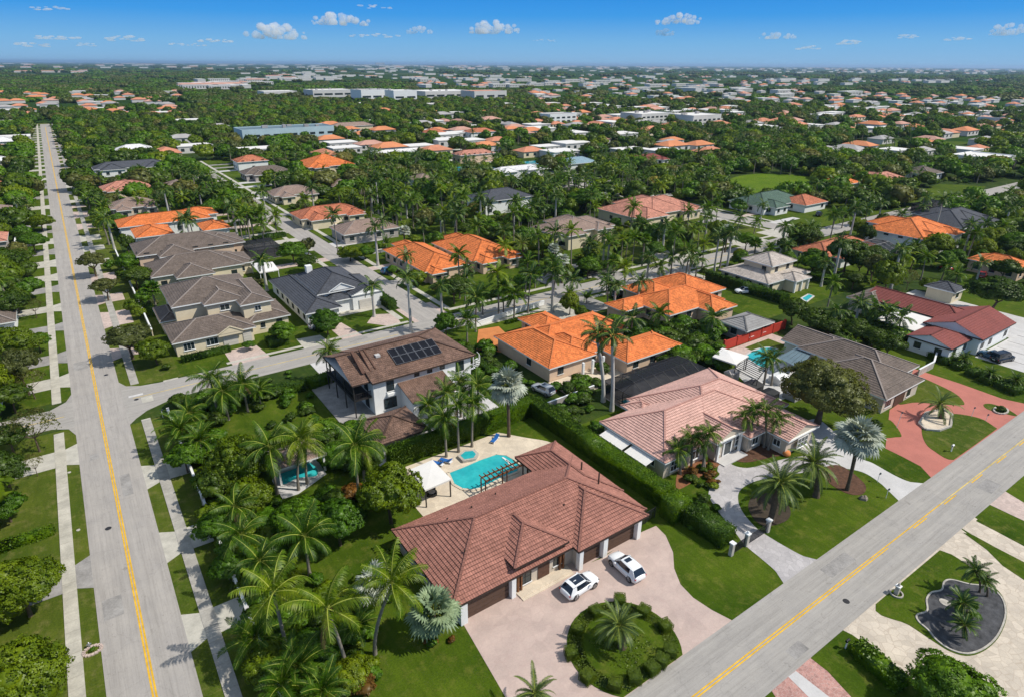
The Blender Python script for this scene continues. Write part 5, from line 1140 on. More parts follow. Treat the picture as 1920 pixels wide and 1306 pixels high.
flat('office_building', 'wide flat white building behind the palm wall', ((1190, 230), (1272, 229), 30), 8, 'far_white', 'canvas', extra=3)
flat('office_building', 'pale blue-grey flat building right of the wide flat white one', ((1275, 235), (1375, 236), 30), 9, 'far_white', 'canvas', extra=3)
flat('office_building', 'white low building with terracotta parapet at the far right', ((1850, 236), (1925, 240), 25), 7, 'plaster_blue', 'far_tile')
flat('apartment_block', 'pale apartment tower alone on the horizon', ((708, 122.6), (718, 122.6), 60), 70, 'far_white', 'far_grey')
# ------------------------------------------------------------ vehicles
def car_meshes(paint, L=4.75, Wd=1.92, H=1.66, pano=False, van=False):
    """body shell lofted from cross sections, front at +X"""
    hl = L/2
    # x, half width, sill z, shoulder z, top z (bonnet/boot level)
    st = [(-hl, .66, .48, .84, .92), (-hl+.10, .82, .34, .94, 1.02), (-hl+.4, .91, .26, .99, 1.06), (-hl+.95, .97, .24, .99, 1.06), (-hl+1.6, .945, .24, .96, 1.03), (0, .94, .24, .94, 1.01), (hl-1.6, .945, .24, .93, 1.02),
          (hl-1.0, .965, .25, .90, 1.03), (hl-.5, .91, .28, .82, .95), (hl-.2, .80, .34, .72, .83), (hl-.05, .64, .42, .64, .70), (hl, .45, .46, .58, .61)]
    if van: st = [(a, b, c, d, e*1.02) for a, b, c, d, e in st]
    V = []; Q = []
    for (x, w_, z0, zs, zt) in st:
        w_ = w_*Wd/1.92
        ring = [(w_*.88, z0), (w_, z0+.14), (w_*1.0, (z0+zs)/2), (w_*.965, zs), (w_*.80, zt), (w_*.35, zt+.03)]
        V += [(x, -y, z) for y, z in ring]+[(x, y, z) for y, z in ring[::-1]]
    n = 12
    for i in range(len(st)-1):
        for j in range(n): Q.append((i*n+j, i*n+(j+1) % n, (i+1)*n+(j+1) % n, (i+1)*n+j))
    body = bpy.data.meshes.new('body'); body.from_pydata(V, [], Q+[tuple(range(n))[::-1], tuple((len(st)-1)*n+j for j in range(n))]); body.materials.append(MAT[paint]); body.shade_smooth(); body.validate()
    import bmesh
    bm = bmesh.new(); bm.from_mesh(body); bmesh.ops.recalc_face_normals(bm, faces=bm.faces); bm.to_mesh(body); bm.free()
    # cabin: glass house with painted roof and pillars
    b0, b1 = -hl+.12, hl-1.18; r0, r1 = -hl+.72, hl-2.15; zb, zr = .97, H
    if van: r0, r1 = -hl+.35, hl-1.9
    gw, rw = .87*Wd/1.92, .66*Wd/1.92
    g = MB(); lo = [(b0, -gw), (b1, -gw*.92), (b1, gw*.92), (b0, gw)]; up = [(r0, -rw), (r1, -rw), (r1, rw), (r0, rw)]
    for i in range(4):
        j = (i+1) % 4; g.face([(*lo[i], zb), (*lo[j], zb), (*up[j], zr-.03), (*up[i], zr-.03)])
    rf = MB(); k = 6; rows = []
    for i in range(k+1):
        x = r0-.10+(r1+.06-r0+.10)*i/k; zz = zr-.03+.07*math.sin(math.pi*(i/k)**.8)*.9
        rows.append([(x, -rw-.03, zz-.045), (x, -rw*.8, zz+.02), (x, 0, zz+.045), (x, rw*.8, zz+.02), (x, rw+.03, zz-.045)])
    for i in range(k):
        for j in range(4): rf.face([rows[i][j], rows[i+1][j], rows[i+1][j+1], rows[i][j+1]])
    for s in (-1, 1):
        rf.bar((b1-.02, s*gw*.93, zb-.02), (r1+.02, s*(rw+.01), zr-.01), .06, .05)
        qd = [(b0+.0, s*(gw+.012), zb-.02), (b0+.95, s*(gw+.012), zb-.02), (r0+.38, s*(rw+.022), zr-.02), (r0-.06, s*(rw+.022), zr-.02)]; rf.face(qd if s < 0 else qd[::-1])
        xm = (r0+r1)/2; rf.bar((r0-.05, s*(rw+.02), zr-.02), (r1+.05, s*(rw+.02), zr-.02), .05, .05)
        rf.bar((b0+.02, s*gw*.97, zb-.02), (r0-.02, s*(rw+.0), zr-.01), .05, .05)
    pn = MB()
    if pano: pn.face([(r0+.35, -rw*.78, zr+.045), (r1-.02, -rw*.78, zr+.04), (r1-.02, rw*.78, zr+.04), (r0+.35, rw*.78, zr+.045)])
    else: pn.face([(r1-.75, -rw*.6, zr+.062), (r1-.2, -rw*.6, zr+.058), (r1-.2, rw*.6, zr+.058), (r1-.75, rw*.6, zr+.062)])
    pn.v = [(x, y, z+.03) for x, y, z in pn.v]
    wh = MB(); wh.tube([(0, -.12, 0), (0, .12, 0)], .36, 16); wh.face([(.36*math.cos(2*math.pi*j/16), -.12, .36*math.sin(2*math.pi*j/16)) for j in range(16)])
    rim = MB()
    rim.tube([(0, -.135, 0), (0, .135, 0)], .09, 8)
    for j in range(5):
        a = 2*math.pi*j/5; rim.bar((.06*math.cos(a), 0, .06*math.sin(a)), (.24*math.cos(a), 0, .24*math.sin(a)), .27, .07)
    ring = [(.25*math.cos(2*math.pi*j/16), .25*math.sin(2*math.pi*j/16)) for j in range(17)]
    for (a, b) in zip(ring, ring[1:]): rim.bar((a[0], 0, a[1]), (b[0], 0, b[1]), .265, .03)
    ar = MB(); ar.tube([(0, -.1, 0), (0, .1, 0)], .43, 16); ar.face([(.43*math.cos(2*math.pi*j/16), -.1, .43*math.sin(2*math.pi*j/16)) for j in range(16)])
    lt = MB().box(-.06, -.22, -.06, .03, .22, .07, 0, True); hd = MB().box(-.14, -.18, -.06, .05, .18, .06, 0, True); mr = MB().box(-.09, -.12, -.07, .09, .12, .07, 0, True); pl = MB().box(-.02, -.26, -.06, .02, .26, .06, 0, True)
    return dict(body=body, cabin_glass=g.mesh('cabin_glass', MAT['carglass']), roof=rf.mesh('roof', MAT[paint], True), sunroof=pn.mesh('sunroof', MAT['carglass']), tyre=wh.mesh('tyre', MAT['black'], False),
                rim=rim.mesh('rim', MAT['metal']), arch=ar.mesh('wheel_arch', MAT['black']), tail=lt.mesh('tail_light', MAT['lamp_red']), head=hd.mesh('headlight', MAT['carglass']), mirror=mr.mesh('mirror', MAT[paint]), plate=pl.mesh('number_plate', MAT['trim']), L=L, W=Wd)
CARM = {}
def car(x, y, heading, paint, label, group=None, z=.05, size=1.0, pano=False, van=False, L=4.75, name='parked_car', cat='car'):
    key = (paint, pano, van, L)
    if key not in CARM: CARM[key] = car_meshes(paint, L, 1.92, 1.95 if van else 1.66, pano, van)
    m = CARM[key]; t = thing(name, (x, y, z), label, cat, group, heading, size); hl = m['L']/2; hw = m['W']/2
    link('body', m['body'], t); link('cabin_glass', m['cabin_glass'], t); link('roof', m['roof'], t); link('sunroof', m['sunroof'], t)
    for sx in (-hl+.92, hl-.95):
        for s in (-1, 1):
            link('wheel_arch', m['arch'], t, (sx, s*(hw-.105), .40)); w_ = link('wheel', m['tyre'], t, (sx, s*(hw-.115), .36)); link('rim', m['rim'], w_)
    for s in (-1, 1):
        link('tail_light', m['tail'], t, (-hl+.10, s*.62, .88)); link('headlight', m['head'], t, (hl-.22, s*.62, .74)); link('mirror', m['mirror'], t, (hl-1.75, s*(hw+.10), 1.08))
    link('number_plate', m['plate'], t, (-hl+.005, 0, .68))
    return t
a1, a2 = W(1059, 1112), W(1118, 1085)
car(*W(1087, 1104), math.atan2(a2[1]-a1[1]+.05, a2[0]-a1[0])+.13, 'carwhite', 'white hatchback-like SUV with a dark panoramic roof parked nearer the round shrub island', pano=True, L=4.6)
car(*W(1173, 1069), math.atan2(W(1146, 1043)[1]-W(1198, 1083)[1], W(1146, 1043)[0]-W(1198, 1083)[0])-.1, 'carwhite', 'white SUV with a small sunroof parked in front of the right garage door', L=4.8)
car(*W(1878, 676), math.radians(-14), 'carblack', 'long black van parked on the pale car park by the maroon-roofed house', van=True, L=5.2, cat='van', name='parked_van')
car(*W(1855, 671), math.radians(80), 'carblue', 'dark blue car mostly hidden behind the black van', L=4.2)
car(*W(1018, 735), math.radians(100), 'carsilver', 'silver car tucked beside the silver fan palm near the orange-roofed patio house')
car(*W(1395, 550), math.radians(150), 'carwhite', 'white boat-like car on the drive behind the bright orange roof')
for i, (px, py, hd, pt, lb) in enumerate(((1160, 556, 10, 'carblack', 'black car waiting at the gate beside the cross street'), (730, 512, 5, 'carblue', 'dark teal car near the round topiary by the side street end'), (950, 378, 90, 'carsilver', 'silver car at the foot of the navy-roofed modern house'),
    (1742, 401, 20, 'carsilver', 'grey car parked on the right side street'), (1820, 370, 10, 'carsilver', 'silver car driving on the far end of the cross street'), (1545, 385, 40, 'carwhite', 'white car beside the faded green roof'), (1535, 405, 20, 'carblack', 'black car under the trees by the faded green roof'),
    (1770, 505, 60, 'carred', 'red car beside the palms in the right hand courtyard'), (1840, 520, 15, 'carred', 'second red car on the tan forecourt at the right'), (600, 615, 0, 'carsilver', 'silver car on the drive next to the charcoal-roofed house'), (30, 388, 80, 'carsilver', 'grey car in the port at the left edge house'), (1390, 372, 10, 'carwhite', 'white car at the corner of the right side street'))):
    x, y = W(px, py); car(x, y, math.radians(hd), pt, lb)
# ------------------------------------------------------------ pools and their furniture
def pool(label, pts, px=True, mat='water', smooth=False, deck='deck', sharp=()):
    p = [W(*q) for q in pts] if px else pts
    if smooth: smooth_poly.sharp = sharp; p = smooth_poly(p, 4); smooth_poly.sharp = ()
    if sum(p[i][0]*p[(i+1) % len(p)][1]-p[(i+1) % len(p)][0]*p[i][1] for i in range(len(p))) < 0: p = p[::-1]
    cx = sum(a for a, b in p)/len(p); cy2 = sum(b for a, b in p)/len(p)
    t = thing('swimming_pool', (cx, cy2, 0), label, 'pool')
    mb = MB().prism(p, .02, .09); part('water', mb, MAT[mat], t)
    cb = MB()
    for a, b in zip(p, p[1:]+p[:1]): cb.bar((*a, .09), (*b, .09), .38, .10)
    part('coping', cb, MAT[deck], t); return t
PP = pool('turquoise free-form pool behind the red-brown tiled house', [(840, 886), (866, 876), (898, 862), (930, 851), (950, 853), (966, 862), (978, 872), (972, 884), (940, 897), (905, 915), (885, 919), (866, 917), (850, 908)])
mb = MB()
for a in ((942, 858), (948, 863), (953, 868)):
    p = W(*a); q = W(a[0]+12, a[1]+8); mb.bar((*p, .14), (*q, .14), .25, .06)
part('step', mb, MAT['trim'], PP)
SP = thing('hot_tub', (*W(880, 858), 0), 'raised hot tub with pale rim spilling into the turquoise pool', 'hot tub')
q = [W(*c) for c in ((858, 858), (870, 848), (890, 846), (898, 854), (892, 864), (868, 868))]; part('basin', MB().prism(q[::-1] if False else q[::-1], .05, .45), MAT['stone'], SP)
cxy = W(878, 857); part('water', MB().prism([((a-cxy[0])*.72+cxy[0], (b-cxy[1])*.72+cxy[1]) for a, b in q][::-1], .3, .47), MAT['water'], SP)
def gazebo(name, label, pts, z, mat, peak, post='frame_dark', cat='gazebo', px=True):
    p = [W(a, b, z) for a, b in pts] if px else pts; cx = sum(a for a, b in p)/4; cy2 = sum(b for a, b in p)/4
    t = thing(name, (cx, cy2, 0), label, cat); mb = MB(); c = (cx, cy2, z+peak)
    for i in range(4): a, b = p[i], p[(i+1) % 4]; mb.face([(*a, z), (*b, z), c] if peak else [(*a, z), (*b, z), (cx, cy2, z)]); mb.face([(*a, z-.22), (*b, z-.22), (*b, z), (*a, z)])
    part('canopy', mb, MAT[mat], t)
    for a, b in p:
        x = cx+(a-cx)*.94; y = cy2+(b-cy2)*.94; part('post', MB().box(x-.07, y-.07, 0.02, x+.07, y+.07, z), MAT[post], t)
    fb = MB()
    for i in range(4): a, b = p[i], p[(i+1) % 4]; fb.bar((cx+(a[0]-cx)*.95, cy2+(a[1]-cy2)*.95, z-.12), (cx+(b[0]-cx)*.95, cy2+(b[1]-cy2)*.95, z-.12), .08)
    part('frame', fb, MAT[post], t); return t
gazebo('gazebo', 'white canvas gazebo on black posts at the left end of the turquoise pool', [(769, 879), (811, 861), (846, 897), (797, 918)], 2.9, 'canvas', .14)
gazebo('gazebo', 'small white pavilion with peaked canvas roof behind the cream corner house', [(470, 494), (511, 491), (523, 506), (487, 512)], 2.8, 'canvas', .6, 'trim')
gazebo('gazebo', 'white fabric canopy above the patio beside the red garden wall', [(1336, 668), (1354, 652), (1404, 667), (1380, 683)], 2.9, 'canvas', .35)
for (x, y, lb) in ((30.2, 61.6, 'dark round rattan sofa under the white gazebo'), (29.6, 63.4, 'dark rattan armchair at the back of the white gazebo')):
    t = thing('rattan_sofa', (x, y, .05), lb, 'sofa'); s = MB(); s.tube([(x, y, .05), (x, y, .42)], .75, 14); part('seat', s, MAT['black'], t)
    b = MB()
    for i in range(9): a = math.pi*(i/9)+.3; c = math.pi*((i+1)/9)+.3; b.bar((x+.72*math.cos(a), y+.72*math.sin(a), .62), (x+.72*math.cos(c), y+.72*math.sin(c), .62), .16, .5)
    part('backrest', b, MAT['black'], t); part('cushion', MB().prism([(x+.5*math.cos(k*.7), y+.5*math.sin(k*.7)) for k in range(9)], .42, .52), MAT['greywall'], t)
# timber pergola over the pool edge
a, b = W(906, 897, 2.6), W(985, 862, 2.6)
t = thing('pergola', (*W(945, 895), 0), 'brown timber pergola with cross slats along the pool edge', 'pergola')
d = (Vector((*b, 0))-Vector((*a, 0))); dl = d.length; d.normalize(); n_ = Vector((-d.y, d.x, 0))
for s in (-.9, .9): p0 = Vector((*a, 2.5))+n_*s*.55; part('beam', MB().bar(p0, p0+d*dl, .12, .2), MAT['wood'], t)
for i in range(11): p0 = Vector((*a, 2.68))+d*(dl*i/10); part('slat', MB().bar(p0-n_*.95, p0+n_*.95, .07, .16), MAT['wood'], t)
for f_ in (0, .5, 1): p0 = Vector((*a, 0))+d*(dl*f_); [part('post', MB().bar(p0+n_*s*.5, p0+n_*s*.5+Vector((0, 0, 2.45)), .14), MAT['wood_dark'], t) for s in (-1, 1)]
def lounger(px, py, hd, label):
    x, y = W(px, py); t = thing('sun_lounger', (x, y, .06), label, 'sun lounger', rotz=hd)
    f = MB(); f.box(-.95, -.32, .22, .95, .32, .28, 0, True); o = part('frame', f, MAT['trim'], t, local=True)
    for sx in (-.85, .85):
        for sy in (-.27, .27): part('leg', MB().box(sx-.04, sy-.04, 0, sx+.04, sy+.04, .22), MAT['trim'], t, local=True)
    part('cushion', MB().box(-.93, -.3, .28, .35, .3, .38), MAT['blue'], t, local=True); q = MB(); q.bar((.3, 0, .34), (.95, 0, .72), .6, .09); part('backrest', q, MAT['blue'], t, local=True)
lounger(928, 826, .5, 'blue cushioned sun lounger beside the clipped round hedge ring'); lounger(820, 871, -1.0, 'blue and white sun lounger just behind the white gazebo'); lounger(836, 866, -1.0, 'pale sun lounger next to the hot tub')
pool('small turquoise pool strip on the patio of the orange-roofed house by the twin royal palms', [(1086, 712), (1092, 704), (1125, 697), (1133, 703), (1110, 712), (1095, 718)])
pool('turquoise pool half hidden behind the hedge by the white two-storey house', [(785, 812), (812, 803), (868, 783), (915, 772), (925, 780), (880, 793), (820, 815), (795, 824)], deck='concrete_white')
pool('turquoise pool in the left garden under the coconut palms', [(520, 890), (545, 880), (583, 866), (598, 880), (594, 894), (560, 898), (534, 910), (524, 905)], smooth=True, deck='concrete_white')
pool('bright turquoise pool beside the white fabric canopy', [(1398, 668), (1420, 655), (1445, 652), (1462, 660), (1452, 680), (1432, 690), (1415, 682)], smooth=True, deck='concrete_white')
pool('small turquoise pool behind palms left of the maroon-roofed house', [(1612, 606), (1650, 598), (1680, 604), (1672, 614), (1640, 618), (1618, 614)], deck='concrete_white')
pool('little blue pool glimpsed behind the pale pagoda-roofed house', [(1502, 560), (1516, 552), (1526, 556), (1512, 567)], deck='concrete_white')
pool('tiny plunge pool inside the big black screen cage', [(1160, 752), (1176, 747), (1186, 752), (1172, 760)], mat='water_dark')
sheet('pool_terrace', [(1380, 668), (1420, 645), (1470, 648), (1490, 690), (1500, 735), (1440, 760), (1380, 700)], .033, MAT['concrete_white'])
sheet('pool_terrace', [(1590, 608), (1650, 592), (1700, 600), (1690, 625), (1630, 628)], .033, MAT['concrete_white'])
sheet('pool_terrace', [(510, 900), (520, 880), (590, 855), (612, 888), (560, 925), (530, 935)], .034, MAT['concrete_white'])
# cabana by the left pool
K_ = House('cabana', 'open cabana with a brown hip roof over the small left pool', *W(560, 870), 'r_taupe', 'white', 'ridge_grey', 'trim', 1, short='the pool cabana', course=.5)
x0, y0 = W(517, 883, 2.8); x1, y1 = W(612, 850, 2.8); y1b = W(586, 820, 2.8)[1]
K_.block(x0, (y0+y1)/2, x1, max(y1b, (y0+y1)/2+4.5), 2.8, .42, wall=False)
for x in (x0+.4, x1-.5): K_.box('column', x, (y0+y1)/2+.3, 0, x+.25, (y0+y1)/2+.55, 2.8, 'trim')
K_.box('wall', x0+.8, (y0+y1)/2+3.4, 0, x1-.8, (y0+y1)/2+3.6, 2.78, 'white')
# insect-screen pool cages
def cage(label, x0, y0, x1, y1, h, hp, scr='screen', nx=6, ny=3, bar_='frame_dark'):
    t = thing('pool_cage', ((x0+x1)/2, (y0+y1)/2, 0), label, 'pool cage'); ins = min(1.8, (y1-y0)*.25)
    def top(i, j):
        x = x0+(x1-x0)*i/nx; y = y0+(y1-y0)*j/ny; e = min(i, nx-i, j, ny-j); return (x, y, h+(hp if e > 0 else 0))
    for i in range(nx):
        for j in range(ny):
            part('screen_panel', (lambda m: (m.face([top(i, j), top(i+1, j), top(i+1, j+1), top(i, j+1)]), m)[1])(MB()), MAT[scr], t)
    for i in range(nx):
        for yy in (y0, y1): m = MB(); xa, xb = x0+(x1-x0)*i/nx, x0+(x1-x0)*(i+1)/nx; m.face([(xa, yy, .05), (xb, yy, .05), (xb, yy, h), (xa, yy, h)]); part('screen_panel', m, MAT[scr], t)
    for j in range(ny):
        for xx in (x0, x1): m = MB(); ya, yb = y0+(y1-y0)*j/ny, y0+(y1-y0)*(j+1)/ny; m.face([(xx, ya, .05), (xx, yb, .05), (xx, yb, h), (xx, ya, h)]); part('screen_panel', m, MAT[scr], t)
    fb = MB(); w_ = .09
    for i in range(nx+1):
        for j in range(ny+1):
            if i < nx: fb.bar(top(i, j), top(i+1, j), w_)
            if j < ny: fb.bar(top(i, j), top(i, j+1), w_)
            if i in (0, nx) or j in (0, ny): p = top(i, j); fb.bar((p[0], p[1], 0), (p[0], p[1], h), w_)
    fb.bar((x0, y0, 1.1), (x1, y0, 1.1), .06); fb.bar((x0, y0, 1.1), (x0, y1, 1.1), .06)
    part('frame', fb, MAT[bar_], t); RECTS.append((x0, y0, x1, y1)); rect('cage_floor', x0-.2, y0-.2, x1+.2, y1+.2, .037, MAT['concrete_grey']); return t
cage('big black insect-screen cage attached behind the pale pink tiled house', 67.4, 61.9, 86.0, 69.2, 2.9, 1.2, nx=8, ny=3)
cage('black pool cage on the grass next to the peach house behind the corner', 38.2, 186, 47.5, 199, 2.8, .8, nx=4, ny=4)
x0, y0 = W(1641, 500); x1, y1 = W(1722, 490); cage('blue-grey hip shaped pool cage behind the long terracotta roof', x0, y0, x1, y0+12, 3.0, 1.5, 'screen_light', nx=6, ny=3, bar_='far_grey')
x0, y0 = W(1742, 402); x1, y1 = W(1835, 408); cage('wide dark pool cage in front of the dark navy roofs', x0, y0-3, x1, y0+7, 3.0, 1.2, nx=7, ny=3)
# grey corrugated pergola roofs and clutter beside the pink house
t = thing('patio_shelter', (92, 55, 0), 'blue-grey panelled patio roof attached to the grey gabled house', 'patio roof')
a = [W(*c, 3.0) for c in ((1458, 668), (1505, 645), (1532, 652), (1500, 688))]
for i in range(5):
    f0, f1 = i/5, (i+1)/5-.012; L0 = Vector((*a[0], 2.8)).lerp(Vector((*a[3], 2.8)), f0); L1 = Vector((*a[0], 2.8)).lerp(Vector((*a[3], 2.8)), f1); R0 = Vector((*a[1], 3.1)).lerp(Vector((*a[2], 3.1)), f0); R1 = Vector((*a[1], 3.1)).lerp(Vector((*a[2], 3.1)), f1)
    m = MB(); m.face([L0, R0, R1, L1]); m.v += []; part('roof_panel', m, MAT['r_teal'], t)
for c in a: part('post', MB().box(c[0]-.06, c[1]-.06, 0, c[0]+.06, c[1]+.06, 2.85), MAT['trim'], t)
t = thing('pergola', (*W(1400, 700), 0), 'open black pergola frame between the pink house and the next pool', 'pergola')
c = [W(*q, 2.7) for q in ((1378, 690), (1398, 668), (1440, 685), (1420, 712))]
for i in range(4): part('beam', MB().bar((*c[i], 2.7), (*c[(i+1) % 4], 2.7), .12), MAT['frame_dark'], t); part('post', MB().bar((*c[i], 0), (*c[i], 2.7), .1), MAT['frame_dark'], t)
for i in range(1, 9): u = Vector((*c[0], 2.78)).lerp(Vector((*c[1], 2.78)), i/9); v = Vector((*c[3], 2.78)).lerp(Vector((*c[2], 2.78)), i/9); part('slat', MB().bar(u, v, .06, .1), MAT['frame_dark'], t)
rr = random.Random(4)
for i, (px, py, w_, d_, h_, mt, lb) in enumerate(((1405, 735, 4, 2.6, 1.9, 'frame_dark', 'covered black storage shelter beside the pink house'), (1440, 745, 3, 2.2, 1.4, 'black', 'black tarpaulin covered stack beside the pink house'), (1370, 712, 2.4, 1.6, 2.2, 'greywall', 'grey garden shed under the white canopy'), (1460, 715, 3, 2.4, 1.5, 'trim', 'white tarpaulin covered boat between the two houses'), (1486, 745, 2.6, 2.4, 1.6, 'far_grey', 'grey covered trailer under the big olive tree'))):
    x, y = W(px, py); t = thing('covered_stack', (x, y, 0), lb, 'shelter'); m = MB(); m.box(x-w_/2, y-d_/2, 0, x+w_/2, y+d_/2, h_*.75)
    for s in (-1, 1): m.face([(x-w_/2-.1, y+s*(d_/2+.1), h_*.76), (x+w_/2+.1, y+s*(d_/2+.1), h_*.76), (x+w_/2-.2, y, h_), (x-w_/2+.2, y, h_)])
    for s in (-1, 1): m.face([(x+s*(w_/2+.1), y-d_/2-.1, h_*.76), (x+s*(w_/2+.1), y+d_/2+.1, h_*.76), (x+s*(w_/2-.2), y, h_)])
    part('cover', m, MAT[mt], t)
# ------------------------------------------------------------ walls, gates, fences
def wall(name, label, path, h, th, mat, px=False, cat='wall', pil=None, cap=True):
    p = [W(*q) for q in path] if px else path; mb = MB()
    t = thing(name, (p[0][0], p[0][1], 0), label, cat)
    for a, b in zip(p, p[1:]): mb.bar((*a, h/2), (*b, h/2), th, h)
    part('wall_body', mb, MAT[mat], t)
    if cap:
        cb = MB()
        for a, b in zip(p, p[1:]): cb.bar((*a, h+.035), (*b, h+.035), th+.1, .07)
        part('coping', cb, MAT['trim'], t)
    if pil:
        for a, b in zip(p, p[1:]):
            n = max(1, int(math.dist(a, b)/pil))
            for i in range(n+1): x = a[0]+(b[0]-a[0])*i/n; y = a[1]+(b[1]-a[1])*i/n; part('pillar', MB().box(x-th, y-th, 0, x+th, y+th, h+.22), MAT[mat], t)
    return t
wall('garden_wall', 'long weathered white wall between the right sidewalk and the palm garden', [(5.1, 38), (4.95, 70), (4.9, 103)], 1.5, .2, 'concrete_white', pil=5)
wall('garden_wall', 'white wall at the left edge behind the left sidewalk lawns', [(-17.6, 52), (-17.5, 107)], 1.6, .2, 'white')
wall('garden_wall', 'white side wall left of the long road beyond the junction', [(-17.4, 121), (-17.2, 330)], 1.7, .2, 'white')
wall('garden_wall', 'pale wall along the back of the cream corner house by the long road', [(7.4, 141), (7.2, 215)], 1.5, .2, 'cream')
wall('garden_wall', 'red painted garden wall behind the canopy and pool', [(100.5, 69.6), (120.5, 69.4)], 2.0, .2, 'redwall', cap=False, pil=4)
rect('bare_yard', 101, 64.5, 116, 69.2, .036, MAT['pink_paver'])
rect('yard_lawn', 105, 63, 113, 68, .045, MAT['lawn_dry'])
wall('garden_wall', 'low grey wall behind the twin tall royal palms', [(56, 70.6), (67, 70.9)], 1.4, .18, 'greywall')
wall('garden_wall', 'pale curved wall at the left of the maroon-roofed house', [(1745, 640), (1755, 665), (1748, 690), (1720, 705)], 1.4, .2, 'stone', px=True)
wall('garden_wall', 'long white wall behind the maroon-roofed house', [(156, 67), (156.2, 48)], 2.2, .2, 'white')
wall('roadside_wall', 'low painted white wall beside the terracotta court on the cross street', [(884, 616), (960, 590), (1020, 572)], 1.1, .2, 'white', px=True)
t = thing('metal_fence', (52.4, 32, 0), 'dark mesh driveway gate between two white pillars by the near street', 'gate')
ps = [W(1370, 1040), W(1398, 1022), W(1438, 996)]
for a, b in zip(ps, ps[1:]):
    m = MB(); m.bar((*a, .1), (*b, .1), .05); m.bar((*a, 1.35), (*b, 1.35), .05); part('rail', m, MAT['frame_dark'], t); m = MB(); m.face([(*a, .12), (*b, .12), (*b, 1.32), (*a, 1.32)]); part('gate_mesh', m, MAT['netglass'], t)
    n = 14
    for i in range(1, n): x = a[0]+(b[0]-a[0])*i/n; y = a[1]+(b[1]-a[1])*i/n; part('picket', MB().bar((x, y, .1), (x, y, 1.4), .025), MAT['frame_dark'], t)
for (p, lb) in zip(ps, ('white square gate pillar at the hedge end', 'white gate pillar with a ball finial in the middle', 'white square gate pillar beside the palm island lawn')):
    t = thing('gate_pillar', (*p, 0), lb, 'pillar'); part('shaft', MB().box(p[0]-.22, p[1]-.22, 0, p[0]+.22, p[1]+.22, 1.75), MAT['stone'], t); part('cap', MB().box(p[0]-.3, p[1]-.3, 1.75, p[0]+.3, p[1]+.3, 1.9), MAT['trim'], t)
    if 'ball' in lb: m = MB(); m.tube([(p[0], p[1], 1.9), (p[0], p[1], 1.98), (p[0], p[1], 2.1), (p[0], p[1], 2.2)], [.08, .15, .15, .05], 10); part('finial', m, MAT['trim'], t, True)
def chain_fence(label, a, b, h=1.5):
    t = thing('mesh_fence', (*a, 0), label, 'fence'); n = max(2, int(math.dist(a, b)/2))
    for i in range(n+1): x = a[0]+(b[0]-a[0])*i/n; y = a[1]+(b[1]-a[1])*i/n; part('post', MB().bar((x, y, 0), (x, y, h), .07), MAT['frame_dark'], t)
    part('rail', MB().bar((*a, h-.05), (*b, h-.05), .05), MAT['frame_dark'], t); m = MB(); m.face([(*a, .05), (*b, .05), (*b, h-.05), (*a, h-.05)]); part('wire_mesh', m, MAT['netglass'], t)
chain_fence('dark mesh side gate between the red-brown tiled house and the tall hedge block', (47.6, 41.3), (51.2, 41.6), 1.7)
chain_fence('dark fence along the street lawn by the palm-lined yards', W(1100, 520), W(1180, 500), 1.3)
def pole_light(px, py, h, lean, label):
    x, y = W(px, py); t = thing('lamp_post', (x, y, 0), label, 'lamp'); part('pole', MB().tube([(x, y, 0), (x+lean, y, h)], .035, 6), MAT['trim'], t); part('lantern', MB().tube([(x+lean, y, h), (x+lean+.2, y-.02, h+.06), (x+lean+.25, y-.02, h+.2)], [.09, .14, .05], 8), MAT['glass'], t, True)
for q in ((1681, 802, 2.6, .3, 'leaning white lamp post beside the red drive'), (1821, 781, 1.6, .05, 'thin lamp post on the red drive lawn'), (1848, 789, 1.1, 0, 'short lamp post near the street end of the red drive lawn'), (1645, 903, 1.3, 0, 'dark garden lamp at the edge of the white garage drive'), (1661, 933, 1.3, 0, 'dark garden lamp closest to the near street'), (306, 783, 1.4, 0, 'small dark post on the corner verge')):
    pole_light(*q)
# street furniture on the left verge
def hydrant(px, py, label):
    x, y = W(px, py); t = thing('fire_hydrant', (x, y, .02), label, 'hydrant'); part('barrel', MB().tube([(x, y, 0.02), (x, y, .1), (x, y, .55), (x, y, .72)], [.16, .11, .11, .03], 10), MAT['metal'], t, True); part('outlet', MB().bar((x-.2, y, .42), (x+.2, y, .42), .12), MAT['metal'], t)
hydrant(169, 1213, 'grey hydrant-like marker in the left verge by a small stone ring')
x, y = W(174, 1219); t = thing('stone_ring', (x, y, 0), 'small oval ring of pinkish stones on the left verge', 'stones')
for i in range(16): a = i*math.pi/8; part('stone', MB().box(x+.75*math.cos(a)-.13, y+.55*math.sin(a)-.13, 0, x+.75*math.cos(a)+.13, y+.55*math.sin(a)+.13, .16), MAT['pink_paver'], t)
shrub('shrubg', x, y, .4, 'tiny green plant inside the stone ring on the left verge')
def mailbox(px, py, label, mat='white', kind=0):
    x, y = W(px, py); t = thing('mailbox', (x, y, 0), label, 'mailbox'); part('post', MB().box(x-.06, y-.06, 0, x+.06, y+.06, 1.0), MAT['trim'], t); m = MB(); m.tube([(x-.25, y, 1.1), (x+.25, y, 1.1)], .14, 10); part('box', m, MAT[mat], t)
x, y = W(1680, 1113); t = thing('mailbox_pillar', (x, y, 0), 'white stone mailbox pillar in a round planter ring by the near street', 'mailbox')
m = MB()
for i in range(18): a = i*2*math.pi/18; b = (i+1)*2*math.pi/18; m.bar((x+.62*math.cos(a), y+.62*math.sin(a), .12), (x+.62*math.cos(b), y+.62*math.sin(b), .12), .14, .2)
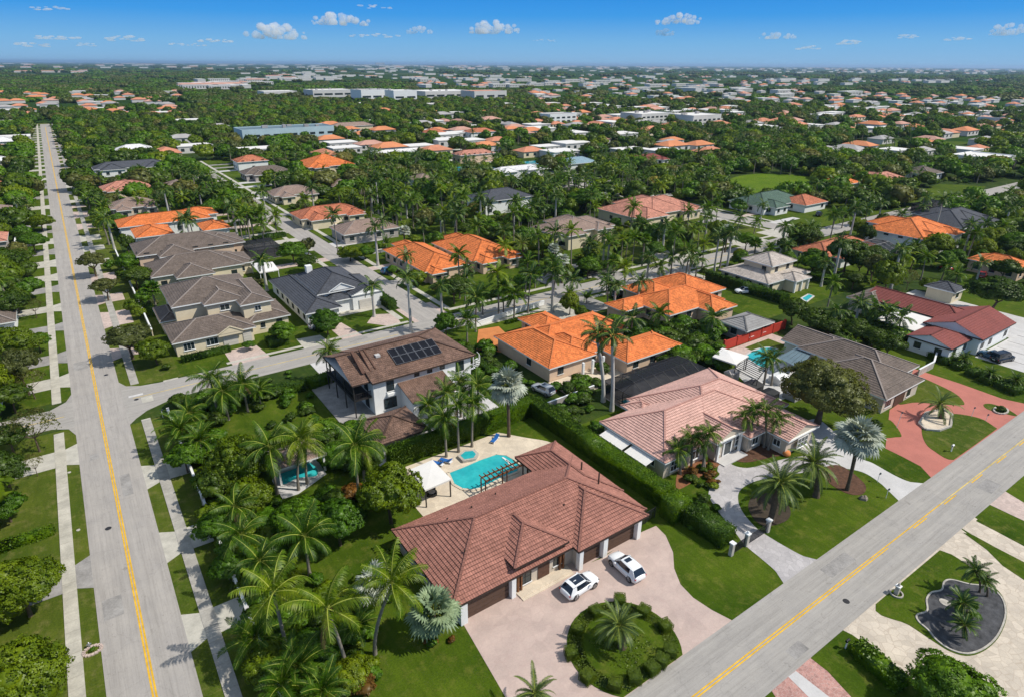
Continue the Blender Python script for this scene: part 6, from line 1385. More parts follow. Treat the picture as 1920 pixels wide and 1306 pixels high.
part('ring', m, MAT['stone'], t); part('shaft', MB().box(x-.2, y-.2, 0, x+.2, y+.2, 1.1), MAT['stone'], t); part('cap', MB().box(x-.27, y-.27, 1.1, x+.27, y+.27, 1.22), MAT['trim'], t)
m = MB(); m.tube([(x, y, 1.22), (x, y, 1.4), (x+.05, y, 1.62)], [.18, .12, .04], 8); part('figure', m, MAT['stone'], t, True)
mailbox(1783, 846, 'small white and black mailbox on the bare grass by the red drive')
mailbox(1585, 1215, 'dark mailbox in the hedge bed across the street', 'black')
for (px, py, lb) in ((130, 885, 'pale utility lid on the left verge above the long lawn'), (147, 993, 'pale utility lid low on the left verge')):
    x, y = W(px, py); solid('utility_lid', MB().prism([(x+.22*math.cos(k), y+.22*math.sin(k)) for k in [i*.628 for i in range(10)]], .01, .07), MAT['stone'], lb, 'lid')
# palm ring planters
x, y = W(1765, 783)
t = thing('planter_ring', (x, y, 0), 'grey stone planter around the single date palm on the red drive', 'planter'); m = MB()
pr = [W(*q) for q in ((1722, 795), (1735, 775), (1768, 768), (1785, 778), (1782, 800), (1760, 808), (1735, 806))]
for a, b in zip(pr, pr[1:]+pr[:1]): m.bar((*a, .2), (*b, .2), .3, .3)
part('rim', m, MAT['stone'], t); part('fill', MB().prism(pr[::-1], .02, .14), MAT['deck'], t)
x, y = W(1876, 770); m = MB()
for i in range(14): a = i*2*math.pi/14; b = (i+1)*2*math.pi/14; m.bar((x+1.5*math.cos(a), y+.9*math.sin(a), .14), (x+1.5*math.cos(b), y+.9*math.sin(b), .14), .25, .2)
solid('planter_ring', m, MAT['stone'], 'small pale stone ring around a little shrub near the street', 'planter', at=(x, y, 0)); shrub('shrubd', x, y, 1.0, 'little dark shrub inside the small pale stone ring')
x, y = W(1618, 932); 
for i in range(3): m = MB(); q = x+rr.uniform(-.5, .5), y+rr.uniform(-.4, .4); m.tube([(*q, 0), (*q, .3), (*q, .6)], [.4, .35, .08], 6); solid('rock', m, MAT['rock'], ('reddish rock beside the silver palm ring', 'second reddish rock by the silver palm ring', 'small rock at the street side of the silver palm ring')[i], 'rock')
x, y = W(1772, 1130); solid('stone_disc', MB().prism([(x+.5*math.cos(k*.5236), y+.6*math.sin(k*.5236)) for k in range(12)], .07, .13), MAT['stone'], 'pale stone disc in the black gravel oval', 'stone')
# big planter pot
x, y = W(1474, 853); t = thing('clay_pot', (x, y, 0), 'round terracotta pot at the corner of the pale pink house', 'pot'); part('body', MB().tube([(x, y, 0), (x, y, .3), (x, y, .7)], [.35, .6, .5], 12), MAT['orange_floor'], t, True)
# round shrub island
ic = (34.45, 29.75)
IR = 5.6
sheet('round_island', [(ic[0]+IR*math.cos(i*math.pi/20), max(25.78, ic[1]+IR*math.sin(i*math.pi/20))) for i in range(40)], .09, MAT['lawn'], px=False)
# (the ring's street side is cut by the road edge)
cubes = [(1162, 1126), (1117, 1148), (1084, 1180), (1207, 1147), (1247, 1175), (1256, 1222), (1222, 1255), (1189, 1272), (1153, 1284), (1101, 1270), (1071, 1226), (1240, 1240)]
names = ('farthest clipped cube shrub of the ring, toward the cars', 'cube shrub left of the farthest one in the ring', 'cube shrub at the upper left of the ring', 'cube shrub right of the farthest one in the ring', 'cube shrub at the upper right of the ring', 'cube shrub on the right side of the ring', 'cube shrub by the street at the lower right of the ring', 'cube shrub by the street next to the lowest one', 'lowest cube shrub of the ring by the street', 'cube shrub at the lower left of the ring', 'cube shrub on the left side of the ring', 'cube shrub between the right side and the street')
for (px, py), nm in zip(cubes, names):
    x, y = W(px, py, .3); a = math.atan2(y-ic[1], x-ic[0]); c, s = math.cos(a+math.pi/2)*.6, math.sin(a+math.pi/2)*.6
    o = hedge('clipped_cube', [(x-c, y-s), (x+c, y+s)], 1.2, 1.0, nm, 'topiary', 'clipped cubes around the round island', dens=330, L=.08, cat='shrub', rough=.008, crisp=.22)
hedge('ring_hedge', [(ic[0]+4.75*math.cos(i*math.pi/12), max(26.5, ic[1]+4.75*math.sin(i*math.pi/12))) for i in range(24)], 1.3, .22, 'low circular hedge that links the clipped cubes of the round island', 'topiary', dens=80, L=.13, rough=.03, closed=True)
hedge('ground_cover', [(ic[0]-2.5, ic[1]), (ic[0]+2.5, ic[1])], 4.6, .10, 'low leafy ground cover around the palm in the round island', 'topiary', dens=45, L=.2, cat='ground cover')
# ------------------------------------------------------------ hedges
hedge('clipped_hedge', [(28.2, 70.7), (53.6, 71.2)], 1.9, 2.9, 'tall clipped hedge between the turquoise pool garden and the white two-storey house', dens=48, L=.17)
hedge('clipped_hedge', [(54.1, 72.2), (54.1, 42.2)], 2.4, 2.8, 'long clipped hedge along the left side of the pale pink house', dens=48, L=.17)
hedge('hedge_block', [(51.9, 40.4), (54.9, 40.4)], 2.4, 3.0, 'tall square hedge block where the long hedge meets the front lawn', dens=55, L=.17)
hedge('clipped_hedge', [(54.3, 39.0), (54.6, 33.0)], 2.6, 2.3, 'clipped hedge running from the square block to the gate', 'hedge_d', dens=48, L=.18)
hedge('clipped_hedge', [(133.5, 101), (134.5, 78)], 2.0, 2.6, 'long dark clipped hedge in front of the pale pagoda-roofed house', 'hedge_d', dens=12, L=.35)
hedge('clipped_hedge', [(156, 100.5), (157.5, 80)], 1.8, 2.4, 'clipped hedge behind the pale pagoda-roofed house', 'hedge_d', dens=12, L=.35)
hedge('flat_hedge', [(26.5, 100.3), (31.0, 100.9)], 2.2, 1.7, 'leafy hedge at the corner of the white house lawn by the cross street', dens=18, L=.3)
hedge('flat_hedge', [(15.5, 101.5), (26, 100.5)], 2.2, 1.6, 'loose hedge bed along the lawn by the cross street', 'hedge_d', dens=16, L=.32)
hedge('flat_hedge', [(10.2, 124.3), (19.0, 124.6)], 1.8, 1.1, 'low hedge under the front windows of the cream corner house', 'hedge_d', dens=20, L=.25)
hedge('flat_hedge', [(25.6, 122.5), (29.5, 122.5)], 3.2, 1.7, 'dense hedge mass beside the drive of the cream corner house', 'hedge_d', dens=18, L=.3)
hedge('clipped_hedge', [(36.2, 124.5), (40.2, 124.5)], 2.0, 1.7, 'clipped hedge in front of the charcoal-roofed white house', 'hedge_d', dens=18, L=.3)
hedge('clipped_hedge', [(55.3, 127), (55.4, 150)], 2.0, 2.2, 'tall dark hedge right of the charcoal-roofed white house', 'hedge_d', dens=14, L=.33)
hedge('clipped_hedge', [(-17.2, 80.6), (-11.0, 80.9)], 1.4, 1.0, 'low bright hedge between two lawns left of the left sidewalk', dens=26, L=.25)
hedge('clipped_hedge', [(8.9, 153), (9.1, 172)], 1.6, 1.3, 'low hedge beside the paved yard behind the corner house', dens=16, L=.3)
hedge('clipped_hedge', [(55.4, 86), (55.4, 100)], 1.5, 2.0, 'hedge between the white two-storey house and the terracotta court', 'hedge_d', dens=16, L=.3)
hedge('clipped_hedge', [(44.5, 208), (55, 209)], 2, 1.6, 'clipped hedge by the black pool cage lawn', 'hedge_d', dens=12, L=.35)
hedge('clipped_hedge', [(73.5, 121.8), (86, 122)], 1.6, 1.5, 'street hedge left of the gate on the cross street', 'hedge_d', dens=12, L=.33)
hedge('clipped_hedge', [(104, 123), (124, 124)], 2.2, 2.0, 'dark street hedge behind the palms of the cross street', 'hedge_d', dens=12, L=.35)
hedge('clipped_hedge', [(72, 105.5), (80, 105.8)], 1.2, .7, 'very low hedge on the verge near the cone shaped topiary', dens=20, L=.25)
for i, (px, py) in enumerate(((1755, 672), (1775, 680), (1800, 690), (1826, 703), (1853, 716), (1882, 726), (1902, 735))):
    x, y = W(px, py); hedge('flat_hedge', [(x-1.6, y+.35), (x+1.6, y-.35)], 2.0, 1.2, '%s dark clipped mound in the row beside the red drive' % ('first', 'second', 'third', 'fourth', 'fifth', 'sixth', 'seventh')[i], 'hedge_d', 'dark mounds beside the red drive', dens=26, L=.25)
hedge('clipped_hedge', [W(1600, 1215), W(1690, 1295)], 2.0, 1.3, 'leafy hedge along the lawn across the near street', dens=24, L=.26)
x, y = W(1828, 318); hedge('clipped_hedge', [W(1790, 322), W(1900, 334)], 3, 2.4, 'clipped hedge in front of the flat white building', 'hedge_d', dens=8, L=.5)
hedge('clipped_hedge', [W(1330, 350), W(1390, 365)], 3, 2.2, 'dark hedge along the lower edge of the bright park lawn', 'hedge_d', dens=8, L=.5)
hedge('clipped_hedge', [W(958, 420), W(1090, 392)], 5, 3.2, 'broad bushy hedge running up to the bright green tree', 'hedge_d', dens=7, L=.55)
# ------------------------------------------------------------ near trees: px, py of the crown centre, height, radius
NT = [
 ('dome0', 562, 972, 6.6, 4.0, 'broad bright green dome tree in the left garden, left one of the touching pair'),
 ('dome1', 632, 975, 6.4, 3.7, 'bright green dome tree in the left garden, right one of the touching pair'),
 ('lush0', 728, 918, 8.6, 4.6, 'large yellow-green tree with drooping clumps beside the white gazebo'),
 ('lush1', 448, 862, 8.4, 4.6, 'big round green tree behind the white roadside wall'),
 ('lush1', 505, 1238, 3.6, 2.7, 'bushy yellow-green tree low under the leaning coconut palm'), ('dome0', 402, 985, 4.2, 2.8, 'leafy tree right behind the roadside wall, above the dark palm crowns'), ('lush0', 650, 1262, 2.8, 2.2, 'low yellow-green bush-tree at the foot of the tallest coconut palm'), ('dome1', 345, 855, 4.6, 2.8, 'rounded tree inside the wall near the corner'),
 ('lush0', 470, 925, 5.2, 3.4, 'bright clumpy tree between the big round tree and the dome pair'), ('dome1', 425, 1060, 3.4, 2.2, 'low rounded tree leaning over the roadside wall'), ('lush1', 352, 800, 4.4, 2.8, 'bright tree among the palms at the street corner'), ('dome0', 540, 1150, 3.2, 2.4, 'low round tree between the two tall coconut palms'),
 ('dark0', 410, 905, 5.6, 3.2, 'dark green tree close to the roadside wall under the big round one'),
 ('willow0', 1548, 728, 10.8, 7.7, 'very large feathery olive-green tree in front of the grey gabled house'),
 ('dark1', 690, 862, 5, 2.6, 'low dark tree between the left pool and the clipped hedge'),
 ('dome1', 1790, 1290, 5.2, 4.0, 'round dark green tree at the bottom right corner of the photo'),
 ('lush0', 34, 1098, 7.0, 4.3, 'large dense green tree on the lawn at the left edge'),
 ('lush1', 34, 1272, 7.2, 4.5, 'large yellow-green tree in the bottom left corner'),
 ('young0', 58, 800, 7.2, 3.9, 'sparse pale tree just below the left junction'),
 ('young1', 62, 868, 3.6, 1.4, 'thin young tree in a ring on the left lawn'),
 ('young1', 55, 715, 5.6, 3.0, 'small light brown-green tree above the left junction'),
 ('dark0', 18, 742, 5.5, 3.4, 'dark bushy tree at the left edge above the junction'),
 ('lush1', 28, 640, 7.2, 4.9, 'wide dense tree left of the long road near the junction'),
 ('dark1', 16, 570, 7.6, 4.6, 'dark tree at the left edge above the wide dense one'),
 ('young0', 62, 575, 4.6, 2.6, 'slim brownish tree on the left sidewalk lawn'),
 ('dark0', 5, 880, 6.2, 3.2, 'dark tree at the left edge below the junction'),
 ('oak0', 173, 493, 6.6, 4.5, 'spreading olive-green street tree that shades the long road, highest of the three'),
 ('oak1', 197, 540, 5.6, 4.0, 'smaller olive-green street tree just below the spreading one'),
 ('oak0', 240, 637, 7.0, 5.3, 'widest olive brown street tree at the cross street corner'),
 ('lush0', 288, 655, 5.4, 3.2, 'yellow-green tree against the wall of the cream corner house'),
 ('dark1', 252, 517, 6.2, 4.6, 'dense dark green tree left of the brown-roofed house'),
 ('dome0', 530, 620, 5.0, 3.1, 'round street tree on the lawn between the two cross street houses'),
 ('dome1', 612, 602, 6.2, 3.7, 'darker round tree in front of the charcoal-roofed white house'),
 ('dome0', 548, 470, 6.4, 4.6, 'round bright tree on the lawn at the end of the side street'),
 ('dark0', 575, 492, 5, 3.6, 'shaggy dark tree right next to the round bright one'),
 ('dome1', 1100, 372, 9.6, 7.6, 'big vivid green spreading tree left of the salmon pink mansion'),
 ('dark0', 1590, 475, 10.5, 7.0, 'massive dark green tree right of the pale pagoda-roofed house'),
 ('lush0', 1762, 458, 8.2, 5.4, 'rounded green tree in front of the large vivid orange roof'),
 ('dark1', 1870, 548, 9.0, 7.0, 'massive dark tree group at the right edge behind the maroon roofs'),
 ('dark0', 1885, 505, 7, 4.6, 'dark tree behind the massive one at the right edge'),
 ('lush0', 1745, 533, 4, 2.9, 'small bright tree on the tan forecourt'),
 ('dome0', 60, 452, 6.4, 4.6, 'green tree on the lawn left of the long road, above the house at the edge'), ('dark0', 30, 485, 7, 5, 'dark tree mass at the left edge level with the first road trees'), ('lush0', 75, 415, 6, 4.6, 'yellow-green tree close to the left sidewalk far up the road'), ('dark1', 18, 535, 6.5, 4.4, 'deep green tree at the left edge, between two darker ones'), ('dome1', 70, 640, 4.2, 2.6, 'small green tree touching the wide dense one by the road'), ('lush0', 8, 700, 6, 3.6, 'leafy tree at the left edge above the junction trees'), ('dark0', 15, 820, 5.4, 3.0, 'bushy tree at the left edge right below the junction'), ('dome1', 8, 945, 4.6, 2.6, 'bush-like tree at the left edge beside the white wall'),
 ('gold0', 1228, 340, 6, 4.8, 'pale yellow flowering tree among the dark woods'),
 ('dome0', 1400, 450, 6, 4.3, 'glossy green tree at the street corner by the silver palm'),
 ('lush0', 640, 365, 8, 7.0, 'wide yellow-green tree behind the small terracotta roof'),
 ('dark1', 1548, 305, 11, 9.5, 'huge round dark tree beside the bright park lawn, left half'),
 ('dark0', 1580, 322, 9, 7.0, 'huge round dark tree beside the bright park lawn, lower right half'),
 ('lush0', 1540, 285, 9, 7, 'lighter round tree on top of the huge dark pair'),
 ('dark0', 1608, 618, 5.6, 3.2, 'round dark tree behind the grey gabled house, left one'), ('dark1', 1640, 632, 5.2, 3.0, 'round dark tree behind the grey gabled house, middle one'), ('dark0', 1668, 648, 5.4, 3.2, 'round dark tree behind the grey gabled house, right one'),
 ('dark1', 1490, 580, 6.4, 4.0, 'dark leafy tree left of the maroon-roofed house'), ('dark0', 1525, 598, 6.0, 3.6, 'second dark leafy tree left of the maroon-roofed house'), ('dark1', 1555, 612, 5, 3.2, 'third dark leafy tree behind the grey gables'),
 ('dark0', 1690, 690, 3.0, 1.7, 'small dark tree at the end of the red drive'), ('dark1', 1640, 798, 3.0, 1.2, 'cloud-pruned small tree by the entrance of the grey gabled house'),
]
for (k, px, py, h, rad, lb) in NT:
    x, y = W(px, py, h*.58); tree(k, x, y, h, rad, lb, name={'w': 'olive_tree', 'y': 'young_tree', 'g': 'flowering_tree', 'o': 'street_tree'}.get(k[0], 'broadleaf_tree'))
    RECTS.append((x-rad*.6, y-rad*.6, x+rad*.6, y+rad*.6)) if rad > 3 else None
# near palms: kind, crown px, base px (or None with a height), fronds, size, lean
def palm_at(kind, cpx, bpx, label, h=None, n=20, size=1.0, **kw):
    if bpx:
        x, y, hh = HT(bpx[0], bpx[1], cpx[1]); lo = (0, 0)
        tx, ty = W(cpx[0], cpx[1], hh); lean = (tx-x, ty-y)
        if math.hypot(*lean) > 3.2: k = 3.2/math.hypot(*lean); lean = (lean[0]*k, lean[1]*k)
    else:
        hh = h; x, y = W(cpx[0], cpx[1], h); lean = (0, 0)
    sh = {'royal': 1.1, 'coco': .3, 'cocoy': .3}.get(kind, 0)
    return big_palm(kind, x, y, max(.3, hh-sh), label, n=n, size=size, lean=lean, **kw)
palm_at('cocoy', (614, 1142), (652, 1262), 'tallest coconut palm with yellow lower fronds in the bottom left garden', n=14, size=1.15)
palm_at('cocoy', (513, 1112), (541, 1232), 'coconut palm with long yellow-green fronds leaning over the roadside wall', n=14, size=1.12)
palm_at('coco', (571, 1006), (581, 1078), 'coconut palm in front of the pair of bright dome trees', n=20, size=1.1)
palm_at('cocoy', (735, 1092), (703, 1225), 'coconut palm with a curved leaning trunk beside the red-brown tiled house', n=20, size=1.05)
palm_at('coco', (487, 1052), None, 'dark coconut palm crown above the roadside wall, lower of two', h=5.5, n=18, size=.98)
palm_at('coco', (452, 1002), None, 'dark coconut palm crown above the roadside wall, upper of two', h=5, n=18, size=.95)
palm_at('coco', (440, 950), None, 'short palm tucked under the big round tree by the wall', h=4, n=16, size=1.0)
palm_at('areca', (480, 1200), None, 'bushy cane palm clump at the bottom near the wall', h=2.4, n=22, size=1.3)
palm_at('areca', (560, 1255), None, 'bright cane palm clump at the bottom edge of the photo', h=2.4, n=24, size=1.3)
palm_at('areca', (530, 1290), None, 'cane palm cut by the bottom edge left of the bright clump', h=2.2, n=22, size=1.3)
palm_at('areca', (605, 1300), None, 'cane palm cut by the bottom edge right of the bright clump', h=2.0, n=22, size=1.2)
palm_at('areca', (668, 1180), None, 'dark cane palm clump on the lawn edge under the curved palm', h=1.6, n=18, size=1.0)
palm_at('fang', (812, 1146), (815, 1196), 'grey-green fan palm at the front left corner of the red-brown tiled house', n=34, size=1.15)
palm_at('fan', (702, 1092), None, 'pale silver fan palm half hidden by the curved coconut palm', h=3.0, n=28, size=1.0)
palm_at('coco', (505, 838), (520, 925), 'thick-trunked coconut palm left of the pool cabana', n=20, size=1.15)
palm_at('cocoy', (562, 826), (560, 918), 'coconut palm directly in front of the pool cabana', n=18, size=1.15)
palm_at('coco', (573, 824), (576, 906), 'slim coconut palm right beside the one before the cabana', n=14, size=.95)
palm_at('coco', (665, 836), (676, 960), 'tall grey-trunked coconut palm between cabana and clipped hedge', n=20, size=1.1)
palm_at('cocoy', (680, 830), (684, 907), 'second tall coconut palm between cabana and clipped hedge', n=18, size=1.0)
palm_at('coco', (354, 775), None, 'bushy palm near the corner of the long road and cross street', h=4.5, n=20, size=.95)
palm_at('coco', (395, 712), None, 'dark palm tree rising in front of the cross street, tallest of its clump', h=6.5, n=20, size=1.0)
palm_at('coco', (418, 735), None, 'dark palm crown right of the tallest one in the corner clump', h=5, n=20, size=1.1)
palm_at('coco', (455, 720), None, 'palm crown at the right end of the corner clump', h=5, n=20, size=1.0)
palm_at('areca', (340, 810), None, 'bright leafy cane palm inside the roadside wall at the corner', h=3.5, n=26, size=1.4)
palm_at('areca', (375, 830), None, 'leafy cane palm beside the roadside wall below the corner one', h=3.0, n=26, size=1.3)
palm_at('areca', (485, 735), None, 'leafy cane palm left of the cross street hedge', h=3.0, n=24, size=1.1)
palm_at('coco', (616, 657), (622, 718), 'compact round palm at the corner balcony of the white two-storey house', n=26, size=.8)
for (c, b, lb) in (((833, 783), (837, 856), 'pool garden palm with white trunk, leftmost of three'), ((857, 762), (860, 847), 'pool garden palm with white trunk, middle of three'), ((887, 757), (885, 837), 'pool garden palm with white trunk, rightmost of three')):
    palm_at('coco', c, b, lb, n=22, size=.82)
for (c, h, lb) in (((803, 760), 5.5, 'leafy palm crown in front of the lean-to roof, left one'), ((838, 737), 6.5, 'dark palm crown above the lean-to roof'), ((862, 715), 6.5, 'palm crown standing highest beside the lean-to roof'), ((896, 722), 7, 'palm crown beside the silver fan palm near the spiral stair'), ((818, 790), 4, 'low palm crown over the hedge left of the white trunks'), ((876, 740), 5.5, 'palm crown between the highest one and the white trunks')):
    palm_at('coco', c, None, lb, h=h, n=20, size=.85)
palm_at('fan', (951, 724), (954, 818), 'large silver fan palm beside the turquoise pool hedge', n=40, size=1.3)
palm_at('fan', (1610, 820), (1588, 918), 'large silver fan palm with dark trunk on the lawn by the near street', n=42, size=1.32)
palm_at('royal', (1121, 628), (1131, 752), 'left one of the twin tall royal palms with pale trunks', n=17, size=1.15)
palm_at('royal', (1149, 634), (1147, 769), 'right one of the twin tall royal palms with pale trunks', n=18, size=1.2)
palm_at('date', (1463, 906), (1445, 975), 'broad date palm on the lawn island nearest the gate', n=46, size=1.12)
palm_at('date', (1526, 868), (1530, 930), 'second broad date palm behind the one nearest the gate', n=46, size=1.15)
palm_at('date', (1762, 757), (1764, 784), 'date palm in the stone planter on the red drive', n=22, size=.95)
palm_at('date', (1160, 1172), (1166, 1213), 'spiky date palm in the middle of the round shrub island', n=44, size=.75)
palm_at('date', (1003, 1300), None, 'palm top peeking in at the bottom edge on the pink drive', h=2.5, n=24, size=.7)
for (c, b, lb, s) in (((1828, 1068), (1836, 1110), 'short palm at the upper edge of the black gravel oval', 1.0), ((1846, 1088), (1850, 1118), 'short palm right beside the upper one in the gravel oval', .9), ((1805, 1130), (1806, 1162), 'short palm in the middle of the black gravel oval', 1.05), ((1808, 1172), (1810, 1196), 'short palm lowest in the black gravel oval', .9)):
    palm_at('roebel', c, b, lb, n=26, size=s)
palm_at('fanp', (1815, 1140), None, 'small fan-like palm between the two lower gravel oval palms', h=1.2, n=14, size=.6)
for (c, b, lb) in (((1272, 843), (1275, 888), 'leaning palm at the left of the entry palms'), ((1298, 822), (1295, 880), 'palm second from the left at the pink house front'), ((1315, 825), (1320, 880), 'palm third from the left at the pink house front'), ((1330, 810), (1316, 882), 'tallest palm left of the pink house entry'), ((1398, 778), (1398, 838), 'palm right of the pink house entry, leftmost of four'), ((1415, 768), (1403, 835), 'palm right of the entry, second of four'), ((1437, 770), (1432, 838), 'palm right of the entry, third of four'), ((1457, 785), (1440, 842), 'palm right of the entry leaning out to the right')):
    palm_at('coco', c, b, lb, n=18, size=.7)
for (c, lb) in (((1752, 645), 'sago palm at the left end of the dark mound row'), ((1778, 658), 'sago palm second in the dark mound row'), ((1808, 672), 'sago palm third in the dark mound row'), ((1858, 700), 'sago palm with yellowish fronds in the mound row'), ((1905, 712), 'sago palm at the right end of the mound row'), ((1688, 712), 'small sago palm by the garage of the grey gabled house')):
    palm_at('roebel', c, None, lb, h=1.5, n=30, size=1.2)
for (c, b, lb, s) in (((1438, 668), (1432, 720), 'palm beside the bright turquoise pool, left one', .8), ((1450, 672), (1446, 722), 'palm beside the bright turquoise pool, right one', .8)): palm_at('coco', c, b, lb, n=18, size=s)
# cone topiary and bamboo-like tall greens
x, y = W(1068, 590); o = tree('lush0', x, y, 5.6, 2.6, 'dense cone shaped clipped tree on the verge of the cross street', name='cone_topiary'); x, y = W(1088, 600); tree('lush1', x, y, 3.6, 1.8, 'smaller rounded topiary right beside the dense cone', name='cone_topiary')
x, y = W(657, 490); tree('lush1', x, y, 4.4, 4.0, 'bright squat topiary bush at the end of the side street', name='topiary_bush')
# ------------------------------------------------------------ planting beds
BEDS = [ # polygon-ish boxes px: (x0,y0,x1,y1,count,hmin,hmax,kinds,place)
 ((345, 880, 520, 1010), 46, .9, 2.4, 'gdgdyg', 'in the garden behind the roadside wall'), ((420, 990, 520, 1290), 40, .8, 2.2, 'gdgy', 'in the palm garden along the roadside wall'),
 ((520, 1180, 700, 1306), 34, .8, 1.9, 'gydr', 'in the bottom bed under coconut palms'), ((600, 915, 720, 960), 20, 1, 2.6, 'gdrd', 'around the dome trees by the left pool'),
 ((470, 730, 590, 800), 16, .8, 1.8, 'gd', 'on the lawn edge behind the corner palms'), ((600, 790, 700, 870), 26, .9, 2.4, 'dgd', 'between cabana and white house'), ((330, 740, 430, 880), 32, 1, 2.6, 'gdg', 'inside the wall near the street corner'),
 ((760, 960, 800, 1000), 5, .6, 1.2, 'd', 'behind the corner of the red-brown tiled house'), ((660, 1040, 760, 1120), 12, .6, 1.5, 'gd', 'on the side lawn of the red-brown tiled house'), ((785, 1190, 862, 1206), 9, .5, .8, 'gdr', 'around the grey-green fan palm'),
 ((1255, 860, 1350, 910), 22, .4, 1.1, 'gdyr', 'in the bed at the pink house front'), ((1380, 820, 1470, 850), 14, .4, 1.0, 'gdr', 'in the bed right of the pink house entry'), ((1010, 750, 1110, 790), 20, .7, 1.6, 'dg', 'behind the low grey wall by the royal palms'), ((1110, 790, 1200, 850), 12, .6, 1.6, 'gd', 'between the long hedge and the pink house'),
 ((1040, 660, 1130, 750), 16, .9, 2.2, 'dg', 'along the narrow patio pool'), ((900, 640, 1010, 720), 24, 1, 2.6, 'gdg', 'near the white spiral stair'), ((1160, 690, 1330, 700), 10, .8, 1.5, 'gd', 'behind the black screen cage'),
 ((1130, 600, 1350, 680), 70, 1.6, 3.6, 'gdg', 'in the planting before the orange roof'), ((1530, 590, 1700, 650), 46, 1.6, 3.6, 'dgd', 'behind the grey gabled house'), ((430, 690, 560, 730), 12, .6, 1.3, 'gd', 'at the corner lawn hedge'), ((1275, 930, 1345, 990), 9, .6, 1.3, 'gd', 'on top of the hedge line to the gate'),
 ((240, 640, 330, 690), 10, .6, 1.4, 'gdy', 'beside the olive brown street tree'), ((1560, 990, 1600, 1000), 0, 1, 1, 'g', ''), ((850, 640, 900, 700), 10, 1, 2.2, 'gd', 'right of the white two-storey house'), ((330, 900, 470, 1290), 46, 1.2, 2.6, 'ygyg', 'just inside the roadside wall'), ((500, 1080, 700, 1290), 40, .7, 1.6, 'ygyd', 'between the coconut palms of the left garden'), ((380, 860, 500, 960), 26, 1.5, 3.0, 'gydg', 'under the trees by the pool cabana'),
]
r = random.Random(11)
def clear(x, y, m=0.0, rects=None):
    for (a, b, c, d) in (rects if rects is not None else RECTS):
        if a-m < x < c+m and b-m < y < d+m: return False
    return True
SIZEW = lambda h: 'tiny' if h < .8 else 'small' if h < 1.3 else 'medium' if h < 2.0 else 'large'
TONE = {'g': 'green', 'd': 'dark green', 'y': 'yellow-green', 'r': 'reddish orange'}
NOROAD = [(-7.9, 0, -.4, 800), (-.7, 109, 430, 117.6), (14, 18, 420, 26), (56.6, 117, 64, 420), (198, 117, 208, 420), (.8, 30, 2.5, 740), (-10.8, 30, -9, 740)]
PAVED = [(-20, 20, 5.6, 106), (66, 26, 78, 43.5), (22, 26, 50, 40.7), (27, 57, 51, 69.3), (22.9, 58, 27.5, 58.5)]
SH = []
for (bx, cnt, h0, h1, kinds, place) in BEDS:
    for i in range(cnt):
        for _ in range(8):
            px, py = r.uniform(bx[0], bx[2]), r.uniform(bx[1], bx[3]); h = r.uniform(h0, h1); x, y = W(px, py, h*.5)
            if clear(x, y, .3) and clear(x, y, .5, NOROAD) and clear(x, y, 0, PAVED): break
        else: continue
        a = ('far-' if py < (bx[1]+bx[3])/2 else 'near-')+['left', 'middle', 'right'][min(2, int(3*(px-bx[0])/(bx[2]-bx[0])))]
        SH.append((math.hypot(x, y)/h, x, y, h, r.choice(kinds), place, a))
SH.sort(); UNDER = SH[262:]
for (_, x, y, h, k, place, a) in SH[:262]:
    shrub('shrub'+k, x, y, h, '%s %s shrub, %s one %s' % (SIZEW(h), TONE[k], a, place), 'shrubs '+place, rad=h*r.uniform(.7, 1.15))
# ------------------------------------------------------------ scattered trees of the middle distance
GX0, GY0, GW, GH = -500, 0, 1900, 1150
mask = np.zeros((GW, GH), bool)
def block_rect(a, b, c, d, m=0):
    mask[max(0, int(a-m-GX0)):max(0, int(c+m-GX0)+1), max(0, int(b-m-GY0)):max(0, int(d+m-GY0)+1)] = True
for q in RECTS: block_rect(*q)
for q in NOROAD: block_rect(*q, m=1)
block_rect(-13, 0, 3.2, 745); block_rect(-18, 0, 56, 118); block_rect(56, 0, 132, 104); block_rect(100, -10, 200, 66)   # hand planted
block_rect(10, 118, 17, 131); block_rect(3, 117, 9, 128); block_rect(24, 119, 56, 127); block_rect(36, 156, 57, 168); block_rect(64.6, 117, 69, 121)
block_rect(136, 84-12, 152, 86)
def hide_poly(pts, n=4000):
    xs = [p[0] for p in pts]; ys = [p[1] for p in pts]
def in_px(px, py, q):
    c = False; n = len(q); j = n-1
    for i in range(n):
        if ((q[i][1] > py) != (q[j][1] > py)) and (px < (q[j][0]-q[i][0])*(py-q[i][1])/(q[j][1]-q[i][1])+q[i][0]): c = not c
        j = i
    return c
OPEN = [[(1340, 352), (1380, 330), (1440, 325), (1535, 334), (1540, 366), (1480, 374), (1390, 374)], [(790, 325), (800, 312), (1000, 297), (1080, 297), (1080, 305), (900, 322)], [(1590, 266), (1850, 262), (1860, 280), (1600, 280)],
        [(1690, 380), (1750, 345), (1860, 345), (1880, 372), (1800, 392)], [(360, 300), (420, 300), (720, 520), (640, 530)], [(1410, 400), (1560, 385), (1600, 400), (1560, 430), (1430, 420)], [(1280, 375), (1340, 395), (1480, 440), (1400, 450), (1310, 420)],
        [(1730, 510), (1900, 500), (1850, 560), (1750, 560)], [(480, 440), (540, 440), (600, 560), (520, 560)], [(1880, 320), (1925, 320), (1925, 380), (1830, 390)]]
r = random.Random(77)
def yh(px): return 115.2+.00614*(px-61)
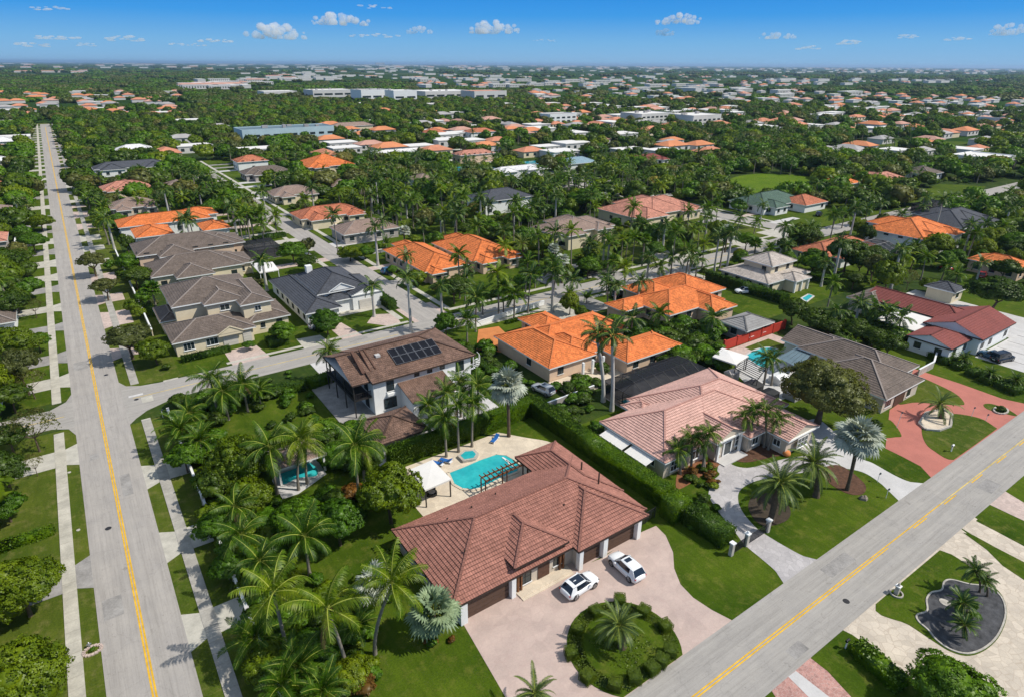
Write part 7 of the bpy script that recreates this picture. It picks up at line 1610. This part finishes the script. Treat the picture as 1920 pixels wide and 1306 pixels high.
# ------------------------------------------------------------ distant houses and sheds
def dh_mesh(name, w_, d_, h, rh, wm, rm, win=True):
    m = MB(); m.box(-w_/2, 0, 0, w_/2, d_, h, 0)
    a = (-w_/2-.5, -.5, h); b = (w_/2+.5, -.5, h); c = (w_/2+.5, d_+.5, h); e = (-w_/2-.5, d_+.5, h); k = min(w_, d_)/2
    if rh: p = (-w_/2+k, d_/2, h+rh); q = (w_/2-k, d_/2, h+rh); m.face([a, b, q, p], 1); m.face([b, c, q], 1); m.face([c, e, p, q], 1); m.face([e, a, p], 1)
    else: m.box(-w_/2-.3, -.3, h, w_/2+.3, d_+.3, h+.5, 1)
    if win:
        n = max(2, int(w_/5))
        for i in range(n): x = -w_/2+w_*(i+.5)/n; m.face([(x-1, -.05, h*.3), (x+1, -.05, h*.3), (x+1, -.05, h*.75), (x-1, -.05, h*.75)], 2)
    return m.mesh(name, [MAT[wm], MAT[rm], MAT['glass']])
MAT['far_salmon'] = M_plain('far salmon roofs', (.52, .29, .22), .9, .15, .1); MAT['far_orange'] = M_plain('far orange roofs', (.62, .24, .11), .9, .15, .1)
DM = {q: dh_mesh('distant_house', *p) for q, p in dict(o=(18, 12, 3.6, 2.4, 'far_white', 'far_orange'), s=(20, 13, 3.6, 2.4, 'far_white', 'far_salmon'), t=(17, 12, 3.6, 2.4, 'cream', 'far_tile'), g=(18, 12, 3.6, 2.2, 'far_white', 'far_grey'), w=(20, 14, 3.8, 0, 'far_white', 'canvas'),
      L=(60, 16, 6, 2.6, 'far_white', 'far_salmon'), M=(55, 18, 7, 0, 'far_white', 'canvas'), N=(70, 30, 8, 0, 'far_grey', 'far_grey')).items()}
DWORD = dict(o='house with an orange roof', s='house with a salmon roof', t='house with a terracotta roof', g='house with a grey roof', w='white flat-roofed house', L='long row building with pinkish roof', M='long white building', N='broad grey shed')
REG = [((0, 170, 345, 222), 62, 'ostwgt', 'in the clearing beyond the end of the long road'), ((320, 152, 500, 168), 26, 'LMM', 'in the pale row beyond the left woods'), ((455, 134, 800, 152), 60, 'MLwMwM', 'on the far plain left of centre'), ((790, 140, 1110, 165), 90, 'sowgtMMw', 'on the far plain in the centre'),
       ((640, 200, 1000, 262), 30, 'stwogw', 'in the trees below the white school'), ((600, 236, 1350, 300), 44, 'stwogwo', 'among the woods beyond the canal'), ((330, 225, 560, 300), 8, 'stgw', 'in the woods past the side street'), ((1000, 170, 1400, 245), 120, 'sotgwtww', 'among the trees right of the school'), ((1100, 140, 1500, 175), 100, 'sotMwwgM', 'on the far plain right of centre'), ((1400, 150, 1925, 250), 190, 'sotgwtgwM', 'in the wide right hand suburb'), ((1440, 150, 1925, 158), 10, 'MN', 'on the right skyline'),
       ((40, 133, 200, 139), 12, 'LM', 'in the white terrace on the left skyline'), ((1560, 180, 1925, 300), 34, 'stogw', 'in the near part of the right suburb'), ((0, 225, 70, 300), 8, 'wgs', 'left of the far end of the long road')]
alld = []
for (a, b, c, e), n, ks, wd in REG:
    for i in range(n):
        for _ in range(6):
            px = r.uniform(a, c); py = r.uniform(b, e); x, y = W(px, py)
            if y > 1100 or (0 <= int(x-GX0) < GW and 0 <= int(y-GY0) < GH and not mask[int(x-GX0), int(y-GY0)]): break
        else: continue
        k_ = r.choice(ks)
        if py > 185 and k_ in 'LMN': k_ = r.choice('sowg')
        if -24 < x < 16 and y < 790: continue
        alld.append((math.hypot(x, y), x, y, k_, wd)); w_ = {'L': 33, 'M': 30, 'N': 38}.get(k_, 11); block_rect(x-w_, y-24, x+w_, y+22)
for i in range(560):
    px = r.uniform(-20, 1940); 
    if px < 560 and r.random() < .55: continue
    py = yh(px)+2.6+11*r.random()**1.4; x, y = W(px, py); alld.append((math.hypot(x, y), x, y, r.choice('MMNLw'), 'far'))
HB = {}
for (d, x, y, k_, wd) in alld:
    a, b = PX(x, y, 0); hw = {'L': 33, 'M': 30, 'N': 38}.get(k_, 11)*FPX/d
    for q in range(int((a-hw)//6), int((a+hw)//6)+1): HB.setdefault(q, []).append(b)
def hides(px, py, hw): 
    return any(-.6 < py-b < 7 for q in range(int((px-hw)//6), int((px+hw)//6)+1) for b in HB.get(q, ()))
LAND += [(-4, 300, 'the long straight road'), (60, 190, 'the side street'), (203, 170, 'the right side street'), (110, 113, 'the cross street'), (235, 330, 'the bright park lawn'), (250, 380, 'the canal')]
def near_land(x, y):
    best = sorted(LAND, key=lambda q: math.hypot(q[0]-x, (q[1]-y)*.6))[:2]
    (ax, ay, aw) = best[0]; dx, dy = x-ax, y-ay; d = math.hypot(dx, dy)
    rel = ('just behind' if dy > 0 else 'just in front of') if abs(dy) > abs(dx)*.9 else ('right of' if dx > 0 else 'left of')
    if d > 26: rel = {'just behind': 'well behind', 'just in front of': 'well in front of', 'right of': 'well right of', 'left of': 'well left of'}[rel]
    return rel+' '+aw, best[1][2]
cand = []
lowm = np.zeros((GW, GH), bool)
for (a, b, c, d) in LOWR: lowm[max(0, int(a-GX0)):int(c-GX0)+1, max(0, int(b-GY0)):int(d-GY0)+1] = True
r = random.Random(21)
def spacing(y, x): return 5.1 if y < 330 else 6.4
yy = 24.0
while yy < 960:
    st = spacing(yy, 0) if yy < 560 else 7.4
    x = -.50*yy-60 if yy > 100 else -70
    while x < min(1390, 3.8*yy+110) and math.hypot(x, yy) < 1040:
        jx, jy = x+r.uniform(-.45, .45)*st, yy+r.uniform(-.45, .45)*st
        ix, iy = int(jx-GX0), int(jy-GY0); x += st
        if not (0 <= ix < GW and 0 <= iy < GH) or mask[ix, iy]: continue
        px, py = PX(jx, jy, 3)
        off = px < -70 or px > 1990 or py > 1380
        if off and (px < -700 or px > 3600 or py > 1900 or math.hypot(jx, jy) > 620 or jx < -60): continue
        if any(in_px(px, PX(jx, jy, 0)[1], q) for q in OPEN): continue
        cand.append((math.hypot(jx, jy), jx, jy, px, py))
    yy += st
cand.sort()
print('candidates', len(cand))
def palmish(px, py, y):
    d_ = math.hypot(y, 0)
    if y > 560: return .02
    if y > 400: return .08 if px < 1150 else .3
    if px < 90: return .06
    if px < 260: return .22
    if py < 300: return .2 if px < 1180 else .45
    if 680 < px < 1300: return .55
    return .4
TR = {'palm': [], 'tree': []}; rest = []
npalm = ntree = 0
for (d, x, y, px, py) in cand:
    dens = 1.0
    if y < 330 and px > 100: dens = .8
    if y < 130: dens = .8
    low = lowm[int(x-GX0), int(y-GY0)]
    if px < -70 or px > 1990 or py > 1380: rest.append((x, y, px, py, r.choice('ttp'))); continue
    if r.random() > dens: continue
    if r.random() < palmish(px, py, y)*(0 if low else 1):
        if npalm < 222: TR['palm'].append((x, y, px, py)); npalm += 1
        else: rest.append((x, y, px, py, 'p'))
    else:
        if ntree < 290: TR['tree'].append((x, y, px, py)); ntree += 1
        else: rest.append((x, y, px, py, 't'))
used = {}
MP = [(1070, 433, 1070, 515), (1132, 451, 1131, 488), (1103, 462, 1103, 503), (1173, 448, 1173, 483), (1231, 442, 1231, 477), (1263, 427, 1257, 517), (1289, 398, 1288, 442), (1342, 375, 1342, 419), (1214, 488, 1212, 532), (1153, 488, 1151, 517), (1257, 485, 1257, 517), (1072, 532, 1072, 555),
 (981, 491, 985, 560), (1038, 494, 1036, 560), (931, 512, 935, 590), (876, 515, 876, 541), (923, 459, 947, 500), (1007, 439, 1010, 500), (1286, 494, 1290, 530), (1304, 486, 1304, 520), (1138, 538, 1138, 575), (1193, 541, 1195, 575), (478, 404, 476, 446), (494, 401, 496, 446), (625, 401, 634, 479), (718, 422, 720, 456), (759, 485, 765, 530), (858, 474, 862, 560),
 (689, 347, 686, 404), (699, 349, 699, 401), (710, 341, 710, 401), (738, 347, 741, 399), (775, 318, 775, 340), (759, 341, 762, 378), (853, 362, 853, 414), (871, 370, 871, 430), (266, 380, 266, 402), (296, 378, 296, 402), (320, 374, 320, 400), (346, 374, 348, 398), (372, 370, 372, 394), (395, 365, 395, 390), (347, 420, 347, 448), (945, 535, 944, 592), (988, 516, 990, 587), (1036, 520, 1036, 581), (1151, 545, 1151, 583),
 (1424, 390, 1423, 428), (1494, 445, 1494, 474), (1481, 438, 1481, 468), (1511, 435, 1511, 468), (1565, 403, 1558, 441), (1578, 399, 1578, 428), (1620, 393, 1620, 425), (1652, 386, 1645, 419), (1723, 396, 1722, 420), (1881, 399, 1878, 441), (1813, 428, 1808, 470), (1833, 428, 1833, 468), (1765, 499, 1765, 525), (1830, 503, 1830, 528), (1788, 512, 1790, 536), (698, 544, 702, 594), (765, 530, 771, 622), (825, 543, 830, 622), (876, 598, 876, 645), (500, 420, 498, 470), (905, 548, 905, 590), (1330, 600, 1330, 640), (1180, 600, 1182, 640), (1230, 590, 1230, 632), (1560, 590, 1558, 625), (1600, 580, 1600, 618), (1632, 582, 1632, 622), (1655, 590, 1655, 630), (1680, 600, 1680, 640)]
for (cx1, cy1, bx1, by1) in MP:
    x, y, h = HT(bx1, by1, cy1); pl, alt = near_land(x, y); h = max(2.5, min(h, 12)); sz = 'tall' if h > 8 else 'short' if h < 5 else 'mid-height'
    kd = r.choice(['coco', 'coco', 'royal']); lb = '%s %s %s' % (sz, {'coco': 'full feather palm', 'royal': 'street royal palm'}[kd], pl)
    if lb in used: lb2 = lb+', toward '+alt; lb = lb2 if len(lb2.split()) <= 16 else lb
    used[lb] = 1; mid_palm(kd, x, y, h, lb, 'palms standing along the streets', size=1.0, var=None if kd == 'royal' else r.choice([0, 1, 2, 3]))
x, y, h = HT(1359, 474, 433); mid_palm('silver', x, y, h, 'silver fan palm on the verge at the street corner', 'silver palms')
for (x, y, px, py) in TR['palm']:
    kind = r.choices(['coco', 'royal', 'areca', 'sabal', 'silver', 'date'], [60, 14, 14, 5, 3, 4])[0]; h = {'coco': r.uniform(4.5, 8.5), 'royal': r.uniform(6, 10), 'areca': r.uniform(1, 3), 'sabal': r.uniform(4, 7), 'silver': r.uniform(3, 6), 'date': r.uniform(2, 4)}[kind]
    if y > 300 and kind == 'areca': kind = 'coco'; h = 8
    pl, alt = near_land(x, y); sz = 'tall' if h > 7.3 else 'short' if h < 4.5 else 'mid-height'
    nm = {'coco': 'feather palm', 'royal': 'pale-trunked royal palm', 'areca': 'cane palm', 'sabal': 'fan palm', 'silver': 'silvery fan palm', 'date': 'date palm'}[kind]
    lb = '%s %s %s' % (sz, nm, pl)
    if lb in used: lb2 = '%s, toward %s' % (lb, alt); lb = lb2 if len(lb2.split()) <= 16 else lb
    used[lb] = 1
    mid_palm(kind, x, y, h, lb, 'palms among the houses', size=r.uniform(.85, 1.2))
for (x, y, px, py) in TR['tree']:
    q = r.choices('bdyon', [32, 26, 26, 8, 8])[0]; h = r.choice([r.uniform(2.6, 4.4), r.uniform(4, 6.5), r.uniform(5, 8.8)]); rad = h*r.uniform(.42, .62)
    if lowm[int(x-GX0), int(y-GY0)]: h = r.uniform(1.6, 3.0); rad = h*r.uniform(.55, .8)
    elif px < 120 and y < 330: h *= 1.05; rad *= 1.1
    if 100 < px < 720 and y < 280: h *= .8; rad *= .8
    pl, alt = near_land(x, y); sz = 'tall' if h > 7 else 'low' if h < 3.8 else 'small' if h < 5.2 else 'medium'; tn = {'b': 'bright green', 'd': 'dark green', 'y': 'yellow-green', 'o': 'olive', 'n': 'pale brownish'}[q]
    lb = '%s %s%s tree %s' % (sz, 'broad ' if rad > h*.54 else 'slim ' if rad < h*.46 else '', tn, pl)
    if lb in used: lb2 = '%s, toward %s' % (lb, alt); lb = lb2 if len(lb2.split()) <= 16 else lb
    if len(lb.split()) > 16: lb = ' '.join(lb.replace(' slim', '').replace(' broad', '').split()[:16])
    used[lb] = 1
    v = r.randrange(3)
    if y < 130: tree({'b': 'dome0', 'd': 'dark1', 'y': 'lush0', 'o': 'oak0', 'n': 'young0'}[q], x, y, h, rad, lb, group='trees among the houses')
    else: tree('mid%s%d' % (q, v), x, y, h, rad, lb, group='trees among the houses')
# the rest reads as one wood: points that carry tree crowns
pc = bpy.data.collections.new('canopy_kinds')
def pk(name, me, scale=1.0):
    o = bpy.data.objects.new(name, me); pc.objects.link(o); return o
PK = []
def joined(name, meshes):
    """merge meshes (mesh, z offset) into one"""
    V = []; F_ = []; mats = []; MI = []; NN = []
    for me, z in meshes:
        k = len(V); V += [(v.co.x, v.co.y, v.co.z+z) for v in me.vertices]; mo = len(mats); mats += list(me.materials)
        for p in me.polygons: F_.append(tuple(k+i for i in p.vertices)); MI.append(mo+p.material_index)
    o = bpy.data.meshes.new(name); o.from_pydata(V, [], F_); [o.materials.append(m) for m in mats]; o.polygons.foreach_set('material_index', MI); return o
kinds = []
for i, q in enumerate('bdyon'):
    for v in range(3): kinds.append(('a%02d' % len(kinds), TREE['low%s%d' % (q, v)][0], 't', q))
for i in range(2): kinds.append(('a%02d' % len(kinds), joined('far_palm', [(palm_trunk('t', 6, .22, .18, MAT['trunk'], n=4), 0), (PALMC['low'][i], 5.9)]), 'p', 'p'))
# broad clumps for the distance
r3 = np.random.default_rng(4)
for i, m_ in enumerate(('leaf_d', 'leaf_b', 'leaf_d', 'leaf_o')):
    lob = [(r3.uniform(-11, 11), r3.uniform(-11, 11), r3.uniform(2, 4.5), r3.uniform(3.5, 6), r3.uniform(2.5, 4)) for _ in range(9)]
    kinds.append(('a%02d' % len(kinds), crown_mesh('wood_clump', 200+i, lob, 420, 2.4, MAT[m_], .9), 'c', 'c'))
for q in 'gydr': kinds.append(('a%02d' % len(kinds), TREE['shrub'+q][0], 's', 's'+q))
for nm, me, a, b in kinds: pk(nm, me)
SK = {k_[3]: i for i, k_ in enumerate(kinds)}
idx_of = {q: [i for i, k_ in enumerate(kinds) if k_[3] == q] for q in 'bdyonpc'}
def instancer(name, pts, label, cat):
    me = bpy.data.meshes.new(name); me.vertices.add(len(pts)); me.vertices.foreach_set('co', np.array([p[:3] for p in pts], np.float32).ravel())
    for an, ty, k_ in (('kind', 'INT', 3), ('turn', 'FLOAT', 4), ('size', 'FLOAT_VECTOR', 5)):
        at = me.attributes.new(an, ty, 'POINT'); 
        if ty == 'FLOAT_VECTOR': at.data.foreach_set('vector', np.array([p[5] for p in pts], np.float32).ravel())
        else: at.data.foreach_set('value', np.array([p[k_] for p in pts], np.int32 if ty == 'INT' else np.float32))
    o = link(name, me); ng = bpy.data.node_groups.new(name, 'GeometryNodeTree')
    ng.interface.new_socket('Geometry', in_out='INPUT', socket_type='NodeSocketGeometry'); ng.interface.new_socket('Geometry', in_out='OUTPUT', socket_type='NodeSocketGeometry')
    N = ng.nodes; gi = N.new('NodeGroupInput'); go = N.new('NodeGroupOutput'); ip = N.new('GeometryNodeInstanceOnPoints'); ci = N.new('GeometryNodeCollectionInfo')
    ci.inputs['Collection'].default_value = pc; ci.inputs['Separate Children'].default_value = True; ci.inputs['Reset Children'].default_value = True
    def na(n_, t_): a = N.new('GeometryNodeInputNamedAttribute'); a.data_type = t_; a.inputs['Name'].default_value = n_; return a.outputs['Attribute']
    cx_ = N.new('ShaderNodeCombineXYZ'); L = ng.links
    L.new(gi.outputs[0], ip.inputs['Points']); L.new(ci.outputs[0], ip.inputs['Instance']); ip.inputs['Pick Instance'].default_value = True
    L.new(na('kind', 'INT'), ip.inputs['Instance Index']); L.new(na('turn', 'FLOAT'), cx_.inputs[2]); L.new(cx_.outputs[0], ip.inputs['Rotation']); L.new(na('size', 'FLOAT_VECTOR'), ip.inputs['Scale'])
    L.new(ip.outputs[0], go.inputs[0])
    md = o.modifiers.new('scatter', 'NODES'); md.node_group = ng; sett(o, label, cat, kind='stuff'); return o
pts = []
for (x, y, px, py, t) in rest:
    if t == 'p': k_ = r.choice(idx_of['p']); s = r.uniform(.8, 1.2); pts.append((x, y, 0, k_, r.uniform(0, 6.28), (s, s, s)))
    else:
        q = r.choices('bdyon', [24, 38, 18, 12, 8])[0]; k_ = r.choice(idx_of[q]); h = r.choice([r.uniform(.6, .9), r.uniform(.8, 1.2), r.uniform(1.1, 1.6)]) if not lowm[int(x-GX0), int(y-GY0)] else .4; w_ = h*r.uniform(.9, 1.35); pts.append((x, y, -.4, k_, r.uniform(0, 6.28), (w_, w_, h)))
instancer('woodland', pts, 'mass of green trees and palms between and beyond the farther houses', 'woods')
instancer('undergrowth', [(x, y, 0, SK['s'+k], r.uniform(0, 6.28), (h*.95, h*.95, h*.87)) for (_, x, y, h, k, pl, a) in UNDER], 'mixed low green shrubs filling the garden beds', 'shrubs')
def yh(px): return 115.2+.00614*(px-61)
pts = []
BARE = [(455, 133, 960, 152), (840, 140, 1500, 160), (1180, 150, 1920, 200), (560, 178, 960, 190)]
n_far = 9500
for i in range(n_far):
    px = r.uniform(-60, 1980); dy = 6+72*r.random()**1.15; py = yh(px)+dy
    if py > 196: continue
    x, y = W(px, py); d = math.hypot(x, y)
    if d < 1000 or d > 16000: continue
    if any(a < px < c and b < py < e for a, b, c, e in BARE) and r.random() < .45: continue
    s = max(1.0, d/2300)*r.uniform(.7, 1.25)
    if hides(px, py, 10*s*FPX/d) and r.random() < .93: continue
    pts.append((x, y, -1, r.choice(idx_of['c']), r.uniform(0, 6.28), (s, s, min(s, 1.9)*r.uniform(.7, 1.15))))
instancer('far_woodland', pts, 'continuous dark woodland stretching to the horizon', 'woods')
# distant houses
alld.sort(key=lambda q: q[0]/(2.5 if q[3] in 'LMN' else 1)); 
for i, (d, x, y, k_, wd) in enumerate(alld[:285]):
    o = link('distant_house', DM[k_], None, (x, y, 0), r.choice([0, 0, 0, 1.5708]), r.uniform(.8, 1.15)); dl = 'far-off '+DWORD[k_]+' '+(wd if wd != 'far' else 'on the horizon'); fx, fy = PX(x, y); fb = [q[0] for q in REG if q[3] == wd]; e_ = '' if not fb else (', nearer ' if fy > (fb[0][1]+fb[0][3])/2 else ', farther ')+['left', 'middle', 'right'][max(0, min(2, int(3*(fx-fb[0][0])/(fb[0][2]-fb[0][0]))))]+' part'; dl += e_ if len((dl+e_).split()) <= 16 else ''
    sett(o, dl, 'house', 'distant buildings '+(wd if wd != 'far' else 'on the horizon'))
big = MB()
for (d, x, y, k_, wd) in alld[285:]:
    me = DM[k_]; s = r.uniform(.8, 1.1)*(max(1, d/5200)); kx = len(big.v); sz = min(s, 2.0)
    big.v += [(x+v.co.x*s, y+v.co.y*s, v.co.z*sz) for v in me.vertices]
    mi0 = {'o': 1, 's': 2, 't': 3, 'g': 4, 'w': 5, 'L': 2, 'M': 5, 'N': 4}[k_]
    for p in me.polygons:
        if p.material_index == 2: continue
        big.f.append(tuple(kx+j for j in p.vertices)); big.m.append(0 if p.material_index == 0 else mi0); big.uv.append(None)
o = link('distant_town', big.mesh('distant_town', [MAT[q] for q in ('far_white', 'far_orange', 'far_salmon', 'far_tile', 'far_grey', 'canvas')])); sett(o, 'pale buildings scattered along the horizon', 'town', kind='stuff')
# ------------------------------------------------------------ clouds
m, n = _nt('cloud vapour'); pv = n.nodes.new('ShaderNodeVolumePrincipled'); pv.inputs['Density'].default_value = .0075; pv.inputs['Color'].default_value = (.99, .99, .995, 1); pv.inputs['Anisotropy'].default_value = .0
oo = n.nodes.new('ShaderNodeOutputMaterial'); n.links.new(pv.outputs[0], oo.inputs['Volume']); MAT['cloud'] = m
CL = [(512, 62, 96, 26), (638, 38, 92, 22), (926, 53, 82, 25), (1273, 38, 74, 20), (1893, 57, 42, 18), (787, 58, 44, 13), (708, 67, 84, 8), (1456, 68, 58, 12), (235, 73, 50, 10), (105, 70, 52, 9), (1246, 62, 32, 12), (1590, 80, 38, 8), (1700, 69, 28, 7), (1795, 74, 28, 7), (690, 13, 74, 8), (92, 16, 44, 8), (58, 84, 40, 8), (1516, 90, 30, 8), (405, 76, 44, 8), (1022, 76, 44, 5), (355, 84, 60, 6), (160, 84, 30, 6)]
CLW = ['broad cumulus cloud high at the left of centre', 'broad flat-based cloud above the left of centre', 'white puffy cloud in the middle of the sky', 'white cloud high to the right of the middle', 'cloud touching the right edge', 'small cloud between the two left-centre ones and the middle one', 'thin streak of cloud below the broad flat-based one', 'low cloud right of the middle', 'small cloud low at the left', 'thin cloud near the left edge', 'small cloud under the high right one', 'wispy cloud low at the right', 'tiny cloud toward the right', 'tiny cloud farthest right but one', 'thin streak touching the top of the sky', 'faint cloud in the top left', 'faint low wisp at the left edge', 'faint puff low at the right', 'faint wisp left of the broad cumulus', 'faint streak right of the middle cloud', 'long faint streak low on the left', 'faint short wisp on the left']
DC = 17000.
for i, (px, py, w_, h_) in enumerate(CL):
    dv = FV+RV*(px-960)/FPX+UV_*(653-py)/FPX; hz_ = math.hypot(dv[0], dv[1]); c = Vector(dv)*(DC/hz_)+Vector((0, 0, CAMH)); k = DC*1.25/FPX
    wx, wz = w_*k/1.25*1.1, h_*k/1.25*.85
    rc = np.random.default_rng(i+3); V = []; F_ = []; n_p = 30 if h_ > 11 else 16
    iv, jf = ico_np(3 if h_ > 11 else 2)
    ax = np.array([math.cos(math.atan2(dv[1], dv[0])-math.pi/2), math.sin(math.atan2(dv[1], dv[0])-math.pi/2), 0]); ay = np.array([-ax[1], ax[0], 0])
    for j in range(n_p):
        u = rc.uniform(-1, 1); e = (1-u*u)**.6; rad = wz*rc.uniform(.16, .36)*(.45+.75*e) if h_ > 11 else wz*rc.uniform(.25, .5)
        pos = ax*u*wx*.46+ay*rc.uniform(-.25, .25)*wx*.4+np.array([0, 0, rc.uniform(-.35, .42*e)*wz])
        sc_ = np.array([1, 1, .8]) if h_ > 11 else np.array([1, 1, .45])
        base = iv*(1+.16*np.sin(iv[:, :1]*5+j)*np.sin(iv[:, 1:2]*6+2*j)+.12*np.sin(iv[:, 2:]*11+iv[:, :1]*9+j)+rc.normal(size=(len(iv), 1))*.03)
        vv = base*rad*sc_*(np.array([1.6, 1.6, 1]) if h_ <= 11 else 1)+pos
        vv[:, 2] = np.where(vv[:, 2] < -.38*wz, -.38*wz+(vv[:, 2]+.38*wz)*.25, vv[:, 2])
        F_.append(jf+len(V)*len(iv)); V.append(vv)
    me = np_mesh('cloud', np.concatenate(V), [np.concatenate(F_)], [MAT['cloud']]); me.shade_smooth()
    o = link('cloud', me, None, c); sett(o, CLW[i], 'cloud', 'small fair-weather clouds')
# ------------------------------------------------------------ haze
m, n = _nt('air'); pv = n.nodes.new('ShaderNodeVolumePrincipled'); pv.inputs['Density'].default_value = HAZE; pv.inputs['Color'].default_value = (.50, .70, 1.0, 1); pv.inputs['Anisotropy'].default_value = .3
oo = n.nodes.new('ShaderNodeOutputMaterial'); n.links.new(pv.outputs[0], oo.inputs['Volume'])
o = link('haze', MB().box(-60500, -3500, -1.3, 60500, 60500, 96, 0, True).mesh('haze', m)); o['kind'] = 'stuff'
